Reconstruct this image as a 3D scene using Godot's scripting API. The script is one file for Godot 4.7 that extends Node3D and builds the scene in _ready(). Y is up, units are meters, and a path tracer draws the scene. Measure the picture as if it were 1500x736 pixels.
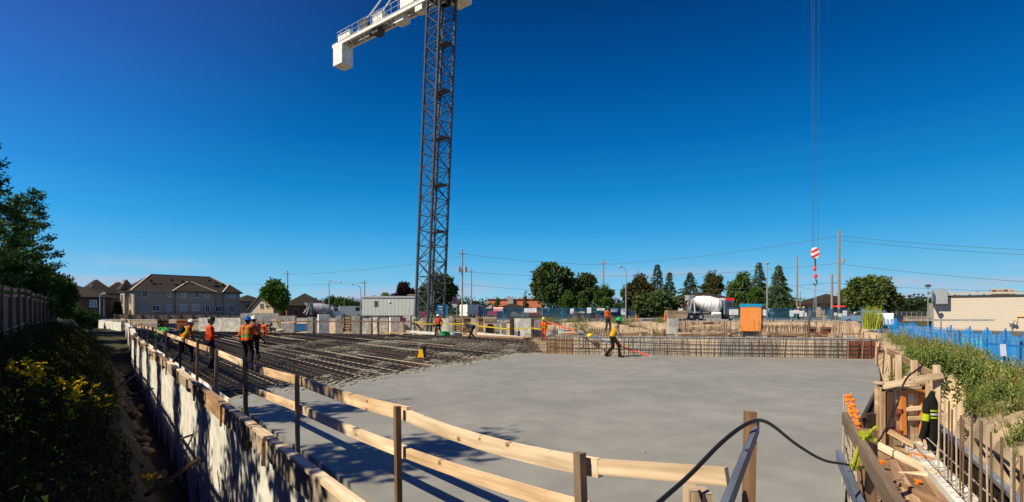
extends Node3D
# A construction site seen from just outside the near corner of a freshly poured slab.
# World: x right, y up, the camera looks along -z. Slab top is y = 0. "z" in helper arguments is the distance in front of the camera.
const F := 750.0
const HZ := 458.0
const EYE := 1.85
const EXPOSURE := 1.4
var M := {}
var T := {}
var taken := {}
var rng := RandomNumberGenerator.new()
var edge_r := [Vector2(-3, -3), Vector2(1.1, 2.0), Vector2(3.3, 5.0), Vector2(5.0, 7.5), Vector2(10.4, 14.3), Vector2(14.9, 21.7), Vector2(24, 36), Vector2(33, 52), Vector2(64, 104)]
var hill := FastNoiseLite.new()

# ------------------------------------------------------------------ mesh builder
class Sh:
	var v := PackedVector3Array()
	var n := PackedVector3Array()
	var t := PackedVector2Array()
	var c := PackedColorArray()
	var ix := PackedInt32Array()
	var col := Color.WHITE
	var uo := Vector2.ZERO
	var hold := false     # keep one grain offset through several pieces
	func vert(p: Vector3, nn: Vector3, uv := Vector2.ZERO) -> int:
		v.append(p); n.append(nn); t.append(uv + uo); c.append(col)
		return v.size() - 1
	func quad(a: Vector3, b: Vector3, cc: Vector3, d: Vector3, uw := 1.0, vw := 1.0):
		var nn := (b - a).cross(d - a).normalized()
		var k := v.size()
		vert(a, nn, Vector2(0, 0)); vert(b, nn, Vector2(uw, 0)); vert(cc, nn, Vector2(uw, vw)); vert(d, nn, Vector2(0, vw))
		ix.append_array([k, k + 2, k + 1, k, k + 3, k + 2])
	func tri(a: Vector3, b: Vector3, cc: Vector3):
		var nn := (b - a).cross(cc - a).normalized()
		var k := v.size()
		vert(a, nn); vert(b, nn, Vector2(1, 0)); vert(cc, nn, Vector2(0, 1))
		ix.append_array([k, k + 2, k + 1])
	# box with edges cut back by e; local axes from b
	func box(ctr: Vector3, s: Vector3, b := Basis.IDENTITY):
		var h := s * 0.5
		var X := b.x * h.x; var Y := b.y * h.y; var Z := b.z * h.z
		quad(ctr - X - Y + Z, ctr + X - Y + Z, ctr + X + Y + Z, ctr - X + Y + Z, s.x, s.y)
		quad(ctr + X - Y - Z, ctr - X - Y - Z, ctr - X + Y - Z, ctr + X + Y - Z, s.x, s.y)
		quad(ctr + X - Y + Z, ctr + X - Y - Z, ctr + X + Y - Z, ctr + X + Y + Z, s.z, s.y)
		quad(ctr - X - Y - Z, ctr - X - Y + Z, ctr - X + Y + Z, ctr - X + Y - Z, s.z, s.y)
		quad(ctr - X + Y + Z, ctr + X + Y + Z, ctr + X + Y - Z, ctr - X + Y - Z, s.x, s.z)
		quad(ctr - X - Y - Z, ctr + X - Y - Z, ctr + X - Y + Z, ctr - X - Y + Z, s.x, s.z)
	# bar of timber or steel from a to b: w across (horizontal), h deep (towards up); uv runs along
	func beam(a: Vector3, b: Vector3, w: float, h: float, up := Vector3.UP, caps := true):
		var d := (b - a).normalized()
		if absf(d.dot(up)) > 0.99: up = Vector3(0, 0, 1) if absf(d.z) < 0.9 else Vector3.RIGHT
		var s := d.cross(up).normalized() * (w * 0.5)
		var q := s.cross(d).normalized() * (h * 0.5)
		var l := a.distance_to(b)
		if not hold: uo = Vector2(fposmod(a.x * 7.31 + b.y * 3.7, 5.0), fposmod(a.z * 5.17 + a.y * 9.1, 3.0))
		quad(a - s * 0.98 + q, b - s * 0.98 + q, b - s * 0.98 - q + d * 0, a - s * 0.98 - q, l, h)
		quad(a + s * 0.98 - q, b + s * 0.98 - q, b + s * 0.98 + q, a + s * 0.98 + q, l, h)
		quad(a + s + q * 0.96, b + s + q * 0.96, b - s + q * 0.96, a - s + q * 0.96, l, w)
		quad(a - s - q * 0.96, b - s - q * 0.96, b + s - q * 0.96, a + s - q * 0.96, l, w)
		if caps:
			quad(a - s - q, a + s - q, a + s + q, a - s + q, w, h)
			quad(b + s - q, b - s - q, b - s + q, b + s + q, w, h)
	func tube(p: Array, r0: float, sides := 6, r1 := -1.0, caps := true):
		if r1 < 0.0: r1 = r0
		var m := p.size()
		var k0 := v.size()
		var len := 0.0
		for i in m:
			var d: Vector3 = (p[mini(i + 1, m - 1)] - p[maxi(i - 1, 0)]).normalized()
			var a := d.cross(Vector3.UP)
			if a.length() < 0.05: a = d.cross(Vector3.RIGHT)
			a = a.normalized()
			var b := a.cross(d)
			if i: len += p[i].distance_to(p[i - 1])
			var r := lerpf(r0, r1, float(i) / maxf(1, m - 1))
			for s in sides + 1:
				var an := TAU * s / sides
				var o := a * cos(an) + b * sin(an)
				vert(p[i] + o * r, o, Vector2(len, float(s) / sides * TAU * r))
		for i in m - 1:
			for s in sides:
				var q := k0 + i * (sides + 1) + s
				ix.append_array([q, q + 1, q + sides + 1, q + 1, q + sides + 2, q + sides + 1])
		if caps:
			for e in [0, m - 1]:
				var dd: Vector3 = (p[1] - p[0]).normalized() * -1.0 if e == 0 else (p[m - 1] - p[m - 2]).normalized()
				var kc := vert(p[e], dd)
				var k1 := v.size()
				for s in sides + 1: vert(v[k0 + e * (sides + 1) + s], dd)
				for s in sides: ix.append_array([kc, k1 + s, k1 + s + 1] if e else [kc, k1 + s + 1, k1 + s])
	# turned shape: profile of Vector2(radius, height along axis)
	func lathe(at: Vector3, axis: Vector3, prof: Array, sides := 16):
		axis = axis.normalized()
		var a := axis.cross(Vector3.UP)
		if a.length() < 0.05: a = axis.cross(Vector3.RIGHT)
		a = a.normalized()
		var b := a.cross(axis)
		for i in prof.size() - 1:
			var p: Vector2 = prof[i]; var q: Vector2 = prof[i + 1]
			var sl := Vector2(q.y - p.y, p.x - q.x).normalized()
			var k := v.size()
			for s in sides + 1:
				var an := TAU * s / sides
				var o := a * cos(an) + b * sin(an)
				var nn := (o * sl.x + axis * sl.y).normalized()
				vert(at + o * p.x + axis * p.y, nn, Vector2(float(s) / sides * 3.0, p.y))
				vert(at + o * q.x + axis * q.y, nn, Vector2(float(s) / sides * 3.0, q.y))
			for s in sides:
				var j := k + s * 2
				ix.append_array([j, j + 2, j + 1, j + 2, j + 3, j + 1])
	func ball(at: Vector3, r: Vector3, seg := 12, rings := 8):
		var k := v.size()
		for i in rings + 1:
			var f := PI * i / rings - PI / 2
			for s in seg + 1:
				var o := Vector3(cos(f) * cos(TAU * s / seg), sin(f), cos(f) * sin(TAU * s / seg))
				vert(at + o * r, (o / r).normalized(), Vector2(float(s) / seg, float(i) / rings))
		for i in rings:
			for s in seg:
				var q := k + i * (seg + 1) + s
				ix.append_array([q, q + 1, q + seg + 1, q + 1, q + seg + 2, q + seg + 1])
	# outline in xy pushed along z by depth, then moved by tf
	func prism(poly: PackedVector2Array, depth: float, tf := Transform3D.IDENTITY):
		if not Geometry2D.is_polygon_clockwise(poly): pass
		else: poly.reverse()
		var tr := Geometry2D.triangulate_polygon(poly)
		for f in [0, 1]:
			var nn: Vector3 = tf.basis.z.normalized() * (1.0 if f == 0 else -1.0)
			var k := v.size()
			for p in poly: vert(tf * Vector3(p.x, p.y, depth if f == 0 else 0.0), nn, p)
			for i in range(0, tr.size(), 3):
				var a := tr[i]; var b := tr[i + 1]; var d := tr[i + 2]
				var cw := (poly[b] - poly[a]).cross(poly[d] - poly[a]) < 0
				if cw == (f == 0): ix.append_array([k + a, k + b, k + d])
				else: ix.append_array([k + a, k + d, k + b])
		for i in poly.size():
			var p := poly[i]; var q := poly[(i + 1) % poly.size()]
			quad(tf * Vector3(p.x, p.y, 0), tf * Vector3(q.x, q.y, 0), tf * Vector3(q.x, q.y, depth), tf * Vector3(p.x, p.y, depth), p.distance_to(q), depth)
	func add(o: Sh, tf: Transform3D, tint = null):
		var k := v.size()
		for i in o.v.size():
			v.append(tf * o.v[i]); n.append((tf.basis * o.n[i]).normalized()); t.append(o.t[i]); c.append(o.c[i] if tint == null else tint)
		var flip := tf.basis.determinant() < 0
		for i in range(0, o.ix.size(), 3):
			if flip: ix.append_array([k + o.ix[i], k + o.ix[i + 2], k + o.ix[i + 1]])
			else: ix.append_array([k + o.ix[i], k + o.ix[i + 1], k + o.ix[i + 2]])
	func mesh() -> ArrayMesh:
		var m := ArrayMesh.new()
		if v.is_empty(): return m
		for i in range(0, ix.size(), 3):      # every face turned the way its normals point
			var a0 := ix[i]; var b0 := ix[i + 1]; var c0 := ix[i + 2]
			if (v[c0] - v[a0]).cross(v[b0] - v[a0]).dot(n[a0] + n[b0] + n[c0]) < 0.0:
				ix[i + 1] = c0; ix[i + 2] = b0
		var a := []
		a.resize(Mesh.ARRAY_MAX)
		a[Mesh.ARRAY_VERTEX] = v; a[Mesh.ARRAY_NORMAL] = n; a[Mesh.ARRAY_TEX_UV] = t; a[Mesh.ARRAY_COLOR] = c; a[Mesh.ARRAY_INDEX] = ix
		m.add_surface_from_arrays(Mesh.PRIMITIVE_TRIANGLES, a)
		return m

# ------------------------------------------------------------------ scene helpers
func pt(px: float, py: float, z: float) -> Vector3:
	return Vector3((px - 750.0) / F * z, EYE + (HZ - py) / F * z, -z)
func gp(px: float, z: float, h: float) -> Vector3:
	return Vector3((px - 750.0) / F * z, h, -z)
func R(a: float, b: float) -> float:
	return rng.randf_range(a, b)
func numbered(s: String) -> String:
	if not taken.has(s):
		taken[s] = 0
		return s
	taken[s] += 1
	return "%s_%03d" % [s, taken[s]]
func tag(o: Node, label := "", category := "", group := "", kind := "") -> Node:
	if label: o.set_meta("label", label)
	if category: o.set_meta("category", category)
	if group: o.set_meta("group", group)
	if kind: o.set_meta("kind", kind)
	return o
func thing(called: String, label: String, category: String, at := Vector3.ZERO, turn := 0.0, group := "") -> Node3D:
	var o := Node3D.new()
	o.name = numbered(called)
	add_child(o, true)
	o.position = at
	o.rotation.y = turn
	tag(o, label, category, group)
	return o
func part(s, called: String, m: Material, parent: Node) -> MeshInstance3D:
	var o := MeshInstance3D.new()
	o.mesh = s.mesh() if s is Sh else s
	o.material_override = m
	var k := "%d/%s" % [parent.get_instance_id(), called]
	taken[k] = taken.get(k, -1) + 1
	o.name = called if taken[k] == 0 else "%s_%03d" % [called, taken[k]]
	parent.add_child(o, true)
	return o
func single(s, called: String, m: Material, label: String, category: String, at := Vector3.ZERO, turn := 0.0, group := "") -> MeshInstance3D:
	var o := part(s, numbered(called), m, self)
	o.position = at
	o.rotation.y = turn
	tag(o, label, category, group)
	return o
func struct(s, called: String, m: Material, label := "") -> MeshInstance3D:
	var o := part(s, numbered(called), m, self)
	tag(o, label, "", "", "structure")
	return o
func copy(o: Node3D, label: String, at: Vector3, turn := 0.0, sc := 1.0) -> Node3D:
	var c: Node3D = o.duplicate()
	var base := String(o.name)
	if base.length() > 4 and base[-4] == "_": base = base.substr(0, base.length() - 4)
	c.name = numbered(base)
	add_child(c, true)
	c.position = at
	c.rotation = Vector3(0, turn, 0)
	c.scale = Vector3.ONE * sc
	c.set_meta("label", label)
	return c
func swarm(mesh: Mesh, tfs: Array, cols: Array, called: String, m: Material, parent: Node) -> MultiMeshInstance3D:
	var mm := MultiMesh.new()
	mm.transform_format = MultiMesh.TRANSFORM_3D
	mm.use_colors = cols.size() > 0
	mm.mesh = mesh
	mm.instance_count = tfs.size()
	for i in tfs.size():
		mm.set_instance_transform(i, tfs[i])
		if cols.size(): mm.set_instance_color(i, cols[i])
	var o := MultiMeshInstance3D.new()
	o.multimesh = mm
	o.material_override = m
	o.name = numbered(called) if parent == self else called
	parent.add_child(o, true)
	o.set_meta("kind", "stuff")
	return o

# ------------------------------------------------------------------ materials
func noise_tex(called: String, kind: int, freq: float, lo: float, hi: float, oct := 4, size := 512, sx := 1.0):
	var nz := FastNoiseLite.new()
	nz.seed = called.hash() % 1000
	nz.noise_type = kind
	nz.frequency = freq
	nz.fractal_octaves = oct
	if sx != 1.0:  # stretched along u (wood grain): computed by hand
		var im := Image.create(size, size, false, Image.FORMAT_RGB8)
		for y in size:
			for x in size:
				var a := TAU * x / size
				var g := nz.get_noise_3d(cos(a) * size / TAU / sx, sin(a) * size / TAU / sx, y)
				var g2 := nz.get_noise_3d(cos(a) * size / TAU / sx * 0.4, y * 0.18, 77.0 + sin(a) * size / TAU / sx * 0.4)
				var q := clampf(0.5 + g * 0.45 + g2 * 0.5, 0, 1)
				var b := lerpf(lo, hi, q)
				im.set_pixel(x, y, Color(b, b * lerpf(0.95, 1.0, q), b * lerpf(0.90, 1.0, q)))
		var kr := RandomNumberGenerator.new()
		kr.seed = 3
		for k in 46:      # knots
			var cx := kr.randi() % size; var cy := kr.randi() % size; var rr := kr.randf_range(1.2, 3.2)
			for y in range(-9, 10):
				for x in range(-16, 17):
					var q := sqrt(pow(x / 1.7, 2) + y * y) / rr
					if q < 1.6:
						var px := posmod(cx + x, size); var py := posmod(cy + y, size)
						im.set_pixel(px, py, im.get_pixel(px, py).lerp(Color(0.36, 0.25, 0.16), clampf(1.5 - q, 0, 0.6)))
		T[called] = ImageTexture.create_from_image(im)
		return
	var tx := NoiseTexture2D.new()
	tx.width = size; tx.height = size; tx.seamless = true; tx.noise = nz
	var gr := Gradient.new()
	gr.set_color(0, Color(lo, lo, lo)); gr.set_color(1, Color(hi, hi, hi))
	gr.set_offset(0, 0.15); gr.set_offset(1, 0.85)
	tx.color_ramp = gr
	T[called] = tx
func mat(called: String, r: float, g: float, b: float, rough := 0.8, tex := "", sc := 1.0, tri := true, bump := 0.0, bumptex := "") -> StandardMaterial3D:
	var m := StandardMaterial3D.new()
	m.resource_name = called
	var up: float = {"fine": 1.4, "coarse": 1.2, "patch": 1.15, "grit": 1.5, "wood": 1.45}.get(tex, 1.0)   # undo the mean of the grain texture
	m.albedo_color = Color(minf(r * up, 1), minf(g * up, 1), minf(b * up, 1)).linear_to_srgb()
	m.roughness = rough
	m.metallic_specular = 0.35
	m.vertex_color_use_as_albedo = true
	if tex:
		m.albedo_texture = T[tex]
		m.uv1_scale = Vector3.ONE * sc
		if tri:
			m.uv1_triplanar = true
			m.uv1_world_triplanar = true
	if bump > 0.0:
		m.heightmap_enabled = true
		m.heightmap_texture = T[bumptex if bumptex else tex]
		m.heightmap_scale = bump
		m.uv1_scale = Vector3.ONE * sc
		if tri:
			m.uv1_triplanar = true
			m.uv1_world_triplanar = true
	M[called] = m
	return m
func detail(m: StandardMaterial3D, tex: String):
	m.detail_enabled = true
	m.detail_albedo = T[tex]
	m.detail_blend_mode = BaseMaterial3D.BLEND_MODE_MUL
func materials():
	noise_tex("fine", FastNoiseLite.TYPE_SIMPLEX, 0.06, 0.62, 1.0, 5)
	noise_tex("coarse", FastNoiseLite.TYPE_SIMPLEX, 0.012, 0.8, 1.0, 5)
	noise_tex("patch", FastNoiseLite.TYPE_SIMPLEX_SMOOTH, 0.006, 0.93, 1.0, 5)
	noise_tex("faint", FastNoiseLite.TYPE_SIMPLEX, 0.03, 0.93, 1.0, 4)
	noise_tex("grit", FastNoiseLite.TYPE_CELLULAR, 0.09, 0.55, 1.0, 3)
	noise_tex("wood", FastNoiseLite.TYPE_SIMPLEX, 0.05, 0.6, 1.0, 4, 512, 14.0)
	mat("concrete", 0.238, 0.243, 0.233, 0.6, "patch", 0.07)
	mat("rough_concrete", 0.27, 0.275, 0.245, 0.9, "fine", 0.8, true, 1.0)
	mat("old_concrete", 0.42, 0.42, 0.39, 0.85, "coarse", 0.25)
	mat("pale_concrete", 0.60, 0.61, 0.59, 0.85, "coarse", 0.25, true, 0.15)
	mat("bar_board", 0.40, 0.34, 0.28, 0.85, "coarse", 0.6)
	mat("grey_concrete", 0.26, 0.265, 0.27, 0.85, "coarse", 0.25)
	mat("deck_ply", 0.035, 0.028, 0.023, 0.7, "coarse", 0.5)
	mat("lumber", 0.60, 0.46, 0.31, 0.75, "wood", 0.45, false)
	mat("lumber_pale", 0.62, 0.52, 0.39, 0.75, "wood", 0.45, false)
	mat("lumber_old", 0.30, 0.20, 0.125, 0.8, "wood", 0.5, false)
	mat("lumber_grey", 0.29, 0.235, 0.18, 0.8, "wood", 0.5, false)
	mat("lumber_dark", 0.115, 0.07, 0.048, 0.75, "wood", 0.5, false)
	mat("lumber_sky_tint", 0.10, 0.13, 0.20, 0.6, "wood", 0.5, false)  # grey wood with the blue of sky light mixed into its colour
	mat("formply", 0.42, 0.30, 0.19, 0.75, "wood", 0.3, false)
	mat("orange_ply", 0.66, 0.235, 0.055, 0.7, "faint", 0.6)
	mat("red_form", 0.25, 0.075, 0.045, 0.7, "coarse", 0.6)
	mat("rebar", 0.16, 0.105, 0.07, 0.65, "fine", 2.0)
	mat("rebar_pale", 0.46, 0.40, 0.32, 0.5, "fine", 2.0)
	mat("rebar_dark", 0.095, 0.078, 0.065, 0.6)
	mat("steel", 0.085, 0.095, 0.105, 0.45, "coarse", 0.5)
	mat("white_steel", 0.8, 0.8, 0.76, 0.35, "coarse", 0.3)
	mat("galv", 0.42, 0.44, 0.46, 0.45, "coarse", 0.6)
	mat("soil", 0.75, 0.75, 0.75, 0.95, "coarse", 0.25, true, 0.6, "fine")
	mat("asphalt", 0.11, 0.11, 0.11, 0.9, "coarse", 0.3, true, 0.6, "fine")
	mat("paint", 1, 1, 1, 0.4)
	mat("gloss", 1, 1, 1, 0.22)
	mat("matte", 1, 1, 1, 0.85)
	mat("cloth", 1, 1, 1, 0.9, "fine", 3.0)
	mat("stucco", 0.37, 0.315, 0.255, 0.9, "faint", 0.3)
	mat("stucco_pale", 0.58, 0.48, 0.36, 0.9, "faint", 0.3)
	mat("brick_red", 0.22, 0.085, 0.05, 0.9, "fine", 0.6)
	mat("brick_brown", 0.16, 0.075, 0.055, 0.9, "fine", 0.6)
	mat("shingle", 0.036, 0.029, 0.026, 0.9, "grit", 0.35, true, 1.0)
	mat("trim", 0.42, 0.38, 0.32, 0.6)
	mat("beige_block", 0.58, 0.53, 0.45, 0.9, "faint", 0.2)
	mat("glass_dark", 0.03, 0.035, 0.045, 0.08)
	mat("glass_sky", 0.20, 0.26, 0.30, 0.08)
	mat("black_rubber", 0.012, 0.012, 0.014, 0.5)
	mat("bark", 0.09, 0.065, 0.045, 0.95, "fine", 1.2, true, 2.0)
	mat("pole_wood", 0.30, 0.25, 0.19, 0.9, "fine", 1.0)
	var lf := mat("leaf", 1, 1, 1, 0.8)
	lf.metallic_specular = 0.12
	lf.backlight_enabled = true
	lf.backlight = Color(0.14, 0.20, 0.04).linear_to_srgb()
	var nd := mat("needle", 1, 1, 1, 0.7)
	var net := mat("blue_net", 0.012, 0.17, 0.50, 0.7)
	net.backlight_enabled = true
	net.backlight = Color(0.01, 0.08, 0.22).linear_to_srgb()
	detail(M.concrete, "faint")
	M.steel.metallic = 0.4
	M.galv.metallic = 0.5

# ------------------------------------------------------------------ the lie of the land
func xr(z: float) -> float:
	for i in edge_r.size() - 1:
		if z <= edge_r[i + 1].y or i == edge_r.size() - 2:
			return lerpf(edge_r[i].x, edge_r[i + 1].x, (z - edge_r[i].y) / (edge_r[i + 1].y - edge_r[i].y))
	return 0.0
func uu(x: float, z: float) -> float:   # metres to the right of the left wall's outer face
	return (x + 0.8 * z - 2.6) / 1.2806
func vv(x: float, z: float) -> float:   # metres along that wall, away from the camera
	return -(x - 2.6) * 0.6247 + z * 0.7809
func uv2(u: float, v: float, h := 0.0) -> Vector3:
	return Vector3(2.6 + u * 0.7809 - v * 0.6247, h, -(u * 0.6247 + v * 0.7809))
func ramp(x: float, pts: Array) -> float:
	if x <= pts[0]: return pts[1]
	for i in range(2, pts.size(), 2):
		if x <= pts[i]: return lerpf(pts[i - 1], pts[i + 1], (x - pts[i - 2]) / (pts[i] - pts[i - 2]))
	return pts[-1]
func gh(x: float, z: float) -> float:
	var u := uu(x, z)
	var w := (x - xr(z)) * 0.8
	var n := hill.get_noise_2d(x * 3.0, z * 3.0)
	var far := 0.8
	if u < 0.0:
		var v := vv(x, z)
		var d := -u
		var deep := ramp(v, [48, -3.4, 62, -1.2, 72, -0.4, 90, 0.0])
		var k := smoothstep(42, 54, v)
		var h := ramp(d, [0.55 + 2.2 * k, deep, 1.0 + 2.1 * k, deep * 0.66, 1.9 + 1.9 * k, minf(-0.5, deep * 0.2), 4.6, 1.0, 12, 1.05])
		h = lerpf(h, 0.0, smoothstep(62, 95, z))
		return h + n * 0.16 * smoothstep(0.5, 1.2, d)
	if w > 0.0 and z < 62.0:
		var nearp := ramp(w, [0.02, -1.7, 1.5, -1.7, 1.56, -0.15, 2.1, 0.2, 3.0, 0.36, 5.0, 0.0, 11, -0.95])
		var farp := ramp(w, [0.05, -0.45, 0.12, -0.1, 0.62, 0.40, 1.5, 0.38, 3.0, 0.0, 6, -0.5, 9, -0.75, 14, -0.95])
		var h2 := lerpf(nearp, farp, smoothstep(11.5, 12.5, z))
		h2 = lerpf(h2, 0.35 if w > 2.0 else 0.8, smoothstep(44, 60, z) * (1.0 - smoothstep(6, 14, w)))
		return h2 + n * 0.12 * smoothstep(0.3, 1.0, w) * (1.0 - smoothstep(5, 10, w))
	if z < 62.0:
		var s := smoothstep(44.0, 53.0, z + n * 1.5) if x > -2.0 else smoothstep(53.0, 62.0, z)
		return lerpf(-0.45, far, s) + n * 0.15
	var right := smoothstep(0.62, 0.8, x / z) * (1.0 - smoothstep(95, 140, z))
	return lerpf(far, -0.95, right)
func on(px: float, z: float) -> Vector3:   # on the ground, z metres away in the direction of column px
	var x := (px - 750.0) / F * z
	return Vector3(x, gh(x, z), -z)

func sky_image() -> ImageTexture:
	var W := 1024; var H := 512
	var im := Image.create(W, H, false, Image.FORMAT_RGBF)
	var st := [[0.0, Color8(172, 208, 226)], [1.2, Color8(156, 206, 229)], [3.0, Color8(126, 195, 230)], [6.0, Color8(86, 177, 228)], [9.0, Color8(48, 157, 221)], [13.0, Color8(22, 132, 203)], [18.0, Color8(5, 106, 181)], [24.0, Color8(1, 82, 152)], [31.0, Color8(1, 60, 122)], [45.0, Color8(2, 44, 96)], [90.0, Color8(2, 32, 74)]]
	var nz := FastNoiseLite.new()
	nz.frequency = 0.011
	nz.fractal_octaves = 5
	for y in H:
		var el := 90.0 - 180.0 * (y + 0.5) / H
		var k := 1
		while k < st.size() - 1 and st[k][0] < el: k += 1
		var f := clampf((el - st[k - 1][0]) / (st[k][0] - st[k - 1][0]), 0, 1)
		var c: Color = st[k - 1][1].srgb_to_linear().lerp(st[k][1].srgb_to_linear(), f)
		if el < 0.0: c = Color(0.16, 0.15, 0.13)
		for x in W:
			var az := TAU * x / W      # 0 straight ahead (-z), growing to the right
			var d := cos(deg_to_rad(el)) * (-0.86 * sin(az) - 0.51 * cos(az)) * 0.71 + sin(deg_to_rad(el)) * 0.71
			var o := c * (1.02 + 0.24 * smoothstep(0.06, 0.6, d)) + Color(0.035, 0.022, 0.11) * smoothstep(0.08, 0.6, d)
			if el > 0.0 and el < 7.0:  # thin lavender streaks of cloud low over the horizon
				var g := nz.get_noise_3d(cos(az) * 240.0, sin(az) * 240.0, el * 42.0)
				var a := smoothstep(0.02, 0.38, g) * smoothstep(0.3, 1.2, el) * (1.0 - smoothstep(3.0, 5.5, el))
				o = o.lerp(Color8(176, 190, 216).srgb_to_linear(), a * 0.75)
			im.set_pixel(x, y, o)
	return ImageTexture.create_from_image(im)

func set_stage():
	var cam := Camera3D.new()
	cam.name = "camera"
	cam.projection = Camera3D.PROJECTION_FRUSTUM
	cam.near = 0.05
	cam.far = 4000.0
	cam.size = 2.0 * cam.near * 368.0 / F       # vertical extent on the near plane
	cam.frustum_offset = Vector2(0, cam.near * (HZ - 368.0) / F)
	cam.position = Vector3(0, EYE, 0)
	add_child(cam)
	cam.current = true
	var we := WorldEnvironment.new()
	we.name = "world_environment"
	var en := Environment.new()
	var sk := Sky.new()
	var pm := PanoramaSkyMaterial.new()
	pm.panorama = sky_image()
	sk.sky_material = pm
	en.sky = sk
	en.background_mode = Environment.BG_SKY
	en.tonemap_mode = Environment.TONE_MAPPER_LINEAR
	en.tonemap_exposure = EXPOSURE
	en.background_energy_multiplier = 1.0 / EXPOSURE
	en.ambient_light_source = Environment.AMBIENT_SOURCE_SKY
	en.sdfgi_enabled = true
	en.ssao_enabled = true
	en.ssil_enabled = true
	we.environment = en
	add_child(we)
	var sun := DirectionalLight3D.new()
	sun.name = "sun"
	sun.light_energy = 1.6
	sun.light_color = Color(1.0, 0.93, 0.80)
	sun.light_angular_distance = 0.5
	sun.shadow_enabled = true
	add_child(sun)
	var to := Vector3(-0.86, 0, 0.51).normalized() * cos(deg_to_rad(45)) + Vector3.UP * sin(deg_to_rad(45))
	sun.look_at_from_position(to * 50, Vector3.ZERO)

# ------------------------------------------------------------------ ground
func lines(a: float, b: float, s: float, far: float) -> PackedFloat32Array:
	var o := PackedFloat32Array()
	var x := a
	while x <= b:
		o.append(x)
		x += s
	var st := s
	while x < far:
		o.append(x)
		st *= 1.35
		x += st
	o.append(far)
	var y := a
	st = s
	var lo := PackedFloat32Array()
	while y > -far:
		st *= 1.35
		y -= st
		lo.append(y)
	lo.reverse()
	lo.append_array(o)
	return lo
func ground():
	hill.frequency = 0.08
	hill.fractal_octaves = 4
	var xs := lines(-46, 32, 0.4, 1500)
	var zs := lines(-6, 66, 0.4, 1500)
	# finer lines where the right-hand trench lies
	var s := Sh.new()
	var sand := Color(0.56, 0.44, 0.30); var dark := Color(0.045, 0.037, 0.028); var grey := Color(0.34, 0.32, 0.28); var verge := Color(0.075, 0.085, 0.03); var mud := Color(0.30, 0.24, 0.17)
	for z in zs:
		for x in xs:
			var u := uu(x, z); var w := (x - xr(z)) * 0.8
			var h := gh(x, z)
			if u > 0.7 and w < -1.0 and z < 36: h = -0.9
			var n := hill.get_noise_2d(x * 0.9 + 40, z * 0.9)
			var c := grey.lerp(verge, smoothstep(-0.02, 0.2, n))
			if z < 62: c = mud.lerp(sand, smoothstep(-0.2, 0.2, n))
			if z > 43 and z < 66 and x > -6: c = sand.lerp(grey, smoothstep(50, 60, z))
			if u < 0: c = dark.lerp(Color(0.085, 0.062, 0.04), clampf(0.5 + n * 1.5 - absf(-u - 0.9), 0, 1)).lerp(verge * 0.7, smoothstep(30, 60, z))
			if w > 0 and z < 62: c = sand.lerp(Color(0.66, 0.51, 0.34), clampf(0.5 + n * 2, 0, 1)).lerp(Color(0.20, 0.19, 0.11), smoothstep(3.2, 5.0, w) * 0.8)
			if z > 90: c = verge.lerp(Color(0.10, 0.10, 0.05), clampf(0.5 + n, 0, 1))
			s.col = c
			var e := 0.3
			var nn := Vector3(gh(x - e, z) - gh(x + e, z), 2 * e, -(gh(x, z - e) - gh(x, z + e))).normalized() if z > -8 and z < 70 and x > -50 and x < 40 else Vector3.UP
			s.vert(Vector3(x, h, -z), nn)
	var W := xs.size()
	for j in zs.size() - 1:
		for i in W - 1:
			var a := j * W + i
			s.ix.append_array([a, a + 1, a + W, a + 1, a + W + 1, a + W])
	struct(s, "ground", M.soil)
	# road beyond the site, and the car park beside the beige building
	var rd := Sh.new()
	var y := 0.83
	rd.quad(Vector3(-130, y, -66), Vector3(62, y, -66), Vector3(62, y, -80), Vector3(-130, y, -80))
	struct(rd, "road", M.asphalt)
	var ln := Sh.new()
	ln.col = Color(0.75, 0.72, 0.6)
	for i in 24: ln.box(Vector3(-120 + i * 7.4, y + 0.006, -73), Vector3(3.0, 0.006, 0.14))
	struct(ln, "road_marking", M.matte)
	var kb := Sh.new()
	kb.box(Vector3(-34, y + 0.03, -65.8), Vector3(192, 0.22, 0.3))
	kb.box(Vector3(-34, y + 0.03, -80.2), Vector3(192, 0.22, 0.3))
	struct(kb, "kerb", M.old_concrete)
	var pk := Sh.new()
	pk.quad(Vector3(40, -0.90, -52), Vector3(130, -0.90, -52), Vector3(130, -0.90, -92), Vector3(58, -0.90, -92))
	struct(pk, "car_park", M.asphalt)
	var lot := Sh.new()
	lot.quad(Vector3(20, 0.835, -84), Vector3(75, 0.835, -84), Vector3(75, 0.835, -104), Vector3(20, 0.835, -104))
	struct(lot, "plaza_car_park", M.asphalt)

# ------------------------------------------------------------------ slab, mat of bars, left wall
func flat(poly: Array, y: float, thick: float, cell := 0.0) -> Sh:
	var s := Sh.new()
	var pv := PackedVector2Array()
	for p in poly: pv.append(Vector2(p.x, -p.y))  # x, world z
	if Geometry2D.is_polygon_clockwise(pv): pv.reverse()
	var tr := Geometry2D.triangulate_polygon(pv)
	for f in [0, 1]:
		var k := s.v.size()
		for p in pv: s.vert(Vector3(p.x, y - f * thick, p.y), Vector3.UP if f == 0 else Vector3.DOWN)
		for i in range(0, tr.size(), 3): s.ix.append_array([k + tr[i], k + tr[i + 1], k + tr[i + 2]])
	for i in pv.size():
		var p := pv[i]; var q := pv[(i + 1) % pv.size()]
		s.quad(Vector3(p.x, y, p.y), Vector3(q.x, y, q.y), Vector3(q.x, y - thick, q.y), Vector3(p.x, y - thick, p.y))
	return s
func u_poly(v: float, u := 0.0) -> Vector2:
	var p := uv2(u, v)
	return Vector2(p.x, -p.z)
var pour := []      # the ragged front of the pour, (x, z)
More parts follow.
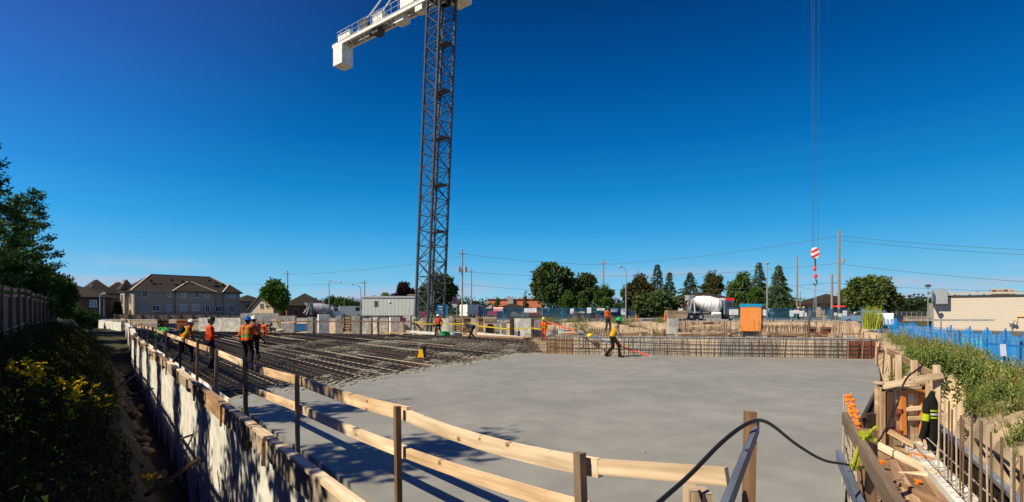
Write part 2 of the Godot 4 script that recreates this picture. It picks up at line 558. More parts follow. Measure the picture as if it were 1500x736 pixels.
func slab():
	var far_left := u_poly(70.0, 0.05)
	var deck := [Vector2(1.6, 2.1), u_poly(2, 0.06), far_left, Vector2(-8, 43.3), Vector2(1.5, 39.5), Vector2(1.45, 22.9), Vector2(14.6, 20.2), Vector2(10.4, 14.3), Vector2(5.0, 7.5), Vector2(3.3, 5.0)]
	struct(flat(deck, -0.17, 0.25), "deck_formwork", M.deck_ply)
	var wet := Vector2(0, 0)
	var key := [[352, 583], [385, 571], [430, 571], [480, 568], [540, 558], [600, 546], [640, 540], [700, 531], [745, 523], [790, 517.5]]
	var nz := FastNoiseLite.new()
	nz.frequency = 0.35
	for i in key.size() - 1:
		for k in 6:
			var px := lerpf(key[i][0], key[i + 1][0], k / 6.0)
			var py := lerpf(key[i][1], key[i + 1][1], k / 6.0)
			var z := EYE * F / (py - HZ)
			pour.append(Vector2((px - 750) / F * z, z + nz.get_noise_1d(px * 0.3) * 0.5))
	pour.append(Vector2(1.4, 23.0))
	var v0 := vv(pour[0].x, pour[0].y)
	pour[0] = u_poly(v0, 0.06)
	var poly := [Vector2(1.75, 2.2), u_poly(2.2, 0.06)]
	poly.append_array(pour)
	poly.append_array([Vector2(14.5, 20.3), Vector2(10.3, 14.3), Vector2(4.95, 7.5), Vector2(3.25, 5.0)])
	struct(flat(poly, 0.0, 0.165), "concrete_slab", M.concrete, "smooth fresh grey concrete slab filling the right of the site")
	# the unfloated edge of the pour: lumps thinning out between the bars
	var s := Sh.new()
	var rough := FastNoiseLite.new()
	rough.frequency = 1.1
	rough.fractal_octaves = 5
	var rows := 44
	var cols := pour.size() * 5
	for i in cols + 1:
		var f := float(i) / cols * (pour.size() - 1)
		var a: Vector2 = pour[int(minf(f, pour.size() - 2))]
		var b: Vector2 = pour[int(minf(f, pour.size() - 2)) + 1]
		var p := a.lerp(b, f - int(minf(f, pour.size() - 2)))
		for j in rows + 1:
			var g := float(j) / rows
			var wide := 1.0 + 1.5 * (0.5 + rough.get_noise_1d(f * 0.5 + 9))
			var q := p + Vector2(-0.10, 1.0) * lerpf(-0.5 * (0.6 + rough.get_noise_1d(f * 0.9)), wide * 1.9, g)
			var h := lerpf(0.012, -0.155, pow(g, 1.15)) + rough.get_noise_2d(q.x * 3.0, q.y * 3.0) * lerpf(0.03, 0.13, g)
			if j == 0: h = -0.03
			if uu(q.x, q.y) < 0.1: q += Vector2(0.7809, 0.6247) * (0.1 - uu(q.x, q.y))
			s.vert(Vector3(q.x, h, -q.y), Vector3.UP)
	for i in cols:
		for j in rows:
			var k := i * (rows + 1) + j
			s.ix.append_array([k, k + 1, k + rows + 1, k + 1, k + rows + 2, k + rows + 1])
	smooth(s)
	tag(struct(s, "rough_concrete_edge", M.rough_concrete), "lumpy unfloated edge of the pour where it meets the bars")
	var cr := Sh.new()      # crumbs and pebbles on the slab, thicker near its ragged edge
	for i in 260:
		var q: Vector2 = pour[rng.randi() % pour.size()] - Vector2(0, absf(rng.randfn(0, 1.6)) + 0.1) if i < 220 else Vector2(R(-2, 9), R(5.5, 20))
		if uu(q.x, q.y) < 0.3 or q.x > xr(q.y) - 0.3: continue
		cr.ball(Vector3(q.x, 0.004, -q.y), Vector3(R(0.008, 0.03), R(0.006, 0.016), R(0.008, 0.03)), 6, 4)
	tag(struct(cr, "concrete_crumbs", M.rough_concrete), "crumbs of concrete and pebbles on the slab", "", "", "stuff")
	# spilled concrete lying on the mat farther back
	var blobs := Sh.new()
	for b in [[560, 500, 90, 9], [640, 497, 110, 6], [470, 499, 60, 7], [700, 503, 80, 9], [520, 515, 50, 6], [745, 512, 40, 7], [600, 523, 34, 4], [420, 492, 50, 3], [660, 516, 60, 5], [720, 519, 46, 5], [450, 520, 40, 3], [560, 530, 30, 3], [500, 508, 70, 3], [600, 509, 60, 3], [420, 505, 50, 3], [540, 540, 40, 5], [640, 527, 50, 4], [690, 522, 40, 4], [480, 548, 30, 4], [755, 505, 50, 4], [580, 494, 80, 2], [380, 510, 40, 3]]:
		var z: float = EYE * F / (b[1] - HZ)
		var c := Vector2((b[0] - 750) / F * z, z)
		var rx: float = b[2] / F * z * 0.5
		var rz: float = EYE * F / (b[1] - b[3] * 0.5 - HZ) - z
		var k := blobs.v.size()
		var N := 34
		for j in 9:
			for i in N:
				var an := TAU * i / N
				var r := j / 8.0 * (1.0 + 0.55 * rough.get_noise_2d(cos(an) * 1.3 + b[0], sin(an) * 1.3 + b[1]))
				var q := c + Vector2(cos(an) * rx, sin(an) * rz) * r
				blobs.vert(Vector3(q.x, lerpf(-0.045, -0.16, pow(j / 8.0, 2.0)) + rough.get_noise_2d(q.x * 2.0, q.y * 2.0) * 0.12, -q.y), Vector3.UP)
		for j in 8:
			for i in N:
				var a := k + j * N + i; var d := k + j * N + (i + 1) % N
				blobs.ix.append_array([a, d, a + N, d, d + N, a + N])
	smooth(blobs)
	tag(struct(blobs, "spilled_concrete", M.rough_concrete), "patches of spilled grey concrete lying over the bar mat")
	# mat of reinforcing bars: long bars follow the left wall, cross bars run at right angles
	var field := PackedVector2Array([u_poly(14.6, 0.2), u_poly(69.5, 0.2), Vector2(-8, 42.9), Vector2(1.2, 39.0), Vector2(1.2, 23.6)])
	var back := pour.duplicate()
	back.reverse()
	for p in back: field.append(p + Vector2(0, 0.2))
	var mt := thing("rebar_mat", "rusty mat of steel bars covering the black deck left of the wet concrete", "reinforcement", Vector3(-9, 0, -26))
	var off := Vector3(9, 0, 26)
	var n := 0
	var tones := [M.rebar, M.rebar_dark, M.rebar_dark]
	for i in 150:
		var u := 0.35 + i * 0.24 + R(-0.07, 0.07)
		var a := u_poly(4, u); var b := u_poly(80, u + R(-0.5, 0.5))
		for seg in Geometry2D.intersect_polyline_with_polygon(PackedVector2Array([a, b]), field):
			var p: Vector2 = seg[0]; var q: Vector2 = seg[seg.size() - 1]
			if p.distance_to(q) < 0.8: continue
			if p.y > q.y:
				var sw := p; p = q; q = sw
			p += (p - q).normalized() * R(-0.2, 0.9)
			var br := Sh.new()
			var y := -0.045 + R(-0.03, 0.02)
			var pts := [Vector3(p.x, y - 0.05, -p.y) + off, Vector3(p.x, y, -p.y) + off + Vector3(-0.3, 0, -0.4), (Vector3(p.x, y, -p.y) + Vector3(q.x, y + R(0, 0.03), -q.y)) * 0.5 + off, Vector3(q.x, y, -q.y) + off]
			br.tube(pts, 0.0095 if i % 3 else 0.012, 5)
			part(br, "bar", M.rebar_pale if R(0, 1) < 0.10 else tones[rng.randi() % 3], mt)
			n += 1
	var cross := Sh.new()
	for i in 240:
		var v := 12.0 + i * 0.25
		for seg in Geometry2D.intersect_polyline_with_polygon(PackedVector2Array([u_poly(v, 0.1), u_poly(v + R(-0.2, 0.2), 46)]), field):
			var p: Vector2 = seg[0]; var q: Vector2 = seg[seg.size() - 1]
			var cy := -0.075 if i % 2 else -0.02
			cross.beam(Vector3(p.x, cy, -p.y) + off, Vector3(q.x, cy, -q.y) + off, 0.016, 0.016, Vector3.UP, false)
	tag(part(cross, "cross_bar", M.rebar_dark, mt), "", "", "", "stuff")
	# upper bundles in a paler bar colour
	for i in 15:
		var u := R(1.0, 14.0); var v := R(17, 46); var l := R(4, 10)
		var p := u_poly(v, u); var q := u_poly(v + l, u + R(-0.3, 0.3))
		if not Geometry2D.is_point_in_polygon(p, field) or not Geometry2D.is_point_in_polygon(q, field): continue
		var br := Sh.new()
		br.tube([Vector3(p.x, 0.0, -p.y) + off, Vector3(q.x, 0.01, -q.y) + off], 0.016, 5)
		part(br, "top_bar", M.rebar_pale, mt)
func smooth(s: Sh):
	var nn := PackedVector3Array()
	nn.resize(s.v.size())
	for i in range(0, s.ix.size(), 3):
		var f := (s.v[s.ix[i + 2]] - s.v[s.ix[i]]).cross(s.v[s.ix[i + 1]] - s.v[s.ix[i]])
		if f.y < 0: f = -f
		for k in 3: nn[s.ix[i + k]] += f
	for i in nn.size(): s.n[i] = nn[i].normalized()

func along(a: float, b: float, u0: float, u1: float, y0: float, y1: float) -> Sh:   # a slab-sided piece following the left wall
	var s := Sh.new()
	var p := uv2(u0, a, y0); var q := uv2(u0, b, y0)
	s.beam((uv2((u0 + u1) * 0.5, a, (y0 + y1) * 0.5)), uv2((u0 + u1) * 0.5, b, (y0 + y1) * 0.5), absf(u1 - u0), absf(y1 - y0))
	return s
func left_wall():
	var wl := thing("retaining_wall", "tall pale concrete basement wall streaked with tree shadow at the left edge of the slab", "wall", uv2(0, 30, 0))
	var o := -uv2(0, 30, 0)
	var v := 1.2
	while v < 66.0:      # poured in lifts: panels with a joint between them
		var s := Sh.new()
		var e := minf(v + 4.8, 66.0)
		var top := -0.02
		s.beam(uv2(-0.02 + R(-0.006, 0.006), v, -2.2) + o + Vector3(0.0, 0, 0), uv2(-0.02, e - 0.012, -2.2) + o, 0.30, 2 * (2.2 + top))
		part(s, "wall_panel", M.pale_concrete, wl)
		v += 4.8
	var up := Sh.new()       # upstand at the far end, above the slab
	up.prism(PackedVector2Array([Vector2(52, -0.03), Vector2(70, -0.03), Vector2(70, 0.75), Vector2(62, 0.6), Vector2(52, 0.2)]), 0.30, Transform3D(Basis(Vector3(-0.6247, 0, -0.7809), Vector3.UP, Vector3(0.7809, 0, -0.6247)), uv2(-0.17, 0, 0) + o))
	part(up, "upstand", M.pale_concrete, wl)
	var ends := Sh.new()
	ends.beam(uv2(0.15, 66.0, -1.4) + o, uv2(0.15, 70, -1.4) + o, 0.6, 2.75)
	part(ends, "wall_end", M.pale_concrete, wl)
	var wa := on(179, 59); var wb := on(144, 66)
	for i in 3:
		var a := wa.lerp(wb, i / 3.0) - wl.position; var b := wa.lerp(wb, (i + 1) / 3.0 - 0.004) - wl.position
		a.y = -1.4; b.y = -1.4
		var s := Sh.new()
		s.beam(a, b, 0.3, 4.3 + i * 0.1)
		part(s, "wing_panel", M.pale_concrete, wl)
	# edge formwork: ledger on top, plywood skirt with cleats, one set per board length
	v = 2.0
	var k := 0
	while v < 56:
		var len := R(3.2, 3.8)
		var t := thing("edge_form", "", "formwork", uv2(-0.2, v, 0), 0.0, "formwork boards along the top of the left wall")
		var oo := -uv2(-0.2, v, 0)
		var sk := Sh.new()
		sk.col = Color.WHITE * R(0.75, 1.1)
		var dz := R(-0.04, 0.03)
		sk.beam(uv2(-0.195, v, -0.09 + dz) + oo, uv2(-0.195, v + len - 0.02, -0.11 + dz) + oo, 0.03, 0.34)
		part(sk, "skirt_board", M.formply if k % 4 == 3 else M.bar_board, t)
		var lg := Sh.new()
		lg.col = Color.WHITE * R(0.75, 1.1)
		lg.beam(uv2(-0.20 + R(-0.02, 0.02), v + 0.01, 0.09) + oo, uv2(-0.20 + R(-0.02, 0.02), v + len - 0.04, 0.09) + oo, 0.13, 0.042)
		part(lg, "ledger", M.lumber_pale if k % 3 else M.lumber_old, t)
		for c in 1 if k % 2 else 2:
			var cl := Sh.new()
			var vc := v + 0.4 + c * (len - 0.8) * 0.5
			cl.beam(uv2(-0.235, vc, -0.36 + R(-0.1, 0.08)) + oo, uv2(-0.235, vc, 0.06) + oo, 0.07, 0.04, Vector3(0.7809, 0, -0.6247))
			part(cl, "cleat", M.lumber_old if c else M.formply, t)
		if k % 2 == 0:
			var br := Sh.new()
			br.beam(uv2(-0.25, v + 1.2, -0.21) + oo, uv2(-0.25, v + 1.32, -0.21) + oo, 0.06, 0.09)
			part(br, "bracket", M.black_rubber, t)
		t.set_meta("label", "%s edge form boards on the left wall, %s" % [["tan", "weathered", "brown"][k % 3], span_words(v, len)])
		v += len
		k += 1
func span_words(v: float, len: float) -> String:
	var a := uv2(-0.2, v); var b := uv2(-0.2, v + len)
	var pa := 750 + F * a.x / maxf(-a.z, 0.3); var best := "beyond the farthest rail posts"
	if pa > 585: return "nearest the camera"
	if pa > 436: return "just beyond the tallest left rail post"
	if pa > 360: return "two posts beyond the tallest post"
	if pa > 315: return "below the worker in the blue hard hat"
	if pa > 288: return "below the worker in the plain orange shirt"
	if pa > 262: return "before the yellow vest worker"
	if pa > 240: return "in front of the stooping green shirt worker"
	if pa > 222: return "left of the stooping green shirt worker"
	if pa > 206: return "before the townhouse corner"
	if pa > 195: return "third before the bare far end"
	if pa > 186: return "second before the bare far end"
	return "%s before the bare far end" % ("last" if v > 50 else "next to last")

func hit(px: float, py: float) -> Vector3:   # where a line of sight meets the ground
	var z := 2.0
	while z < 200.0:
		var p := pt(px, py, z)
		if p.y <= gh(p.x, z): return p
		z += 0.05
	return pt(px, py, 60)
func post_at(px: float, z: float, top: float, base: float, sx: float, sz: float, m: Material, label: String, group := "left guard rail posts", lean := 0.0) -> MeshInstance3D:
	var s := Sh.new()
	s.col = Color.WHITE * R(0.8, 1.1)
	s.beam(Vector3.ZERO, Vector3(lean, top - base, R(-0.015, 0.015)), sx, sz, Vector3(0.7809, 0, -0.6247))
	return single(s, "guard_rail_post", m, label, "post", gp(px, z, base), 0.0, group)
func board(called: String, a: Vector3, b: Vector3, w: float, h: float, m: Material, label: String, cat := "board", group := "", bow := 0.0) -> MeshInstance3D:
	var s := Sh.new()
	s.col = Color.WHITE * R(0.85, 1.1)
	var o := (a + b) * 0.5
	if bow == 0.0: s.beam(a - o, b - o, w, h)
	else:
		var last := a - o
		s.uo = Vector2(fposmod(a.x * 7.3, 5.0), fposmod(b.z * 3.1, 3.0))
		s.hold = true
		for i in 6:
			var f := (i + 1) / 6.0
			var p := a.lerp(b, f) - o + Vector3(0, -bow * 4 * f * (1 - f), 0)
			s.beam(last, p, w, h, Vector3.UP, i == 0 or i == 5)
			last = p
			s.uo.x += a.distance_to(b) / 6.0
	return single(s, called, m, label, cat, o, 0.0, group)
func left_rail():
	var names := ["nearest left rail post, short, with the top board ending at it", "tall brown rail post in the centre foreground", "weathered rail post second beyond the centre foreground post", "rail post where the lower board begins, by the blue hard hat worker", "rail post between the blue hard hat worker and the plain orange shirt worker", "rail post left of the plain orange shirt worker", "thin dark rail post in front of the yellow vest worker", "rail post in front of the stooping green shirt worker", "rail post left of the stooping green shirt worker", "second rail post left of the stooping green shirt worker", "far rail post in front of the townhouse corner", "fourth rail post from the far end of the rail", "third rail post from the far end of the rail", "second rail post from the far end of the rail", "farthest rail post at the end of the left guard rail"]
	var ps := [[857, 2.76, 1.09, 0.2], [585, 4.48, 1.03, -0.3], [436, 6.82, 1.02, -0.27], [359.5, 9.3, 1.03, -0.1], [315.5, 11.8, 0.98, -0.2], [288, 14.1, 1.1, -0.35], [264, 17.1, 0.9, -0.35], [242.7, 21, 1.12, -0.4], [228.5, 24.8, 1.0, -0.3], [216, 29.5, 1.1, -0.2], [207, 34.2, 1.1, -0.3], [199, 39.8, 1.0, -0.2], [191, 47.6, 1.15, -0.2], [184, 57, 1.1, -0.2], [176, 68, 1.25, -0.1]]
	var mats := [M.lumber_grey, M.lumber_old, M.lumber_grey, M.lumber_old, M.lumber_grey, M.lumber_old]
	for i in ps.size():
		post_at(ps[i][0], ps[i][1], ps[i][2], ps[i][3], 0.05 if i < 3 else 0.07, 0.05 if i < 3 else 0.07, mats[i % 6] if i != 6 else M.lumber_dark, names[i], "left guard rail posts", R(-0.03, 0.03))
	var hs := [1.0, 0.95, 0.925, 0.88, 0.91, 0.92, 0.93, 0.935, 0.94, 0.94, 0.92, 0.90, 0.92, 0.95, 1.05]
	var where := ["between the nearest and the tallest foreground posts", "just beyond the tall brown foreground post", "in front of the edge of the wet concrete", "below the blue hard hat worker", "right of the plain orange shirt worker's feet", "left of the plain orange shirt worker", "across the yellow vest worker", "below the stooping green shirt worker", "left of the stooping green shirt worker", "second left of the stooping green shirt worker", "before the townhouse corner", "fourth from the far end", "third from the far end", "at the far end of the rail"]
	var inn := Vector3(0.7809, 0, -0.6247) * 0.062
	for i in ps.size() - 1:
		var a: Vector3 = gp(ps[i][0], ps[i][1], hs[i]) + inn; var b: Vector3 = gp(ps[i + 1][0], ps[i + 1][1], hs[i + 1]) + inn
		board("guard_rail_board", a - (b - a).normalized() * 0.05 + Vector3(0, R(-0.01, 0.01), 0), b + (b - a).normalized() * 0.05, 0.036, 0.10 if i == 0 else 0.122, M.lumber if i % 3 else M.lumber_pale, "pale top rail board " + where[i], "board", "top boards of the left guard rail", [0.05, 0.03, 0.02][i] if i < 3 else 0.0)
	var K := pt(1066, 699, 2.2)
	board("guard_rail_board", K, gp(857, 2.76, 1.01) + inn, 0.03, 0.078, M.lumber_pale, "pale top rail board under the black hose at the near corner", "board", "top boards of the left guard rail")
	var lo := [0.76, 0.612, 0.55, 0.46]
	for i in 3:
		var a: Vector3 = gp(ps[i][0], ps[i][1], lo[i]) + inn; var b: Vector3 = gp(ps[i + 1][0], ps[i + 1][1], lo[i + 1]) + inn
		board("lower_rail_board", a, b + (b - a).normalized() * 0.03, 0.036, 0.09 if i == 0 else 0.112, M.lumber if i != 1 else M.lumber_pale, "lower rail board " + where[i], "board", "lower boards of the left guard rail", 0.015 if i < 2 else 0.0)
	# near corner
	var s := Sh.new()
	s.beam(Vector3.ZERO, Vector3(0.035, 1.36, -0.02), 0.034, 0.05, Vector3(1, 0, 0.2))
	single(s, "corner_post", M.lumber_old, "dark brown corner post that the black hose hangs over", "post", gp(1091, 2.28, 0.045))
	board("side_rail", pt(1109, 626, 2.36), pt(1060, 752, 1.45), 0.021, 0.05, M.lumber_sky_tint, "weathered rail with painted blue sky tint running from the corner post to the bottom edge", "board")  # blue cast of open sky is painted into this rail
	var st := thing("stub_post", "short doubled post of new pale wood at the bottom edge beside the hose", "post", gp(1022, 1.92, 0.0))
	for k in 2:
		var b := Sh.new()
		b.beam(Vector3(k * 0.044 - 0.022, -0.3, 0), Vector3(k * 0.044 - 0.022, 1.195 - k * 0.012, 0), 0.04, 0.085, Vector3(0, 0, 1))
		part(b, "timber", M.lumber_pale, st)
	hose()
	right_rail()
func spline(pts: Array, n := 6) -> Array:
	var c := Curve3D.new()
	for i in pts.size():
		var d: Vector3 = (pts[mini(i + 1, pts.size() - 1)] - pts[maxi(i - 1, 0)]) / 6.0
		c.add_point(pts[i], -d, d)
	var o := []
	for i in (pts.size() - 1) * n + 1: o.append(c.samplef(float(i) / n))
	return o
func rel(pts: Array, o: Vector3) -> Array:
	var r := []
	for p in pts: r.append(p - o)
	return r
func hose():
	var p := [pt(930, 770, 1.5), pt(965, 737, 1.65), pt(1010, 697, 1.85), pt(1055, 651, 2.02), pt(1085, 627, 2.14), pt(1104, 618, 2.22), pt(1118, 617, 2.36), pt(1135, 626, 2.52), pt(1165, 650, 2.85), pt(1195, 669, 3.15), pt(1215, 677, 3.35), pt(1240, 681, 3.6), pt(1262, 690, 3.75), pt(1274, 715, 3.8), pt(1278, 760, 3.75)]
	var s := Sh.new()
	s.tube(rel(spline(p, 8), p[5]), 0.0085, 10)
	single(s, "hose", M.black_rubber, "black rubber hose looped over the corner post above the fresh slab", "hose", p[5])

func right_rail():
	board("side_guard_rail", pt(1238, 613, 4.6), pt(1322, 757, 2.38), 0.045, 0.11, M.lumber_grey, "upper dark weathered rail beside the orange capped bars", "board")
	board("side_guard_rail", pt(1229, 668, 4.76), pt(1263, 748, 3.45), 0.045, 0.10, M.lumber_sky_tint, "lower dark blue grey rail where the hose ends", "board")
	var s := Sh.new()
	s.beam(Vector3.ZERO, Vector3(0, 1.15, 0), 0.09, 0.09)
	single(s, "guard_rail_post", M.lumber_old, "thick brown post under the yellow green strap", "post", gp(1271, 3.75, -0.16), 0.0, "right guard rail posts")
	var s2 := Sh.new()
	s2.beam(Vector3.ZERO, Vector3(0, 0.95, 0), 0.15, 0.05, Vector3(0.4, 0, 1))
	single(s2, "guard_rail_post", M.lumber_dark, "dark short post behind the orange caps", "post", gp(1273, 5.2, -0.13), 0.0, "right guard rail posts")
	# starter bars with orange caps along the right edge of the slab
	var caps := [[1240, 579], [1247, 579], [1243, 586], [1250, 585], [1245, 595], [1251, 593], [1247, 602], [1253, 602], [1248, 609], [1256, 611], [1253, 617], [1258, 620], [1255, 627], [1261, 629]]
	for i in caps.size():
		var z: float = lerpf(5.4, 3.9, i / 13.0)
		var c := pt(caps[i][0], caps[i][1], z)
		var t := thing("capped_bar", "upright starter bar with orange safety cap, %s in the row" % (["farthest on the left", "farthest on the right", "second left", "second right", "third left", "third right", "fourth left", "fourth right", "fifth left", "fifth right", "sixth left", "sixth right", "nearest on the left", "nearest on the right"][i]), "reinforcing bar", Vector3(c.x, 0, c.z), 0.0, "orange capped starter bars")
		var b := Sh.new()
		b.tube([Vector3(R(-0.01, 0.01), -0.1, 0), Vector3(0, c.y - 0.02, 0)], 0.0085, 6)
		part(b, "bar", M.rebar_pale, t)
		var cp := Sh.new()
		cp.col = Color(0.93, 0.20, 0.015)
		cp.lathe(Vector3(0, c.y - 0.055, 0), Vector3(R(-0.3, 0.3), 1, R(-0.3, 0.3)), [Vector2(0.011, 0), Vector2(0.0135, 0.0), Vector2(0.013, 0.035), Vector2(0.022, 0.04), Vector2(0.024, 0.046), Vector2(0.022, 0.056), Vector2(0.012, 0.062), Vector2(0, 0.063)], 12)
		part(cp, "cap", M.paint, t)
	for i in 2:
		var b := Sh.new()
		b.tube([Vector3.ZERO, Vector3(0.02, 1.02 + i * 0.02, 0)], 0.0085, 6)
		single(b, "starter_bar", M.rebar_pale, ["bare starter bar left of the orange caps", "bare starter bar just behind the first orange cap"][i], "reinforcing bar", gp(1234 + i * 11, 5.5, -0.05), 0.0, "bare starter bars at the slab edge")
	var ti := Sh.new()
	for k in 4: ti.tube([gp(1238, 5.4, 0.1 + k * 0.17), gp(1262, 3.7, 0.1 + k * 0.17)], 0.006, 5)
	single(ti, "tie_bars", M.rebar, "thin horizontal ties joining the orange capped bars", "reinforcing bar")
	# yellow-green strap knotted round the rail
	var sp := Sh.new()
	sp.col = Color(0.42, 0.50, 0.035)
	var kn := pt(1266, 640, 3.66)
	for q in [[[1266, 640], [1262, 655], [1258, 672], [1252, 690]], [[1266, 640], [1260, 650], [1255, 664], [1247, 686]], [[1266, 640], [1276, 641], [1282, 645], [1285, 647]], [[1266, 640], [1275, 633], [1281, 628], [1285, 625]], [[1247, 683], [1256, 686], [1266, 685], [1276, 682]], [[1258, 632], [1262, 638], [1268, 640], [1272, 636]]]:
		var l := []
		for e in q: l.append(pt(e[0], e[1], 3.62 + R(-0.02, 0.02)) - kn)
		var sl := spline(l, 4)
		for i in sl.size() - 1: sp.beam(sl[i], sl[i + 1], 0.006, 0.026, Vector3(0.5, 1, 0.2), false)
	for i in 5: sp.ball(Vector3(R(-0.02, 0.02), R(-0.03, 0.03), R(0, 0.02)), Vector3(0.03, 0.022, 0.022), 8, 5)
	single(sp, "lifting_strap", M.cloth, "yellow green strap knotted round the post at the slab corner", "strap", kn)
	pit()
func wall_x(z: float) -> float: return 4.72 + 0.547 * (z - 5.13)
func pit():
	# outer pit wall, its bars, the outer form and the timber between
	var s := Sh.new()
	var a := Vector3(wall_x(2.2) - 0.14, -0.85, -2.2); var b := Vector3(wall_x(7.9) - 0.14, -0.85, -7.9)
	s.beam(a - b, Vector3.ZERO, 0.24, 1.6)
	single(s, "pit_wall", M.pale_concrete, "narrow white concrete wall top with upright bars at the lower right", "wall", b)
	var tops := [[1383, 583], [1390, 588], [1395, 600], [1401, 593], [1407, 609], [1411, 615], [1421, 612], [1423.5, 609], [1437, 617], [1446, 639], [1453, 633], [1469, 641], [1483, 657], [1488, 665], [1497, 668], [1376, 592]]
	var ord := ["first", "second", "third", "fourth", "fifth", "sixth", "seventh", "eighth", "ninth", "tenth", "eleventh", "twelfth", "thirteenth", "fourteenth", "fifteenth", "leftmost, beside the hanging jacket,"]
	for i in tops.size():
		var r: float = (tops[i][0] - 750.0) / F
		var z := 1.774 / (r - 0.547)
		var c := pt(tops[i][0], tops[i][1], z)
		var br := Sh.new()
		br.tube([Vector3(R(-0.01, 0.01), 0, 0), Vector3(R(-0.012, 0.012), c.y + 0.1, 0)], 0.0088 if i != 8 else 0.013, 6)
		single(br, "upright_bar", M.rebar if i % 3 else M.rebar_pale, "%s upright bar on the white pit wall counting from the jacket" % ord[i] if i < 15 else "upright bar on the white pit wall, " + ord[i].replace(",", ""), "reinforcing bar", Vector3(c.x, -0.1, c.z), 0.0, "upright bars on the white pit wall")
	var hb := Sh.new()
	hb.tube([Vector3(wall_x(7.2) - 0.05, 0.12, -7.2), Vector3(wall_x(3) - 0.05, 0.14, -3)], 0.008, 6)
	hb.tube([Vector3(wall_x(7.2) - 0.2, 0.02, -7.2), Vector3(wall_x(3) - 0.2, 0.03, -3)], 0.008, 6)
	for k in 12:
		var z := 3.2 + k * 0.32
		hb.tube([Vector3(wall_x(z) - 0.27, 0.0, -z), Vector3(wall_x(z) + 0.02, 0.01, -z - 0.03)], 0.005, 5)
	single(hb, "tie_bars", M.rebar_pale, "pale horizontal bars tied along the white pit wall", "reinforcing bar")
	board("form_plate", Vector3(7.38, -0.09, -8.86), Vector3(3.8, -0.09, -2.9), 0.085, 0.05, M.galv, "grey plate on top of the outer form along the sand slope", "board")
	var of := Sh.new()
	of.beam(Vector3(7.40, -0.95, -8.86) - Vector3(7, -0.95, -8), Vector3(3.82, -0.95, -2.9) - Vector3(7, -0.95, -8), 0.03, 1.66)
	single(of, "outer_form", M.deck_ply, "dark panel of the outer form below the grey plate", "formwork", Vector3(7, -0.95, -8))
	var hs := []
	for q in [[1385, 603], [1400, 617], [1420, 637], [1440, 654], [1460, 668], [1480, 684], [1500, 701], [1515, 714]]: hs.append(hit(q[0], q[1]) + Vector3(0, 0.02, 0))
	var hm := Sh.new()
	hm.tube(rel(spline(hs, 4), hs[3]), 0.022, 8)
	single(hm, "ground_hose", M.black_rubber, "dark tube lying down the bare sand slope", "hose", hs[3])  # thin dark tube following the sand down the slope
	# plank floor of the pit
	for i in 7:
		var f := i / 6.0
		var p := Sh.new()
		p.col = Color.WHITE * R(0.75, 1.15)
		var z0 := 3.6; var z1 := 8.2
		var x0 := lerpf(xr(z0) + 0.18, wall_x(z0) - 0.32, f); var x1 := lerpf(xr(z1) + 0.12, wall_x(z1) - 0.32, f)
		var o := Vector3((x0 + x1) / 2, -0.15, -(z0 + z1) / 2)
		p.beam(Vector3(x0, -0.15 + R(-0.015, 0.015), -z0) - o, Vector3(x1, -0.15, -z1) - o, 0.17, 0.035)
		single(p, "floor_plank", M.lumber_old if i % 2 else M.formply, "brown pit floor plank, %s" % ["against the slab edge", "second from the slab edge", "third from the slab edge", "in the middle of the floor", "third from the white wall", "second from the white wall", "against the white wall"][i], "plank", o, 0.0, "planks flooring the pit")
	var bd := [[[1283, 651, 7.4], [1387, 704, 6.0], 0.05, 0.09, M.lumber_pale, "long pale timber lying diagonally across the pit floor"],
		[[1304, 697, 6.4], [1384, 697, 6.1], 0.05, 0.08, M.lumber_pale, "pale notched timber lying level across the pit"],
		[[1300, 704, 6.2], [1390, 745, 5.0], 0.05, 0.09, M.lumber_old, "lower diagonal timber with nails near the bottom edge"],
		[[1335, 669, 7.0], [1368, 679, 6.7], 0.04, 0.13, M.orange_ply, "short orange board on the pit floor below the jacket"],
		[[1302, 632, 7.5], [1352, 660, 7.2], 0.04, 0.07, M.lumber, "thin brace slanting across the front of the bulkhead"],
		[[1293, 566, 7.6], [1381, 550, 7.3], 0.05, 0.09, M.lumber_pale, "pale level rail laid across the top of the bulkhead"],
		[[1302, 515, 9.6], [1380, 557, 7.35], 0.05, 0.10, M.lumber_old, "brown rail slanting down to the bulkhead from behind"],
		[[1296, 668, 7.3], [1348, 688, 6.8], 0.03, 0.16, M.orange_ply, "orange plywood strip beneath the diagonal timber"]]
	for e in bd: board("loose_timber", pt(e[0][0], e[0][1], e[0][2]), pt(e[1][0], e[1][1], e[1][2]), e[2], e[3], e[4], e[5], "timber")
	for e in [[1317, 520, 562, 8.6, "left thin rail post behind the bulkhead"], [1340, 528, 568, 8.0, "middle thin rail post behind the bulkhead"], [1373, 535, 640, 7.4, "right rail post that the jacket hangs on"]]:
		var p := Sh.new()
		var t := pt(e[0], e[1], e[3]); var bb := pt(e[0], e[2], e[3])
		p.beam(Vector3.ZERO, t - bb, 0.045, 0.09, Vector3(0.6, 0, 0.8))
		single(p, "timber_post", M.lumber_pale, e[4], "post", bb, 0.0, "rail posts around the bulkhead")
	# bulkhead: framed plywood panel closing the pit
	var z := 7.6
	var o := pt(1322, 662, z)
	var t := thing("bulkhead", "wooden bulkhead of planks and cross battens closing the pit", "formwork", o)
	var dx := func(px: float) -> float: return (px - 1322) / F * z
	var dy := func(py: float) -> float: return (662 - py) / F * z
	for k in 6:   # vertical planks
		var p := Sh.new()
		p.col = Color.WHITE * R(0.75, 1.1)
		var x0: float = dx.call(1292 + k * 10.4)
		p.box(Vector3(x0 + 0.045, (dy.call(568 + k % 2)) / 2, -0.05), Vector3(0.095, dy.call(568 + k % 2), 0.025))
		part(p, "plank", [M.lumber, M.formply, M.lumber_pale, M.formply, M.lumber, M.lumber_pale][k], t)
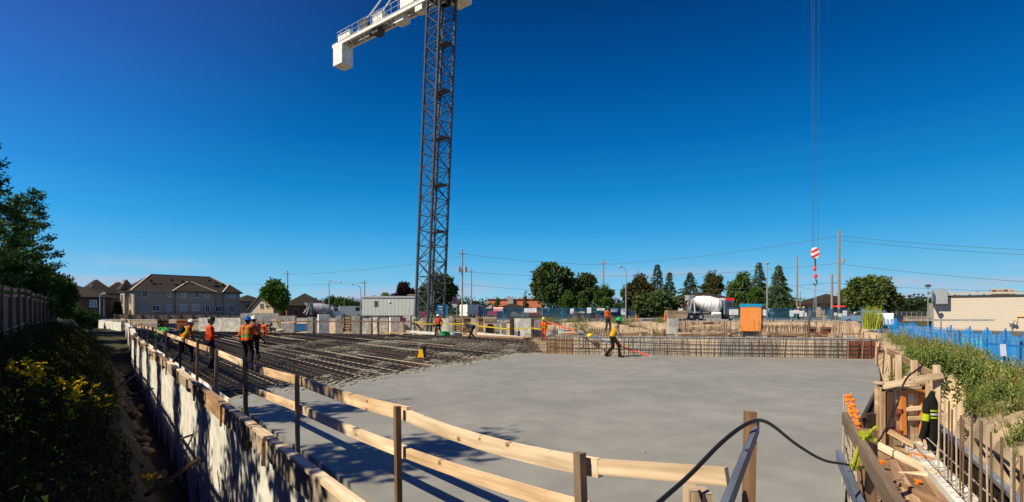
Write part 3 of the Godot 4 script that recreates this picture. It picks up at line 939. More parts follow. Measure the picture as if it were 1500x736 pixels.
	var bt := [[1293, 570, 1293, 660, M.lumber, 0.06], [1303, 572, 1303, 625, M.lumber_dark, 0.07], [1322, 570, 1324, 637, M.orange_ply, 0.07], [1352, 560, 1351, 640, M.orange_ply, 0.055], [1326, 574, 1350, 573, M.orange_ply, 0.06], [1326, 600, 1350, 598, M.lumber, 0.055], [1330, 613, 1350, 613, M.lumber, 0.055], [1305, 603, 1322, 603, M.red_form, 0.07], [1306, 632, 1322, 634, M.red_form, 0.06], [1290, 571, 1354, 568, M.lumber_pale, 0.05]]
	for e in bt:
		var p := Sh.new()
		p.beam(Vector3(dx.call(e[0]), dy.call(e[1]), 0.0), Vector3(dx.call(e[2]), dy.call(e[3]), 0.0), e[5], 0.045, Vector3(0, 0, 1))
		part(p, "batten", e[4], t)
	var tp := Sh.new()
	tp.box(Vector3(0, dy.call(562), -0.05), Vector3(0.66, 0.03, 0.16))
	part(tp, "top_board", M.lumber_pale, t)
	var sd := Sh.new()
	sd.box(Vector3(dx.call(1291) + 0.0, dy.call(568) / 2, -0.08), Vector3(0.025, dy.call(568), 0.08))
	sd.box(Vector3(dx.call(1353) + 0.02, dy.call(568) / 2, -0.08), Vector3(0.025, dy.call(568), 0.08))
	part(sd, "side_board", M.formply, t)
	var hw := [pt(1352, 536, 7.2), pt(1340, 545, 7.15), pt(1330, 553, 7.1), pt(1321, 570, 7.05), pt(1316, 590, 7.0), pt(1306, 612, 6.9), pt(1292, 640, 6.8), pt(1284, 650, 6.75)]
	var hp := Sh.new()
	hp.tube(rel(spline(hw, 5), hw[3]), 0.012, 8)
	single(hp, "power_cable", M.black_rubber, "black cable hanging over the top of the bulkhead", "cable", hw[3])
	# orange jar and caps on the floor
	for e in [[1342, 708, 5.9, "orange spare cap lying on the pit floor by a timber"], [1290, 679, 6.4, "orange spare cap near the foot of the dark rail"]]:
		var c := Sh.new()
		c.col = Color(0.93, 0.2, 0.015)
		c.lathe(Vector3.ZERO, Vector3(0.3, 1, 0.2), [Vector2(0.02, 0), Vector2(0.02, 0.06), Vector2(0.04, 0.065), Vector2(0.04, 0.08), Vector2(0, 0.082)], 12)
		single(c, "spare_cap", M.paint, e[3], "safety cap", pt(e[0], e[1], e[2]) - Vector3(0, 0.04, 0), 0.0, "spare orange caps")
	jacket()
func jacket():
	var z := 7.1
	var o := pt(1363, 582, z)
	var t := thing("jacket", "black work jacket with yellow green reflective bands hung on a post", "jacket", o)
	var outline := [[0, -6], [6, -4], [10, 4], [11, 20], [10, 40], [11, 58], [8, 66], [9, 88], [2, 92], [-3, 88], [-3, 66], [-9, 62], [-15, 60], [-16, 56], [-11, 40], [-9, 20], [-6, 4]]
	# body built as a stack of rings so that it hangs with folds
	var s := Sh.new()
	s.col = Color(0.012, 0.012, 0.014)
	var rows := [[-9, 3, 1.5, 1.5], [-5, 2, 4, 3], [-1, 2, 6, 4], [3, 1, 9.5, 5], [9, 1, 12, 6], [18, 1, 11.5, 6.5], [30, 1, 10, 7.5], [45, 1, 10.5, 7.5], [58, 1, 11, 7], [66, 2, 8, 5], [80, 3, 6, 4], [92, 3, 4, 3]]
	var N := 20
	for r in rows:
		for i in N + 1:
			var an := TAU * i / N
			var fold := 1.0 + 0.14 * sin(an * 5 + r[0] * 0.07) * clampf(r[0] / 30.0, 0, 1)
			s.vert(Vector3((r[1] + cos(an) * r[2] * 0.8 * fold) / F * z, -r[0] / F * z, sin(an) * r[3] * fold / F * z), Vector3(cos(an), 0.1, sin(an)).normalized())
	for j in rows.size() - 1:
		for i in N:
			var q := j * (N + 1) + i
			s.ix.append_array([q, q + 1, q + N + 1, q + 1, q + N + 2, q + N + 1])
	s.tube(rel(spline([Vector3(-6, -10, 1) / F * z, Vector3(-9, -22, 4) / F * z, Vector3(-12, -42, 5) / F * z, Vector3(-15, -60, 3) / F * z]), Vector3.ZERO), 0.042, 10, 0.036)
	part(s, "body", M.cloth, t)
	for e in [[19, 0, Color(0.55, 0.72, 0.02), 0.018], [24, 0, Color(0.75, 0.78, 0.75), 0.02], [29, 0, Color(0.55, 0.72, 0.02), 0.018]]:
		var b := Sh.new()
		b.col = e[2]
		var k := 0
		for i in N + 1:
			var an := TAU * i / N
			for hh in [-1, 1]: b.vert(Vector3((1 + cos(an) * 9.2) / F * z, -e[0] / F * z + hh * e[3] * 0.5 * 1.4, sin(an) * 8.4 / F * z), Vector3(cos(an), 0, sin(an)))
		for i in N: b.ix.append_array([i * 2, i * 2 + 1, i * 2 + 2, i * 2 + 1, i * 2 + 3, i * 2 + 2])
		part(b, "reflective_band", M.cloth, t)
	var sl := Sh.new()
	sl.col = Color(0.55, 0.72, 0.02)
	sl.tube([Vector3(-9.4, -24, 4.2) / F * z, Vector3(-11, -34, 4.8) / F * z], 0.044, 10)
	part(sl, "sleeve_band", M.cloth, t)

# ------------------------------------------------------------------ people
class Field:      # smooth union of tapered capsules on a grid, meshed as surface nets, coloured by the nearest bone
	var cell := 0.02
	var bones := []     # [a, b, ra, rb, colour]
	var k := 0.03
	func bone(a: Vector3, b: Vector3, ra: float, rb: float, c: Color): bones.append([a, b, ra, rb, c])
	func build(s: Sh):
		var lo := Vector3.ONE * 1e9; var hi := -lo
		for q in bones:
			var r: float = maxf(q[2], q[3]) + cell * 2
			lo = lo.min(q[0] - Vector3.ONE * r).min(q[1] - Vector3.ONE * r)
			hi = hi.max(q[0] + Vector3.ONE * r).max(q[1] + Vector3.ONE * r)
		var n := Vector3i(((hi - lo) / cell).ceil()) + Vector3i.ONE * 2
		var f := PackedFloat32Array(); f.resize(n.x * n.y * n.z); f.fill(1.0)
		var best := PackedFloat32Array(); best.resize(f.size()); best.fill(1e9)
		var who := PackedByteArray(); who.resize(f.size())
		var sx := 1; var sy := n.x; var sz := n.x * n.y
		for bi in bones.size():
			var q: Array = bones[bi]
			var a: Vector3 = q[0]; var b: Vector3 = q[1]; var ra: float = q[2]; var rb: float = q[3]
			var pad := maxf(ra, rb) + cell * 2.2
			var l := ((a.min(b) - Vector3.ONE * pad - lo) / cell).floor().max(Vector3.ZERO)
			var h := ((a.max(b) + Vector3.ONE * pad - lo) / cell).ceil().min(Vector3(n) - Vector3.ONE)
			var ab := b - a
			var dd := maxf(ab.length_squared(), 1e-9)
			for z in range(int(l.z), int(h.z) + 1):
				for y in range(int(l.y), int(h.y) + 1):
					for x in range(int(l.x), int(h.x) + 1):
						var p := lo + Vector3(x, y, z) * cell
						var t := clampf((p - a).dot(ab) / dd, 0.0, 1.0)
						var d := p.distance_to(a + ab * t) - (ra + (rb - ra) * t)
						var i := x + y * sy + z * sz
						var o := f[i]
						if d < best[i]:
							best[i] = d; who[i] = bi
						var hh := clampf(0.5 + 0.5 * (o - d) / k, 0.0, 1.0)
						f[i] = o + (d - o) * hh - k * hh * (1.0 - hh)
		var id := {}
		var offs := [0, sx, sy, sx + sy, sz, sx + sz, sy + sz, sx + sy + sz]
		var ov := [Vector3(0, 0, 0), Vector3(1, 0, 0), Vector3(0, 1, 0), Vector3(1, 1, 0), Vector3(0, 0, 1), Vector3(1, 0, 1), Vector3(0, 1, 1), Vector3(1, 1, 1)]
		var ed := [[0, 1], [2, 3], [4, 5], [6, 7], [0, 2], [1, 3], [4, 6], [5, 7], [0, 4], [1, 5], [2, 6], [3, 7]]
		for z in n.z - 1:
			for y in n.y - 1:
				for x in n.x - 1:
					var i := x + y * sy + z * sz
					var m := 0
					for c in 8:
						if f[i + offs[c]] < 0.0: m |= 1 << c
					if m == 0 or m == 255: continue
					var p := Vector3.ZERO; var cnt := 0
					for e in ed:
						var A: int = e[0]; var B: int = e[1]
						if (m >> A & 1) != (m >> B & 1):
							var fa := f[i + offs[A]]; var fb := f[i + offs[B]]
							p += ov[A].lerp(ov[B], fa / (fa - fb)); cnt += 1
					p /= cnt
					var g := Vector3(f[i + 1] - f[i], f[i + sy] - f[i], f[i + sz] - f[i]) + Vector3(f[i + 7 * 0 + sx + sy + sz] - f[i + sy + sz], f[i + sx + sy + sz] - f[i + sx + sz], f[i + sx + sy + sz] - f[i + sx + sy])
					s.col = bones[who[i]][4]
					id[i] = s.vert(lo + (Vector3(x, y, z) + p) * cell, g.normalized())
		for i in id:
			for ax in [[sx, sy, sz], [sy, sz, sx], [sz, sx, sy]]:
				var a: int = ax[0]; var b: int = ax[1]; var c: int = ax[2]
				if (f[i] < 0.0) == (f[i + a] < 0.0): continue
				if not (id.has(i - b) and id.has(i - c) and id.has(i - b - c)): continue
				var q := [id[i], id[i - b], id[i - b - c], id[i - c]]
				if f[i] < 0.0: s.ix.append_array([q[0], q[2], q[1], q[0], q[3], q[2]])
				else: s.ix.append_array([q[0], q[1], q[2], q[0], q[2], q[3]])

var hand_shape: Sh
var head_shape: Sh
func make_hand() -> Sh:      # relaxed right hand: wrist at the origin, fingers towards -y, palm facing -x... thumb towards +z
	var f := Field.new()
	f.cell = 0.0045; f.k = 0.006
	var c := Color.WHITE
	f.bone(Vector3(0, 0.02, 0), Vector3(0, -0.02, 0), 0.026, 0.026, c)
	for j in 4:
		var z := 0.03 - j * 0.02
		f.bone(Vector3(0, -0.015, z * 0.6), Vector3(0.002, -0.085, z), 0.015, 0.0125, c)
		var l: float = [0.040, 0.045, 0.042, 0.033][j]
		var a := Vector3(0.002, -0.09, z); var b := a + Vector3(-0.012, -l, 0); var d := b + Vector3(-0.020, -l * 0.6, 0); var e := d + Vector3(-0.020, -l * 0.3, 0)
		f.bone(a, b, 0.0105, 0.0095, c); f.bone(b, d, 0.0092, 0.0085, c); f.bone(d, e, 0.0082, 0.0072, c)
	f.bone(Vector3(0, -0.02, 0.02), Vector3(-0.015, -0.055, 0.05), 0.017, 0.0125, c)
	f.bone(Vector3(-0.015, -0.055, 0.05), Vector3(-0.03, -0.088, 0.056), 0.0115, 0.0095, c)
	var s := Sh.new()
	f.build(s)
	return s
func make_head() -> Sh:      # chin to crown about 0.23; neck joint at the origin, face towards +z
	var f := Field.new()
	f.cell = 0.008; f.k = 0.02
	var sk := Color.WHITE; var hair := Color(0.12, 0.09, 0.07)
	f.bone(Vector3(0, 0.145, -0.012), Vector3(0, 0.14, 0.022), 0.082, 0.076, sk)
	f.bone(Vector3(0, 0.09, 0.02), Vector3(0, 0.05, 0.055), 0.06, 0.032, sk)
	f.bone(Vector3(0, 0.12, 0.095), Vector3(0, 0.093, 0.112), 0.010, 0.014, sk)
	f.bone(Vector3(-0.022, 0.066, 0.088), Vector3(0.022, 0.066, 0.088), 0.009, 0.009, Color(0.75, 0.45, 0.42))
	for x in [-1, 1]:
		f.bone(Vector3(x * 0.030, 0.128, 0.087), Vector3(x * 0.034, 0.128, 0.086), 0.010, 0.010, Color(0.25, 0.2, 0.2))
		f.bone(Vector3(x * 0.018, 0.146, 0.092), Vector3(x * 0.044, 0.146, 0.083), 0.008, 0.007, hair)
		f.bone(Vector3(x * 0.080, 0.135, -0.005), Vector3(x * 0.077, 0.098, 0.0), 0.014, 0.010, sk)
	f.bone(Vector3(0, 0.165, -0.045), Vector3(0, 0.10, -0.055), 0.062, 0.045, hair)
	f.bone(Vector3(-0.04, 0.17, -0.02), Vector3(0.04, 0.17, -0.02), 0.055, 0.055, hair)
	var s := Sh.new()
	f.build(s)
	return s
func ik(a: Vector3, b: Vector3, l1: float, l2: float, hint: Vector3) -> Array:
	var d := b - a
	var l := clampf(d.length(), 0.05, (l1 + l2) * 0.995)
	d = d.normalized()
	b = a + d * l
	var x := (l1 * l1 - l2 * l2 + l * l) / (2 * l)
	var h := sqrt(maxf(0.0, l1 * l1 - x * x))
	var up := (hint - d * hint.dot(d)).normalized()
	return [a + d * x + up * h, b]
# p: bend (torso forward, rad), twist, squat, feet [L, R], hands [L, R] relative to the ground origin, facing +z; colours
func person(label: String, at: Vector3, turn: float, p: Dictionary, cell := 0.022) -> Node3D:
	var o := thing("person", label, "person", at, turn, p.get("group", "workers on the building site"))
	var skin: Color = p.get("skin", Color(0.42, 0.23, 0.14))
	var shirt: Color = p.get("shirt", Color(0.5, 0.1, 0.02))
	var legs: Color = p.get("legs", Color(0.014, 0.015, 0.02))
	var boots: Color = p.get("boots", Color(0.03, 0.022, 0.016))
	var sleeve: Color = p.get("sleeve", shirt)
	var fore: Color = p.get("fore", skin)
	var bend: float = p.get("bend", 0.06)
	var hipy: float = p.get("hip", 0.93)
	var lean := Basis(Vector3.RIGHT, bend)
	var hip := Vector3(0, hipy, p.get("hipz", 0.0))
	var tw := Basis(Vector3.UP, p.get("twist", 0.0))
	var sp := func(v: Vector3) -> Vector3: return hip + lean * (tw * v)
	var f := Field.new()
	f.cell = cell; f.k = 0.045
	# trunk
	for x in [-1, 1]:
		f.bone(hip + Vector3(x * 0.075, -0.02, 0), hip + Vector3(x * 0.06, 0.06, 0), 0.115, 0.105, legs)
		f.bone(sp.call(Vector3(x * 0.065, 0.06, 0)), sp.call(Vector3(x * 0.07, 0.24, 0.01)), 0.108, 0.115, shirt)
		f.bone(sp.call(Vector3(x * 0.07, 0.24, 0.01)), sp.call(Vector3(x * 0.095, 0.42, -0.005)), 0.115, 0.105, shirt)
		f.bone(sp.call(Vector3(x * 0.095, 0.43, -0.01)), sp.call(Vector3(x * 0.175, 0.46, -0.01)), 0.085, 0.068, shirt)
	f.bone(sp.call(Vector3(0, 0.47, 0)), sp.call(Vector3(0, 0.58, 0.015)), 0.058, 0.052, skin)
	# legs
	var feet: Array = p.get("feet", [Vector3(-0.13, 0, -0.05), Vector3(0.13, 0, 0.08)])
	for i in 2:
		var x := -1.0 if i == 0 else 1.0
		var h := hip + Vector3(x * 0.095, -0.02, 0)
		var an: Vector3 = feet[i] + Vector3(0, 0.09, 0)
		var kn := ik(h, an, 0.43, 0.42, Vector3(x * 0.12, 0, 1))
		f.bone(h, kn[0], 0.098, 0.068, legs)
		f.bone(kn[0], kn[1], 0.068, 0.055, legs)
		f.bone(kn[1] + Vector3(0, 0.02, 0), kn[1] + Vector3(0, -0.02, 0), 0.056, 0.056, boots)
		f.bone(kn[1] + Vector3(0, -0.045, -0.02), kn[1] + Vector3(x * 0.03, -0.052, 0.15), 0.046, 0.040, boots)
	# arms
	var hands: Array = p.get("hands", [Vector3(-0.3, 0.85, 0.08), Vector3(0.3, 0.85, 0.1)])
	var wr := []
	for i in 2:
		var x := -1.0 if i == 0 else 1.0
		var sh: Vector3 = sp.call(Vector3(x * 0.20, 0.45, -0.01))
		var el := ik(sh, hands[i], 0.30, 0.27, Vector3(x * 0.5, -0.4, -0.8))
		f.bone(sh, el[0], 0.062, 0.050, sleeve)
		f.bone(el[0], el[1], 0.046, 0.032, fore)
		wr.append([el[0], el[1]])
	var s := Sh.new()
	f.build(s)
	for i in 2:      # hands with five fingers each
		var d: Vector3 = (wr[i][1] - wr[i][0]).normalized()
		var y := -d
		var z := Vector3(0, 0, 1) - y * y.z
		if z.length() < 0.2: z = Vector3(0, 1, 0) - y * y.y
		z = z.normalized()
		var x := y.cross(z)
		s.add(hand_shape, Transform3D(Basis(x if i == 1 else -x, y, z), wr[i][1] + d * 0.02), p.get("glove", skin))
	var nod: float = p.get("nod", 0.1)
	var hb := Basis(Vector3.UP, p.get("look", 0.0)) * Basis(Vector3.RIGHT, bend * 0.7 + nod)
	var hp: Vector3 = sp.call(Vector3(0, 0.55, 0.01))
	var hd := Sh.new()
	hd.add(head_shape, Transform3D.IDENTITY)
	for i in hd.c.size(): hd.c[i] = hd.c[i] * skin if hd.c[i].r > 0.2 else (p.get("hair", Color(0.02, 0.015, 0.012)))
	s.add(hd, Transform3D(hb, hp))
	part(s, "body", M.cloth, o)
	# hard hat: shell, brim, ridge
	if p.has("hat"):
		var hs := Sh.new()
		hs.col = p.hat
		var prof := []
		for i in 9:
			var a := PI / 2 * i / 8.0
			prof.append(Vector2(cos(a) * 0.118 if i < 8 else 0.0, sin(a) * 0.118))
		prof.push_front(Vector2(0.135, -0.012))
		prof.push_front(Vector2(0.142, -0.022))
		prof.push_front(Vector2(0.112, -0.024))
		hs.lathe(Vector3.ZERO, Vector3.UP, prof, 20)
		hs.tube([Vector3(0, 0.02, 0.112), Vector3(0, 0.09, 0.085), Vector3(0, 0.122, 0.03), Vector3(0, 0.122, -0.04), Vector3(0, 0.08, -0.09)], 0.012, 8)
		hs.ball(Vector3(0, -0.016, 0.12), Vector3(0.085, 0.008, 0.065), 14, 6)
		var ob := part(hs, "hard_hat", M.gloss, o)
		ob.transform = Transform3D(hb, hp + hb * Vector3(0, 0.178, -0.002))
	if p.has("vest"):   # sleeveless vest as a shell of its own, with bands
		var vf := Field.new()
		vf.cell = cell; vf.k = 0.04
		var vc: Color = p.vest
		for x in [-1, 1]:
			vf.bone(sp.call(Vector3(x * 0.075, 0.02, 0)), sp.call(Vector3(x * 0.078, 0.24, 0.01)), 0.128, 0.130, vc)
			vf.bone(sp.call(Vector3(x * 0.078, 0.24, 0.01)), sp.call(Vector3(x * 0.10, 0.42, -0.005)), 0.130, 0.116, vc)
			vf.bone(sp.call(Vector3(x * 0.09, 0.43, -0.01)), sp.call(Vector3(x * 0.15, 0.465, -0.01)), 0.094, 0.076, vc)
		var vs := Sh.new()
		vf.build(vs)
		var b1: Color = p.get("band", Color(0.6, 0.75, 0.1))
		var inv := (lean * tw).inverse()
		for i in vs.v.size():
			var q: Vector3 = inv * (vs.v[i] - hip)
			var on := absf(q.y - 0.13) < 0.035 or absf(q.y - 0.24) < 0.0 or absf(absf(q.x) - 0.11) < 0.022 and q.z > 0
			if q.z < 0: on = on or absf(absf(q.x) - (q.y - 0.13) * 0.42) < 0.030 and q.y > 0.13
			if on: vs.c[i] = b1
		part(vs, "vest", M.cloth, o)
	if p.has("bag"):
		var bg := Sh.new()
		bg.col = p.bag
		bg.ball(sp.call(Vector3(0.0, 0.32, -0.15)), Vector3(0.14, 0.19, 0.09), 14, 10)
		bg.tube([sp.call(Vector3(-0.12, 0.46, -0.12)), sp.call(Vector3(-0.12, 0.55, 0.0)), sp.call(Vector3(-0.11, 0.35, 0.14))], 0.022, 8)
		bg.tube([sp.call(Vector3(0.12, 0.46, -0.12)), sp.call(Vector3(0.12, 0.55, 0.0)), sp.call(Vector3(0.11, 0.35, 0.14))], 0.022, 8)
		part(bg, "backpack", M.cloth, o)
	return o
func people():
	hand_shape = make_hand()
	head_shape = make_head()
	var org := Color(0.95, 0.16, 0.012); var orr := Color(0.85, 0.075, 0.015); var yel := Color(0.62, 0.72, 0.03); var blk := Color(0.012, 0.012, 0.015); var grn := Color(0.05, 0.55, 0.10)
	var V := func(a, b, c): return Vector3(a, b, c)
	# near group on the mat; turn 0 faces the camera, PI faces away
	person("worker stooping in a bright green shirt beside the left rail", gp(244, 26.0, -0.06), -1.9, {"bend": 1.0, "hip": 0.82, "hipz": -0.12, "shirt": grn, "hands": [V.call(-0.22, 0.45, 0.55), V.call(0.22, 0.42, 0.5)], "legs": Color(0.03, 0.05, 0.10), "feet": [V.call(-0.16, 0, 0.1), V.call(0.16, 0, -0.12)], "hat": Color(0.03, 0.03, 0.035)})
	person("worker in yellow vest over red shirt with white cap and dark bag", gp(267, 19.6, -0.06), 2.5, {"bend": 0.42, "hip": 0.87, "shirt": Color(0.25, 0.03, 0.02), "vest": Color(0.75, 0.62, 0.02), "band": org, "hands": [V.call(-0.25, 0.8, 0.38), V.call(0.25, 0.75, 0.3)], "feet": [V.call(-0.2, 0, 0.22), V.call(0.2, 0, -0.2)], "hat": Color(0.72, 0.72, 0.70), "bag": Color(0.012, 0.016, 0.035), "boots": Color(0.06, 0.05, 0.05)}, 0.018)
	person("worker in plain orange shirt and black trousers standing on the bar mat", gp(307, 17.4, -0.06), 2.3, {"bend": 0.02, "shirt": orr, "fore": orr, "hat": Color(0.035, 0.05, 0.045), "hands": [V.call(-0.14, 1.08, 0.24), V.call(0.14, 1.05, 0.26)], "feet": [V.call(-0.1, 0, 0.0), V.call(0.1, 0, 0.05)], "look": -0.3}, 0.016)
	person("worker in orange vest with green cross back and blue hard hat", gp(361, 18.3, -0.06), 2.95, {"bend": 0.05, "shirt": org, "vest": org, "band": Color(0.10, 0.42, 0.16), "hat": Color(0.015, 0.10, 0.50), "hands": [V.call(-0.52, 0.82, 0.3), V.call(0.3, 0.85, 0.12)], "feet": [V.call(-0.17, 0, 0.0), V.call(0.16, 0, 0.08)], "skin": Color(0.10, 0.055, 0.035)}, 0.016)
	person("worker in pink shirt with white hard hat behind the blue hard hat worker", gp(373, 20.6, -0.06), -2.2, {"bend": 0.1, "shirt": Color(0.9, 0.13, 0.16), "sleeve": Color(0.05, 0.2, 0.08), "fore": blk, "hat": Color(0.72, 0.72, 0.7), "hands": [V.call(-0.2, 0.9, 0.3), V.call(0.25, 0.85, 0.2)]})
	person("worker bending double in orange near the far wall", gp(387, 38.0, -0.06), 1.4, {"bend": 1.35, "hip": 0.84, "hipz": -0.15, "shirt": org, "fore": org, "legs": Color(0.75, 0.12, 0.015), "hat": Color(0.02, 0.06, 0.3), "hands": [V.call(-0.2, 0.2, 0.45), V.call(0.2, 0.25, 0.5)]}, 0.024)
	person("worker in orange top walking past the foot of the crane", gp(642, 42.0, -0.06), -0.5, {"bend": 0.05, "shirt": Color(0.8, 0.085, 0.02), "hat": Color(0.75, 0.7, 0.65), "hands": [V.call(-0.28, 0.95, 0.2), V.call(0.3, 0.9, -0.05)], "feet": [V.call(-0.1, 0, 0.28), V.call(0.1, 0, -0.25)]}, 0.024)
	person("worker in dark blue bending over beside the form panels", gp(691, 36.5, -0.06), -1.9, {"bend": 1.2, "hip": 0.86, "hipz": -0.12, "shirt": Color(0.04, 0.07, 0.14), "legs": blk, "hands": [V.call(-0.2, 0.35, 0.55), V.call(0.2, 0.4, 0.5)], "feet": [V.call(-0.15, 0, 0.25), V.call(0.15, 0, -0.3)], "skin": Color(0.5, 0.28, 0.16)}, 0.024)
	person("worker in red overalls and yellow hard hat behind the bar wall", gp(797, 38.0, -0.25), -0.3, {"bend": 0.2, "shirt": orr, "fore": orr, "legs": Color(0.8, 0.09, 0.015), "vest": Color(0.9, 0.12, 0.02), "band": yel, "hat": Color(0.85, 0.50, 0.01), "hands": [V.call(-0.3, 0.8, 0.3), V.call(0.32, 0.82, 0.25)]}, 0.024)
	person("worker in orange vest standing high on a column form", gp(890, 34.0, 0.5), 0.5, {"bend": 0.05, "shirt": Color(0.6, 0.6, 0.6), "sleeve": org, "fore": Color(0.35, 0.2, 0.13), "vest": org, "band": Color(0.85, 0.35, 0.05), "hat": Color(0.05, 0.055, 0.07), "legs": Color(0.05, 0.05, 0.06), "hands": [V.call(-0.12, 1.1, 0.3), V.call(0.14, 1.08, 0.3)]}, 0.022)
	person("worker in green hard hat and yellow vest pushing a long float handle", gp(897, 21.3, 0.0), 1.35, {"bend": 0.42, "hip": 0.86, "shirt": Color(0.32, 0.34, 0.36), "fore": Color(0.32, 0.34, 0.36), "vest": Color(0.95, 0.42, 0.01), "band": Color(0.9, 0.62, 0.03), "hat": Color(0.015, 0.33, 0.09), "legs": blk, "hands": [V.call(-0.16, 0.66, 0.42), V.call(0.22, 0.78, 0.12)], "feet": [V.call(-0.12, 0, 0.3), V.call(0.12, 0, -0.25)], "skin": Color(0.06, 0.035, 0.025), "glove": Color(0.7, 0.68, 0.62), "nod": -0.1}, 0.016)
	person("distant worker in orange left of the two before the white signs", on(1169, 66), 0.2, {"shirt": Color(0.85, 0.2, 0.06), "legs": Color(0.02, 0.025, 0.05), "hat": Color(0.6, 0.5, 0.3)}, 0.035)
	person("distant worker in tan shirt right of the two before the white signs", on(1178, 66), -2.8, {"shirt": Color(0.5, 0.38, 0.25), "legs": Color(0.02, 0.025, 0.05), "hat": Color(0.7, 0.6, 0.4)}, 0.035)
	person("driver in orange standing on the rear of the white mixer truck", gp(1003, 66.6, 1.5), 2.6, {"shirt": Color(0.75, 0.12, 0.02), "hat": Color(0.7, 0.5, 0.1), "hands": [V.call(-0.3, 1.25, 0.3), V.call(0.25, 1.1, 0.3)]}, 0.035)

# ------------------------------------------------------------------ plants
var leaf_mesh: Array = []
func leaf_clump(n: int, r: float, l: float, w: float, droop: float) -> ArrayMesh:
	var s := Sh.new()
	for i in n:
		var d := Vector3(R(-1, 1), R(-0.8, 1), R(-1, 1)).normalized()
		var o := d * r * R(0.3, 1.0)
		var dir := (d + Vector3(R(-0.6, 0.6), R(-0.6, 0.3) - droop, R(-0.6, 0.6))).normalized()
		var side := dir.cross(Vector3(R(-1, 1), R(-1, 1), R(-1, 1))).normalized() * w * R(0.7, 1.2)
		var ln := l * R(0.7, 1.3)
		s.col = Color.WHITE * R(0.7, 1.15)
		s.tri(o, o + dir * ln * 0.5 + side, o + dir * ln)
		s.tri(o, o + dir * ln, o + dir * ln * 0.5 - side)
	return s.mesh()
func spray(n: int, l: float, w: float) -> ArrayMesh:     # flat drooping conifer spray pointing along +z
	var s := Sh.new()
	for i in n:
		var f := float(i) / n
		var x := R(-0.35, 0.35) * (1.0 - f * 0.5)
		var a := Vector3(0, -0.10 * f, f * 0.6) * l
		var d := Vector3(x * 2.2, R(-0.6, 0.35), R(0.3, 1.0)).normalized()
		var sd := d.cross(Vector3(R(-0.4, 0.4), 1, R(-0.4, 0.4))).normalized() * w * R(0.6, 1.2)
		s.col = Color.WHITE * R(0.65, 1.15)
		var ln := l * R(0.3, 0.55)
		s.tri(a - sd * 0.5, a + sd * 0.5, a + d * ln)
		s.tri(a - sd * 0.3 + Vector3(0, 0.02, 0), a + Vector3(0, w, 0), a + d * ln * 0.8)
	return s.mesh()
func limb(s: Sh, a: Vector3, b: Vector3, r: float):
	var m := a.lerp(b, 0.5) + Vector3(R(-1, 1), R(0, 1), R(-1, 1)) * a.distance_to(b) * 0.08
	s.tube([a, m, b], r, 6, r * 0.3, false)
# broadleaf tree: lobes is a list of [centre, radii] in metres from the foot of the trunk
func broadleaf(called: String, label: String, at: Vector3, height: float, width: float, col: Color, n := 900, kind := 0, trunk := 0.22, group := "trees along the road beyond the site") -> Node3D:
	var t := thing(called, label, "tree", at, 0.0, group)
	var s := Sh.new()
	var top := Vector3(R(-0.3, 0.3), height * 0.72, R(-0.3, 0.3))
	var r := height * 0.018 + 0.03
	s.tube([Vector3(0, -0.4, 0), Vector3(R(-0.1, 0.1), height * trunk, 0), top * 0.75, top], r, 8, r * 0.25)
	var lobes := []
	var cnt := 13
	width *= 0.8
	for i in cnt:
		var a := TAU * i / cnt * 1.618 * 2 + R(0, 0.6)
		var f := R(0.0, 1.0)
		var y := lerpf(trunk + 0.16, 0.86, f) * height
		var rr := width * 0.5 * sqrt(maxf(0.12, 1.0 - pow((f - 0.30) / 0.85, 2.0)))
		var lr := width * R(0.12, 0.25)
		var c := Vector3(cos(a), 0, sin(a)) * maxf(0.0, rr * R(0.75, 1.25) - lr * 0.8) + Vector3(0, y + height * R(-0.05, 0.07), 0)
		lobes.append([c, Vector3(lr, lr * R(0.7, 0.95), lr)])
		limb(s, Vector3(0, height * R(trunk, trunk + 0.2), 0), c, r * 0.45)
	lobes.append([Vector3(0, height * 0.86, 0), Vector3(width * 0.2, height * 0.14, width * 0.2)])
	lobes.append([Vector3(0, height * 0.55, 0), Vector3(width * 0.32, height * 0.24, width * 0.32)])
	part(s, "trunk", M.bark, t)
	var tf := []
	var cc := []
	for i in n:
		var lb: Array = lobes[rng.randi() % lobes.size()]
		var d := Vector3(R(-1, 1), R(-1, 1), R(-1, 1))
		if d.length() > 1.0: d = d.normalized()
		d *= lerpf(0.75, 1.28, R(0, 1)) if d.length() > 0.5 else 1.0
		if R(0, 1) < 0.06: d *= 1.12
		var p: Vector3 = lb[0] + d * lb[1]
		var sc := R(0.6, 1.4) * width * 0.115
		tf.append(Transform3D(Basis(Vector3(R(-1, 1), R(-1, 1), R(-1, 1)).normalized(), R(0, TAU)).scaled(Vector3.ONE * sc), p))
		var q := R(0.65, 1.3)
		var k: Color = col * q
		if R(0, 1) < 0.12: k = k.lerp(Color(k.g * 1.1, k.g * 1.05, k.b), 0.6)
		cc.append(k)
	swarm(leaf_mesh[kind], tf, cc, "crown", M.leaf, t)
	return t
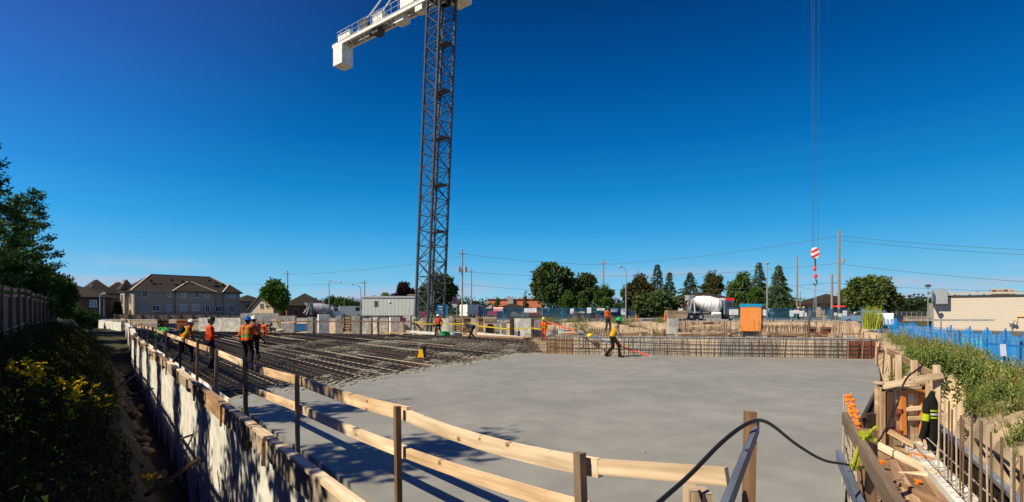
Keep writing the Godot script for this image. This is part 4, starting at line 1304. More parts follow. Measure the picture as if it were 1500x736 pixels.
func spruce(label: String, at: Vector3, height: float, width: float, col: Color, n := 900, gap := 0.0) -> Node3D:
	var t := thing("spruce_tree", label, "tree", at, 0.0, "conifers along the road beyond the site")
	var s := Sh.new()
	s.tube([Vector3(0, -0.3, 0), Vector3(0, height * 0.99, 0)], height * 0.014 + 0.04, 7, 0.02)
	var tf := []
	var cc := []
	var lv := int(height * 1.8)
	for i in n:
		var f := pow(R(0.0, 1.0), 1.25)
		f = clampf((floor(f * lv) + R(-0.15, 0.75)) / lv, 0.0, 0.99)
		var y := lerpf(0.06, 0.985, f) * height
		var a := R(0, TAU)
		var wob := 1.0 + 0.22 * sin(a * 3 + floor(f * lv) * 2.1) + R(-gap, gap * 0.5)
		var rad := width * 0.5 * (1.0 - f) * wob + 0.12
		var q := R(0.25, 1.0)
		var p := Vector3(cos(a) * rad * q, y - rad * q * 0.25, sin(a) * rad * q)
		var z := Vector3(cos(a), R(-0.45, -0.05), sin(a)).normalized()
		var x := Vector3.UP.cross(z).normalized()
		var sc := R(0.7, 1.25) * (0.45 + rad * 0.32)
		tf.append(Transform3D(Basis(x, z.cross(x), z).scaled(Vector3.ONE * sc), p))
		cc.append(col * R(0.6, 1.3))
	for i in 26:
		var f := (i + 0.5) / 26
		var a := i * 2.4
		var rad := width * 0.45 * (1.0 - f)
		s.tube([Vector3(0, height * f, 0), Vector3(cos(a) * rad, height * f - rad * 0.25, sin(a) * rad)], 0.04, 5, 0.012, false)
	part(s, "trunk", M.bark, t)
	swarm(leaf_mesh[2], tf, cc, "crown", M.needle, t)
	return t
func tall_pine(label: String, at: Vector3, height: float, seed_: int, n := 1500) -> Node3D:      # loose upswept crown, spiky tips
	rng.seed = seed_
	var t := thing("pine_tree", label, "tree", at, 0.0, "trees behind the wooden fence on the left")
	var s := Sh.new()
	var r := 0.16
	s.tube([Vector3(0, -0.6, 0), Vector3(R(-0.1, 0.1), height * 0.5, R(-0.1, 0.1)), Vector3(0, height, 0)], r, 8, 0.03)
	var tf := []
	var cc := []
	var nb := 46
	for i in nb:
		var f := lerpf(0.10, 0.97, (i + R(0, 1)) / nb)
		var a := i * 2.4 + R(-0.4, 0.4)
		var l := (1.0 - f * 0.86) * height * 0.30 * R(0.55, 1.15)
		var b := Vector3(cos(a) * l, l * R(0.10, 0.5), sin(a) * l)
		var o := Vector3(0, height * f, 0)
		limb(s, o, o + b, 0.045 * (1.2 - f))
		var k := int(n / nb * (0.4 + l / (height * 0.2)))
		for j in k:
			var g := lerpf(0.25, 1.06, sqrt(R(0, 1)))
			var sp := l * 0.22 * (1.25 - g)
			var p := o + b * g + Vector3(R(-sp, sp), R(-sp, sp) * 0.7 + 0.1 * l * g * (1.0 - g), R(-sp, sp))
			var z := (b.normalized() + Vector3(R(-0.6, 0.6), R(-0.2, 0.8), R(-0.6, 0.6))).normalized()
			var x := Vector3.UP.cross(z).normalized()
			var sc := R(0.55, 1.0)
			tf.append(Transform3D(Basis(x, z.cross(x), z).scaled(Vector3.ONE * sc), p))
			cc.append(Color(0.075, 0.13, 0.04) * R(0.6, 1.6))
	part(s, "trunk", M.bark, t)
	swarm(leaf_mesh[3], tf, cc, "crown", M.leaf, t)
	return t
func tuft(n: int, h: float, w: float, spread: float) -> ArrayMesh:
	var s := Sh.new()
	for i in n:
		var a := R(0, TAU)
		var l := h * R(0.5, 1.1)
		var o := Vector3(cos(a), 0, sin(a)) * R(0, spread * 0.35)
		var tip := o + Vector3(cos(a) * l * R(0.15, 0.6), l, sin(a) * l * R(0.15, 0.6))
		var mid := o.lerp(tip, 0.55) + Vector3(0, l * 0.12, 0)
		var sd := Vector3(-sin(a), 0, cos(a)) * w
		s.col = Color.WHITE * R(0.65, 1.2)
		s.tri(o - sd, o + sd, mid)
		s.tri(mid - sd * 0.8, mid + sd * 0.8, tip)
	return s.mesh()
func weed(n: int, h: float, l: float, w: float) -> ArrayMesh:       # leafy stem
	var s := Sh.new()
	var bend := Vector3(R(-0.15, 0.15), 0, R(-0.15, 0.15)) * h
	s.col = Color(0.9, 1, 0.7)
	s.beam(Vector3.ZERO, Vector3(0, h, 0) + bend, 0.008, 0.008, Vector3.FORWARD, false)
	for i in n:
		var f := (i + 0.6) / n
		var a := i * 2.4
		var o := (Vector3(0, h, 0) + bend) * f
		var d := Vector3(cos(a), R(0.1, 0.7), sin(a)).normalized()
		var sd := d.cross(Vector3.UP).normalized() * w
		var ln := l * R(0.7, 1.2) * (1.15 - 0.5 * f)
		s.col = Color.WHITE * R(0.7, 1.15)
		var m := o + d * ln * 0.5 + Vector3(0, 0.02, 0)
		var e := o + d * ln - Vector3(0, ln * 0.35, 0)
		s.tri(o, m + sd, m - sd)
		s.tri(m - sd, m + sd, e)
	return s.mesh()
func plants():
	rng.seed = 11
	leaf_mesh = [leaf_clump(16, 1.0, 0.75, 0.24, 0.15), leaf_clump(26, 1.0, 0.5, 0.15, 0.1), spray(16, 1.0, 0.10), leaf_clump(20, 0.42, 0.30, 0.075, 0.0)]
	# left: trees behind the fence, some beyond the frame: their shade is in the picture
	var tp := [[9.0, 7.4, 9.0], [12.8, 8.0, 9.4], [17.0, 7.5, 8.2], [22.5, 8.2, 8.4], [29.0, 7.6, 8.6], [36.0, 9.0, 10.5], [43.0, 8.4, 11.0], [49.5, 8.2, 12.4], [60.0, 7.6, 10.5], [72.0, 7.5, 13.4]]
	var lab := ["", "", "", "", "", "", "", "tall loose pine at the left edge, its crown cut by the frame", "lower pine between the tall left edge pine and the farthest one", "farthest tall pine with long upswept limbs behind the wooden fence"]
	for i in tp.size():
		var p := uv2(-tp[i][1], tp[i][0])
		tall_pine(lab[i] if lab[i] else "shade tree of the row behind the wooden fence, %d metres up the fence" % int(tp[i][0] + 20), p + Vector3(0, gh(p.x, -p.z), 0), tp[i][2], 100 + i, [230, 300, 300, 330, 380, 400, 420, 620, 480, 560][i])
	rng.seed = 21
	# lower broadleaf growth along the fence
	for e in [[50, 6.6, 4.0, 4.2, "dark broadleaf bush over the fence at the left edge"], [57, 6.4, 4.4, 4.2, "rounded green bush over the fence right of the first"], [65, 6.4, 4.8, 4.4, "green bush leaning over the far part of the fence"], [74, 6.0, 4.6, 4.4, "bushy dark green tree at the end of the wooden fence"]]:
		var p := uv2(-e[1], e[0])
		broadleaf("broadleaf_bush", e[4], p + Vector3(0, gh(p.x, -p.z), 0), e[2], e[3], Color(0.038, 0.082, 0.022), 1100, 1, 0.08, "bushes along the wooden fence")
	for e in [[92, 466, 58, 1.5, 1.8, "bright yellow green shrub below the fence end"], [108, 468, 62, 1.6, 2.0, "light green shrub in front of the brick house"], [116, 478, 60, 1.7, 2.6, "low green shrub left of the wall's far end"], [131, 476, 66, 2.0, 3.0, "green shrub at the far end of the white wall"]]:
		var g := gp(e[0], e[2], 0)
		broadleaf("shrub", e[5], Vector3(g.x, gh(g.x, -g.z) - 0.1, g.z), e[3] + 0.4, e[4], Color(0.10, 0.15, 0.03) if e[0] < 110 else Color(0.045, 0.095, 0.03), 500, 1, 0.05, "shrubs at the far end of the trench")
	# undergrowth on the left bank
	var wm := weed(15, 0.8, 0.22, 0.022)
	var tf := []; var cc := []
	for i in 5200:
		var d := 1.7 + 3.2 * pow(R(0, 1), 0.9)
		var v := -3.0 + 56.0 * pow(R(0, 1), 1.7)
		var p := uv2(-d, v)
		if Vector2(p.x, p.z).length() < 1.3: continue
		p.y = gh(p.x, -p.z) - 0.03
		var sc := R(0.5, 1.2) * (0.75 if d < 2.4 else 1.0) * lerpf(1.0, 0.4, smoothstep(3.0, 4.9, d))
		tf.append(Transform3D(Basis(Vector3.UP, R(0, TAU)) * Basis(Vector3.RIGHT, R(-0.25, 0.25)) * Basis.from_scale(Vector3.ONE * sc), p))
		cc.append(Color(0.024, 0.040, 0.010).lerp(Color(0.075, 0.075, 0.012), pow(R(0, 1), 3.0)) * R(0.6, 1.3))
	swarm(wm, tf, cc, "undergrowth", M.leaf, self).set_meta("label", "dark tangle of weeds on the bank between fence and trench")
	# goldenrod in flower
	var gold := [[40, 486, 9.5, 1.0, "goldenrod with tall yellow plume before the wooden fence"], [28, 492, 8.8, 0.85, "shorter goldenrod left of the tall plume"], [96, 528, 9.0, 1.0, "large goldenrod spray in the middle of the bank"], [112, 530, 10.0, 0.95, "goldenrod leaning right beside the large spray"], [82, 540, 8.0, 0.8, "dim goldenrod below the large spray"], [140, 548, 10.5, 0.8, "small goldenrod nearest the trench edge"], [60, 612, 5.0, 0.8, "shaded goldenrod at the left of the bank"], [100, 600, 5.6, 0.9, "shaded goldenrod with arching leaves, mid bank"], [160, 632, 6.6, 0.8, "yellowing plant low on the bank beside the trench"], [24, 500, 7.5, 0.8, "goldenrod half hidden at the left edge"], [226, 725, 6.0, 0.5, "small yellow plant at the bottom edge by the trench"]]
	var gi := 0
	for e in gold:
		gi += 1
		var q := hit(e[0], e[1])
		if -q.z > 14 or -q.z < 2: q = on(e[0], e[2])
		var t := thing("goldenrod", e[4], "plant", q, R(0, TAU), "goldenrod plants on the bank")
		var st := Sh.new()
		var lv := Sh.new()
		var pl := Sh.new()
		for k in 5:
			var a := R(0, TAU); var hh: float = e[3] * R(0.75, 1.1)
			var b := Vector3(cos(a) * 0.12, 0, sin(a) * 0.12); var tip := b * R(1.4, 2.6) + Vector3(0, hh, 0)
			st.col = Color(0.06, 0.07, 0.02)
			st.tube([b * 0.4, b.lerp(tip, 0.5), tip], 0.006, 5, 0.003)
			for j in 14:
				var o := (b * 0.4).lerp(tip, 0.15 + 0.05 * j)
				var d := Vector3(R(-1, 1), R(0.1, 0.6), R(-1, 1)).normalized()
				var sd := d.cross(Vector3.UP).normalized() * 0.011
				lv.col = Color(0.06, 0.10, 0.02) * R(0.7, 1.3)
				lv.tri(o, o + d * 0.07 + sd, o + d * 0.07 - sd); lv.tri(o + d * 0.07 - sd, o + d * 0.07 + sd, o + d * 0.14 - Vector3(0, 0.03, 0))
			for j in (7 if gi < 4 else 2):       # arching plume branches, each crowded with florets
				var f := j / 8.0
				var o2 := b.lerp(tip, lerpf(0.74, 1.0, f))
				var dd := Vector3(R(-1, 1), 0.5, R(-1, 1)).normalized() * lerpf(0.15, 0.06, f)
				for m in 16:
					var g := (m + 1) / 16.0
					var c := o2 + dd * g - Vector3(0, 0.05 * g * g, 0) + Vector3(R(-1, 1), R(-1, 1), R(-1, 1)) * 0.012
					pl.col = Color(0.85, 0.58, 0.02) * R(0.7, 1.2)
					var x := Vector3(R(-1, 1), R(-1, 1), R(-1, 1)).normalized() * 0.018
					var y := x.cross(Vector3(R(-1, 1), R(-1, 1), R(-1, 1))).normalized() * 0.012
					pl.tri(c - x, c + x, c + y); pl.tri(c - x, c - y, c + x)
		part(st, "stem", M.leaf, t)
		tag(part(lv, "leaves", M.leaf, t), "", "", "", "stuff")
		tag(part(pl, "flower_plume", M.leaf, t), "", "", "", "stuff")
	# right bank: grass and weeds over the sand
	var tm := tuft(14, 0.34, 0.010, 0.3)
	var wm2 := weed(14, 0.42, 0.13, 0.016)
	var tf2 := []; var cc2 := []; var tf3 := []; var cc3 := []
	for i in 14000:
		var z := 5.5 + 24.0 * pow(R(0, 1), 1.3)
		var w := R(0.9, 9.0) if R(0, 1) < 0.5 else R(1.4, 4.5)
		if z < 13.0 and w < 1.65: continue
		var nz := hill.get_noise_2d(w * 6.0, z * 4.0)
		if hill.get_noise_2d(w * 14.0, z * 11.0) < -0.12: continue
		if w < (2.5 if z < 6.8 else 1.75 if z < 14 else 1.0) + nz * 0.8 and R(0, 1) < 0.9: continue
		var x := xr(z) + w / 0.8
		var sc := R(0.5, 1.0) * (1.2 + 0.8 * nz) * (1.2 if R(0, 1) < 0.12 else 0.68)
		var t := Transform3D(Basis(Vector3.UP, R(0, TAU)).scaled(Vector3.ONE * sc), Vector3(x, gh(x, z) - 0.03, -z))
		if R(0, 1) < 0.62:
			tf3.append(t); cc3.append(Color(0.12, 0.19, 0.05).lerp(Color(0.30, 0.26, 0.11), clampf(pow(R(0, 1), 2.5) + nz * 0.7, 0, 1)) * R(0.6, 1.35))
		else:
			tf2.append(t); cc2.append(Color(0.13, 0.16, 0.045).lerp(Color(0.34, 0.28, 0.12), R(0, 0.8)) * R(0.6, 1.3))
	swarm(tm, tf2, cc2, "grass", M.leaf, self).set_meta("label", "tufted grass on the sand bank at the right")
	swarm(wm2, tf3, cc3, "weeds", M.leaf, self).set_meta("label", "leafy weeds covering the crest of the right bank")
	# bushy growth on the crest
	for e in [[1356, 545, 13.0, 0.7, 1.2, "leafy green bush behind the bulkhead rails"], [1392, 560, 12.5, 0.75, 1.4, "dense green bush on the crest right of the jacket"], [1428, 570, 12.0, 0.6, 1.2, "olive bush on the crest above the bare sand"], [1376, 585, 10.5, 0.36, 0.9, "low bush directly behind the hanging jacket"], [1462, 565, 12.5, 0.36, 1.0, "sparse bush toward the right edge of the bank"], [1497, 575, 12.5, 0.36, 1.0, "bush at the right edge of the frame on the bank"], [1344, 530, 14.5, 0.6, 1.0, "small bush where the cut bank meets the rails"], [1380, 540, 15.0, 0.45, 1.3, "bush on the crest below the blue netting, left"], [1420, 540, 15.0, 0.45, 1.4, "bush on the crest below the blue netting, middle"], [1452, 585, 10.0, 0.36, 1.0, "bush above the dark tube on the sand"], [1360, 520, 17.5, 0.4, 1.3, "far bush of the crest behind the level rail"]]:
		var g := on(e[0], e[2])
		var bt := thing("bank_bush", e[5], "bush", g, 0.0, "bushes on the right bank")
		var st := Sh.new()
		var bf := []; var bc := []
		for i in 90:
			var o: Vector3 = Vector3(rng.randfn(0, 0.33), 0, rng.randfn(0, 0.33)) * e[4]
			var hh: float = e[3] * R(0.3, 0.65) * exp(-o.length_squared() / (e[4] * e[4] * 0.5)) + 0.12
			o.y = gh(g.x + o.x, -g.z - o.z) - g.y - 0.03
			if i < 30: st.tube([o, o + Vector3(R(-0.1, 0.1), hh, R(-0.1, 0.1))], 0.006, 5, 0.002)
			bf.append(Transform3D(Basis(Vector3.UP, R(0, TAU)) * Basis(Vector3.RIGHT, R(-0.35, 0.35)) * Basis.from_scale(Vector3(1.2, hh / 0.42, 1.2)), o))
			bc.append(Color(0.12, 0.19, 0.05).lerp(Color(0.22, 0.21, 0.08), pow(R(0, 1), 3.0)) * R(0.6, 1.3))
		part(st, "stem", M.bark, bt)
		swarm(wm2, bf, bc, "foliage", M.leaf, bt)
	var g2 := gp(1279, 40, 0.55)
	var yg := thing("tall_grass", "yellow green clump of tall grass beside the blue netting", "plant", g2)
	var bl := Sh.new()
	for i in 420:
		var a := R(0, TAU); var r := sqrt(R(0, 1)) * 0.65; var o := Vector3(cos(a) * r, 0, sin(a) * r); var h := R(0.9, 2.0)
		bl.col = Color(0.34, 0.38, 0.06) * R(0.6, 1.2)
		var sd := Vector3(R(-1, 1), 0, R(-1, 1)).normalized() * 0.035
		bl.tri(o - sd, o + sd, o + Vector3(R(-0.25, 0.25), h, R(-0.25, 0.25)))
	part(bl, "blades", M.leaf, yg)
	# weeds on the sand bank in the middle
	var tf4 := []; var cc4 := []
	for i in 900:
		var px := R(765, 1000); var z := R(46, 56)
		if hill.get_noise_2d(px * 0.25, z * 3.0) < (0.02 if px < 900 else 0.2): continue
		var o := on(px, z)
		tf4.append(Transform3D(Basis(Vector3.UP, R(0, TAU)).scaled(Vector3.ONE * R(0.8, 2.2)), o))
		cc4.append(Color(0.13, 0.15, 0.05).lerp(Color(0.28, 0.24, 0.10), R(0, 0.7)))
	swarm(tm, tf4, cc4, "bank_weeds", M.leaf, self).set_meta("label", "dry weeds growing on the sand bank below the blue hoarding")
	# trees beyond
	var dk := Color(0.062, 0.105, 0.038); var md := Color(0.08, 0.145, 0.042); var br := Color(0.085, 0.17, 0.032); var ol := Color(0.075, 0.09, 0.03)
	# [px, top y, base y, width px, z, colour, n, label]
	for e in [[403, 412, 468, 42, 88, br, 1100, "bright green rounded tree beside the gabled house"], [147, 441, 472, 22, 84, br * 0.9, 700, "small bright tree before the grey townhouses"], [166, 438, 474, 16, 88, ol, 500, "slim olive tree left of the large townhouse"], [172, 434, 470, 8, 92, Color(0.16, 0.11, 0.04), 300, "small autumn coloured tree against the townhouse end"], [500, 440, 462, 34, 150, md, 700, "low green tree left of the grey site trailer"], [519, 443, 462, 22, 160, dk, 500, "dark low tree just left of the trailer"], [486, 436, 462, 24, 150, dk, 600, "dark tree behind the far mixer truck"], [591, 415, 450, 34, 118, Color(0.038, 0.018, 0.022), 1000, "dark purple leaved tree behind the trailer"], [566, 430, 450, 24, 116, Color(0.20, 0.22, 0.04), 600, "yellow green bush left of the purple tree"], [641, 405, 466, 56, 100, dk, 1500, "large dark green tree behind the crane mast"], [806, 390, 466, 66, 100, dk, 1900, "largest round tree in the middle of the row"], [856, 403, 466, 44, 104, dk, 1200, "dark round tree right of the largest one"], [832, 427, 466, 24, 82, br * 0.8, 700, "small light green tree before the largest one"], [853, 428, 466, 22, 82, md, 600, "small green tree second from the largest one"], [886, 419, 466, 30, 82, br * 0.75, 900, "bright cone shaped young tree left of the street lamp"], [770, 426, 462, 10, 130, ol, 300, "thin tree beside the orange building"], [728, 434, 460, 10, 120, md, 300, "slim tree before the orange building"], [938, 404, 468, 40, 92, Color(0.075, 0.072, 0.026), 1400, "brownish green tree right of the street lamp"], [918, 420, 466, 22, 96, dk, 700, "dark low tree under the street lamp"], [960, 436, 468, 60, 88, dk, 1300, "dark mass of shrub between the roadside poles"], [1043, 400, 440, 34, 130, ol, 900, "pale topped tree behind the gas station roof"], [1088, 402, 460, 42, 100, md, 1300, "tall green tree left of the spruces"], [1107, 420, 462, 24, 90, br * 0.8, 700, "light green tree between the two tall spruces"], [1272, 412, 468, 60, 92, Color(0.09, 0.135, 0.035), 1900, "large yellow green tree by the plaza"], [1302, 420, 468, 36, 92, Color(0.10, 0.115, 0.035), 1000, "olive tree right of the large plaza tree"], [1240, 422, 462, 24, 125, md, 500, "loose tree behind the plaza roof"], [1090, 446, 462, 20, 96, md, 400, "low shrub beside the red parasol"], [905, 447, 466, 20, 90, dk, 400, "dark shrub below the street lamp"]]:
		var z: float = e[4]
		var b := gp(e[0], z, 0.75)
		var h: float = (e[2] - e[1]) / F * z
		var low: float = EYE + (HZ - e[2]) / F * z
		broadleaf("tree", e[7], Vector3(b.x, minf(low, 0.8), b.z), h + low - minf(low, 0.8), e[3] / F * z, e[5], e[6], 0)
	for e in [[963, 385, 466, 46, 100, dk * 0.85, 900, "tallest dark conifer with forked top behind the brownish tree"], [981, 397, 466, 30, 100, dk * 0.9, 700, "slim dark conifer right of the forked one"], [1011, 394, 462, 56, 116, dk * 0.8, 1000, "wide dark spruce behind the gas station"], [1112, 380, 464, 44, 98, dk * 1.1, 1000, "tall spruce left of the taller roadside lamp"], [1141, 385, 466, 48, 88, dk * 1.15, 1300, "blue green spruce with long skirts beside the plaza"], [462, 428, 456, 10, 170, dk, 250, "first small conifer on the far skyline"], [469, 432, 456, 9, 170, dk, 250, "second small conifer on the far skyline"], [477, 434, 456, 10, 170, dk, 250, "third small conifer on the far skyline"], [172, 440, 470, 12, 84, dk, 400, "dark cypress like shrub at the townhouse corner"]]:
		var z: float = e[4]
		var b := gp(e[0], z, minf(0.75, EYE + (HZ - e[2]) / F * z))
		spruce(e[7], b, (e[2] - e[1]) / F * z, e[3] / F * z, e[5], e[6], 0.25)
	# far belt of woods on the horizon
	var tf5 := []; var cc5 := []
	for i in 4200:
		var px := R(-60, 1700); var z := R(230, 330)
		if px > 1290 and R(0, 1) < 0.7: z = R(140, 170); 
		var hh := R(0.5, 5.0) if z < 200.0 else R(1, 7.5)
		var b := gp(px, z, hh)
		tf5.append(Transform3D(Basis(Vector3.UP, R(0, TAU)).scaled(Vector3.ONE * R(1.2, 2.6)), b))
		cc5.append(Color(0.04, 0.065, 0.028) * R(0.6, 1.3))
	swarm(leaf_mesh[1], tf5, cc5, "far_woods", M.leaf, self).set_meta("label", "far belt of woods along the horizon")

# ------------------------------------------------------------------ buildings beyond the site
func on_wall(px: float, a: Vector3, dir: Vector3) -> float:    # distance along a wall from a in direction dir where column px meets it
	var r := (px - 750.0) / F
	return (r * -a.z - a.x) / (dir.x + r * dir.z)
func window(parent: Node, c: Vector3, w: float, h: float, b: Basis, frame: Material, glass: Material, bars := 1, called := "window"):
	var f := Sh.new()
	var t := 0.07
	for e in [[0, h / 2, w + t, t], [0, -h / 2, w + t * 2, t * 1.3], [-w / 2, 0, t, h], [w / 2, 0, t, h]]:
		f.box(c + b * Vector3(e[0], e[1], 0.03), Vector3(e[2], e[3], 0.12), b)
	for k in bars: f.box(c + b * Vector3(-w / 2 + w * (k + 1) / (bars + 1), 0, 0.02), Vector3(0.05, h, 0.08), b)
	var wi := part(f, called, frame, parent)
	var g := Sh.new()
	g.box(c + b * Vector3(0, 0, 0.012), Vector3(w - 0.02, h - 0.02, 0.02), b)
	part(g, "pane", glass, wi)
func hip(s: Sh, x0: float, x1: float, z0: float, z1: float, y: float, rise: float, over := 0.45, inset := -1.0):   # hip roof over a rectangle
	x0 -= over; x1 += over; z0 -= over; z1 += over
	var dz := (z1 - z0) * 0.5; var dx := (x1 - x0) * 0.5
	var i := minf(dz, dx) if inset < 0 else inset
	var A := Vector3(x0, y, z1); var B := Vector3(x1, y, z1); var C := Vector3(x1, y, z0); var D := Vector3(x0, y, z0)
	var P := Vector3(x0 + i, y + rise, z0 + dz); var Q := Vector3(x1 - i, y + rise, z0 + dz)
	if dx < dz:
		P = Vector3(x0 + dx, y + rise, z1 - i); Q = Vector3(x0 + dx, y + rise, z0 + i)
		s.tri(A, B, P); s.quad(B, C, Q, P); s.tri(C, D, Q); s.quad(D, A, P, Q)
	else:
		s.quad(A, B, Q, P); s.tri(B, C, Q); s.quad(C, D, P, Q); s.tri(D, A, P)
	s.quad(D, C, B, A)
	s.quad(A - Vector3(0, 0.16, 0), B - Vector3(0, 0.16, 0), B, A); s.quad(B - Vector3(0, 0.16, 0), C - Vector3(0, 0.16, 0), C, B); s.quad(D - Vector3(0, 0.16, 0), A - Vector3(0, 0.16, 0), A, D); s.quad(C - Vector3(0, 0.16, 0), D - Vector3(0, 0.16, 0), D, C)
func townhouses():
	var turn := deg_to_rad(47)
	var h := thing("townhouse_row", "large grey stucco townhouse row with dark hipped roof and pale hip caps", "building", gp(195, 88, -0.4), turn)
	var dir := Vector3(cos(turn), 0, -sin(turn))
	var L := on_wall(350, h.position, dir)
	var e := 6.05; var D := 10.5
	var w := Sh.new()
	w.box(Vector3(L / 2, e / 2, -D / 2), Vector3(L, e, D))
	var b1 := on_wall(256, h.position, dir); var b2 := on_wall(312, h.position, dir); var b3 := on_wall(327, h.position, dir)
	w.box(Vector3((b1 + b2) / 2, e / 2 - 0.01, 0.25), Vector3(b2 - b1, e - 0.02, 0.5))
	w.box(Vector3((b3 + L) / 2, e / 2 - 0.01, 0.2), Vector3(L - b3 - 0.01, e - 0.02, 0.4))
	part(w, "wall", M.stucco, h)
	var pale := Sh.new()      # sunlit end has a projecting gabled bay
	pale.box(Vector3(-0.3, 3.2, -5.5), Vector3(0.6, 6.4, 3.4))
	pale.prism(PackedVector2Array([Vector2(0, 0), Vector2(3.8, 0), Vector2(1.9, 1.7)]), 0.6, Transform3D(Basis(Vector3(0, 0, -1), Vector3.UP, Vector3(1, 0, 0)), Vector3(-0.6, 6.4, -3.6)))
	part(pale, "bay", M.stucco, h)
	for k in 3:
		window(h, Vector3(-0.62 if k == 1 else -0.02, 4.6, -2.2 - k * 3.3), 0.9, 1.6, Basis(Vector3.UP, -PI / 2), M.trim, M.glass_dark, 1)
		window(h, Vector3(-0.62 if k == 1 else -0.02, 1.9, -2.2 - k * 3.3), 0.9, 1.6, Basis(Vector3.UP, -PI / 2), M.trim, M.glass_dark, 1)
	var rf := Sh.new()
	hip(rf, 0, L, -D, 0, e, 3.2, 0.45, 4.0)
	hip(rf, b1 - 0.2, b2, -5.5, 0.5, e + 0.02, 1.9, 0.4)
	hip(rf, b3, L + 0.1, -5.5, 0.4, e + 0.04, 1.6, 0.35)
	hip(rf, -0.9, 0.6, -7.4, -3.6, e + 0.35, 1.7, 0.3)
	var roof := part(rf, "roof", M.shingle, h)
	var cp := Sh.new()
	for q in [[Vector3(-0.45, e, 0.45), Vector3(3.55, e + 3.2, -D / 2)], [Vector3(L + 0.45, e, 0.45), Vector3(L - 3.55, e + 3.2, -D / 2)], [Vector3(3.55, e + 3.2, -D / 2), Vector3(L - 3.55, e + 3.2, -D / 2)], [Vector3(b1 - 0.6, e, 0.9), Vector3(b1 + 2.6, e + 1.92, -2.4)], [Vector3(b2 + 0.4, e, 0.9), Vector3(b2 - 3.0, e + 1.92, -2.4)], [Vector3(b3 - 0.35, e + 0.04, 0.75), Vector3((b3 + L) / 2, e + 1.64, -1.4)]]:
		cp.beam(q[0] + Vector3(0, 0.05, 0), q[1] + Vector3(0, 0.05, 0), 0.24, 0.08)
	part(cp, "hip_caps", M.trim, roof)
	for k in 9:
		var vb := Sh.new()
		vb.box(Vector3(3.0 + k * 1.5 + R(-0.4, 0.4), e + 1.55 + R(-0.5, 0.8), -2.0), Vector3(0.4, 0.35, 0.5))
		part(vb, "roof_vent", M.shingle, roof)
	var gut := Sh.new()
	gut.beam(Vector3(-0.5, e - 0.05, 0.52), Vector3(b1 - 0.6, e - 0.05, 0.52), 0.12, 0.14)
	gut.beam(Vector3(b2 + 0.5, e - 0.05, 0.52), Vector3(b3 - 0.4, e - 0.05, 0.52), 0.12, 0.14)
	for x in [0.15, b1 - 0.15, b2 + 0.2, b3 - 0.15, L - 0.12]: gut.beam(Vector3(x, 0.2, 0.1), Vector3(x, e, 0.1), 0.09, 0.09)
	part(gut, "gutter", M.trim, h)
	for q in [[212, 9, 431, 9, 1], [247.5, 6, 431, 8, 1], [267, 8, 432, 9, 2], [286, 8, 432, 9, 2], [301, 6, 432, 9, 1], [339, 9, 432, 8, 2], [209, 13, 453, 10, 1], [228, 13, 452, 8, 1], [247, 8, 451, 9, 2], [267, 11, 451, 9, 3], [285.5, 12, 451, 9, 3], [302, 7, 453, 9, 1], [320, 11, 453, 8, 1], [338, 11, 453, 9, 2]]:
		var x := on_wall(q[0], h.position, dir); var x2 := on_wall(q[0] + q[1], h.position, dir)
		var z := 88 + x * sin(turn)
		var y: float = EYE + (HZ - q[2]) / F * z + 0.4
		var front := 0.52 if q[0] > 256 and q[0] < 312 else 0.42 if q[0] > 327 else 0.02
		window(h, Vector3(x, y, front), (x2 - x) * 0.85, q[3] / F * z, Basis.IDENTITY, M.white_steel if q[0] != 209 else M.stucco_pale, M.glass_sky if int(q[0]) % 2 else M.glass_dark, q[4])
	for q in [[222, 238, 459], [258, 292, 462], [296, 316, 464]]:     # raised rear decks
		var x0 := on_wall(q[0], h.position, dir); var x1 := on_wall(q[1], h.position, dir)
		var dk := Sh.new()
		dk.box(Vector3((x0 + x1) / 2, 1.15, 1.6), Vector3(x1 - x0, 0.2, 2.2))
		for k in 9: dk.box(Vector3(lerpf(x0, x1, k / 8.0), 1.7, 2.65), Vector3(0.06, 0.9, 0.06))
		dk.box(Vector3((x0 + x1) / 2, 2.15, 2.65), Vector3(x1 - x0 + 0.1, 0.08, 0.1))
		for k in 2: dk.box(Vector3(lerpf(x0 + 0.1, x1 - 0.1, k), 0.5, 2.5), Vector3(0.14, 1.2, 0.14))
		part(dk, "deck", M.lumber_dark if q[0] != 258 else M.red_form, h)
	# second row behind, to the left
	var t2 := thing("townhouse_row", "smaller grey townhouse row behind, left of the large one", "building", gp(121, 104, -0.6), turn)
	var L2 := on_wall(205, t2.position, dir)
	var w2 := Sh.new()
	w2.box(Vector3(L2 / 2, 3.2, -4.5), Vector3(L2, 6.4, 9))
	var x4 := on_wall(158, t2.position, dir)
	w2.box(Vector3(x4 / 2 + 0.3, 3.19, 0.3), Vector3(x4 - 1.5, 6.38, 0.6))
	w2.prism(PackedVector2Array([Vector2(0.4, 6.3), Vector2(x4 * 0.62, 6.3), Vector2(x4 * 0.32, 8.1)]), 0.4, Transform3D(Basis.IDENTITY, Vector3(0, 0, 0.25)))
	part(w2, "wall", M.stucco, t2)
	var r2 := Sh.new()
	hip(r2, 0, x4 + 1, -9, 0.5, 6.4, 3.0, 0.45, 3.4)
	hip(r2, x4 - 1, L2, -9, 0, 6.42, 2.6, 0.45, 3.0)
	var roof2 := part(r2, "roof", M.shingle, t2)
	var c2 := Sh.new()
	c2.beam(Vector3(-0.45, 6.45, 0.9), Vector3(2.95, 9.4, -4.2), 0.24, 0.08)
	c2.beam(Vector3(x4 - 1.4, 6.47, 0.5), Vector3(x4 + 2, 9.05, -4.4), 0.24, 0.08)
	part(c2, "hip_caps", M.trim, roof2)
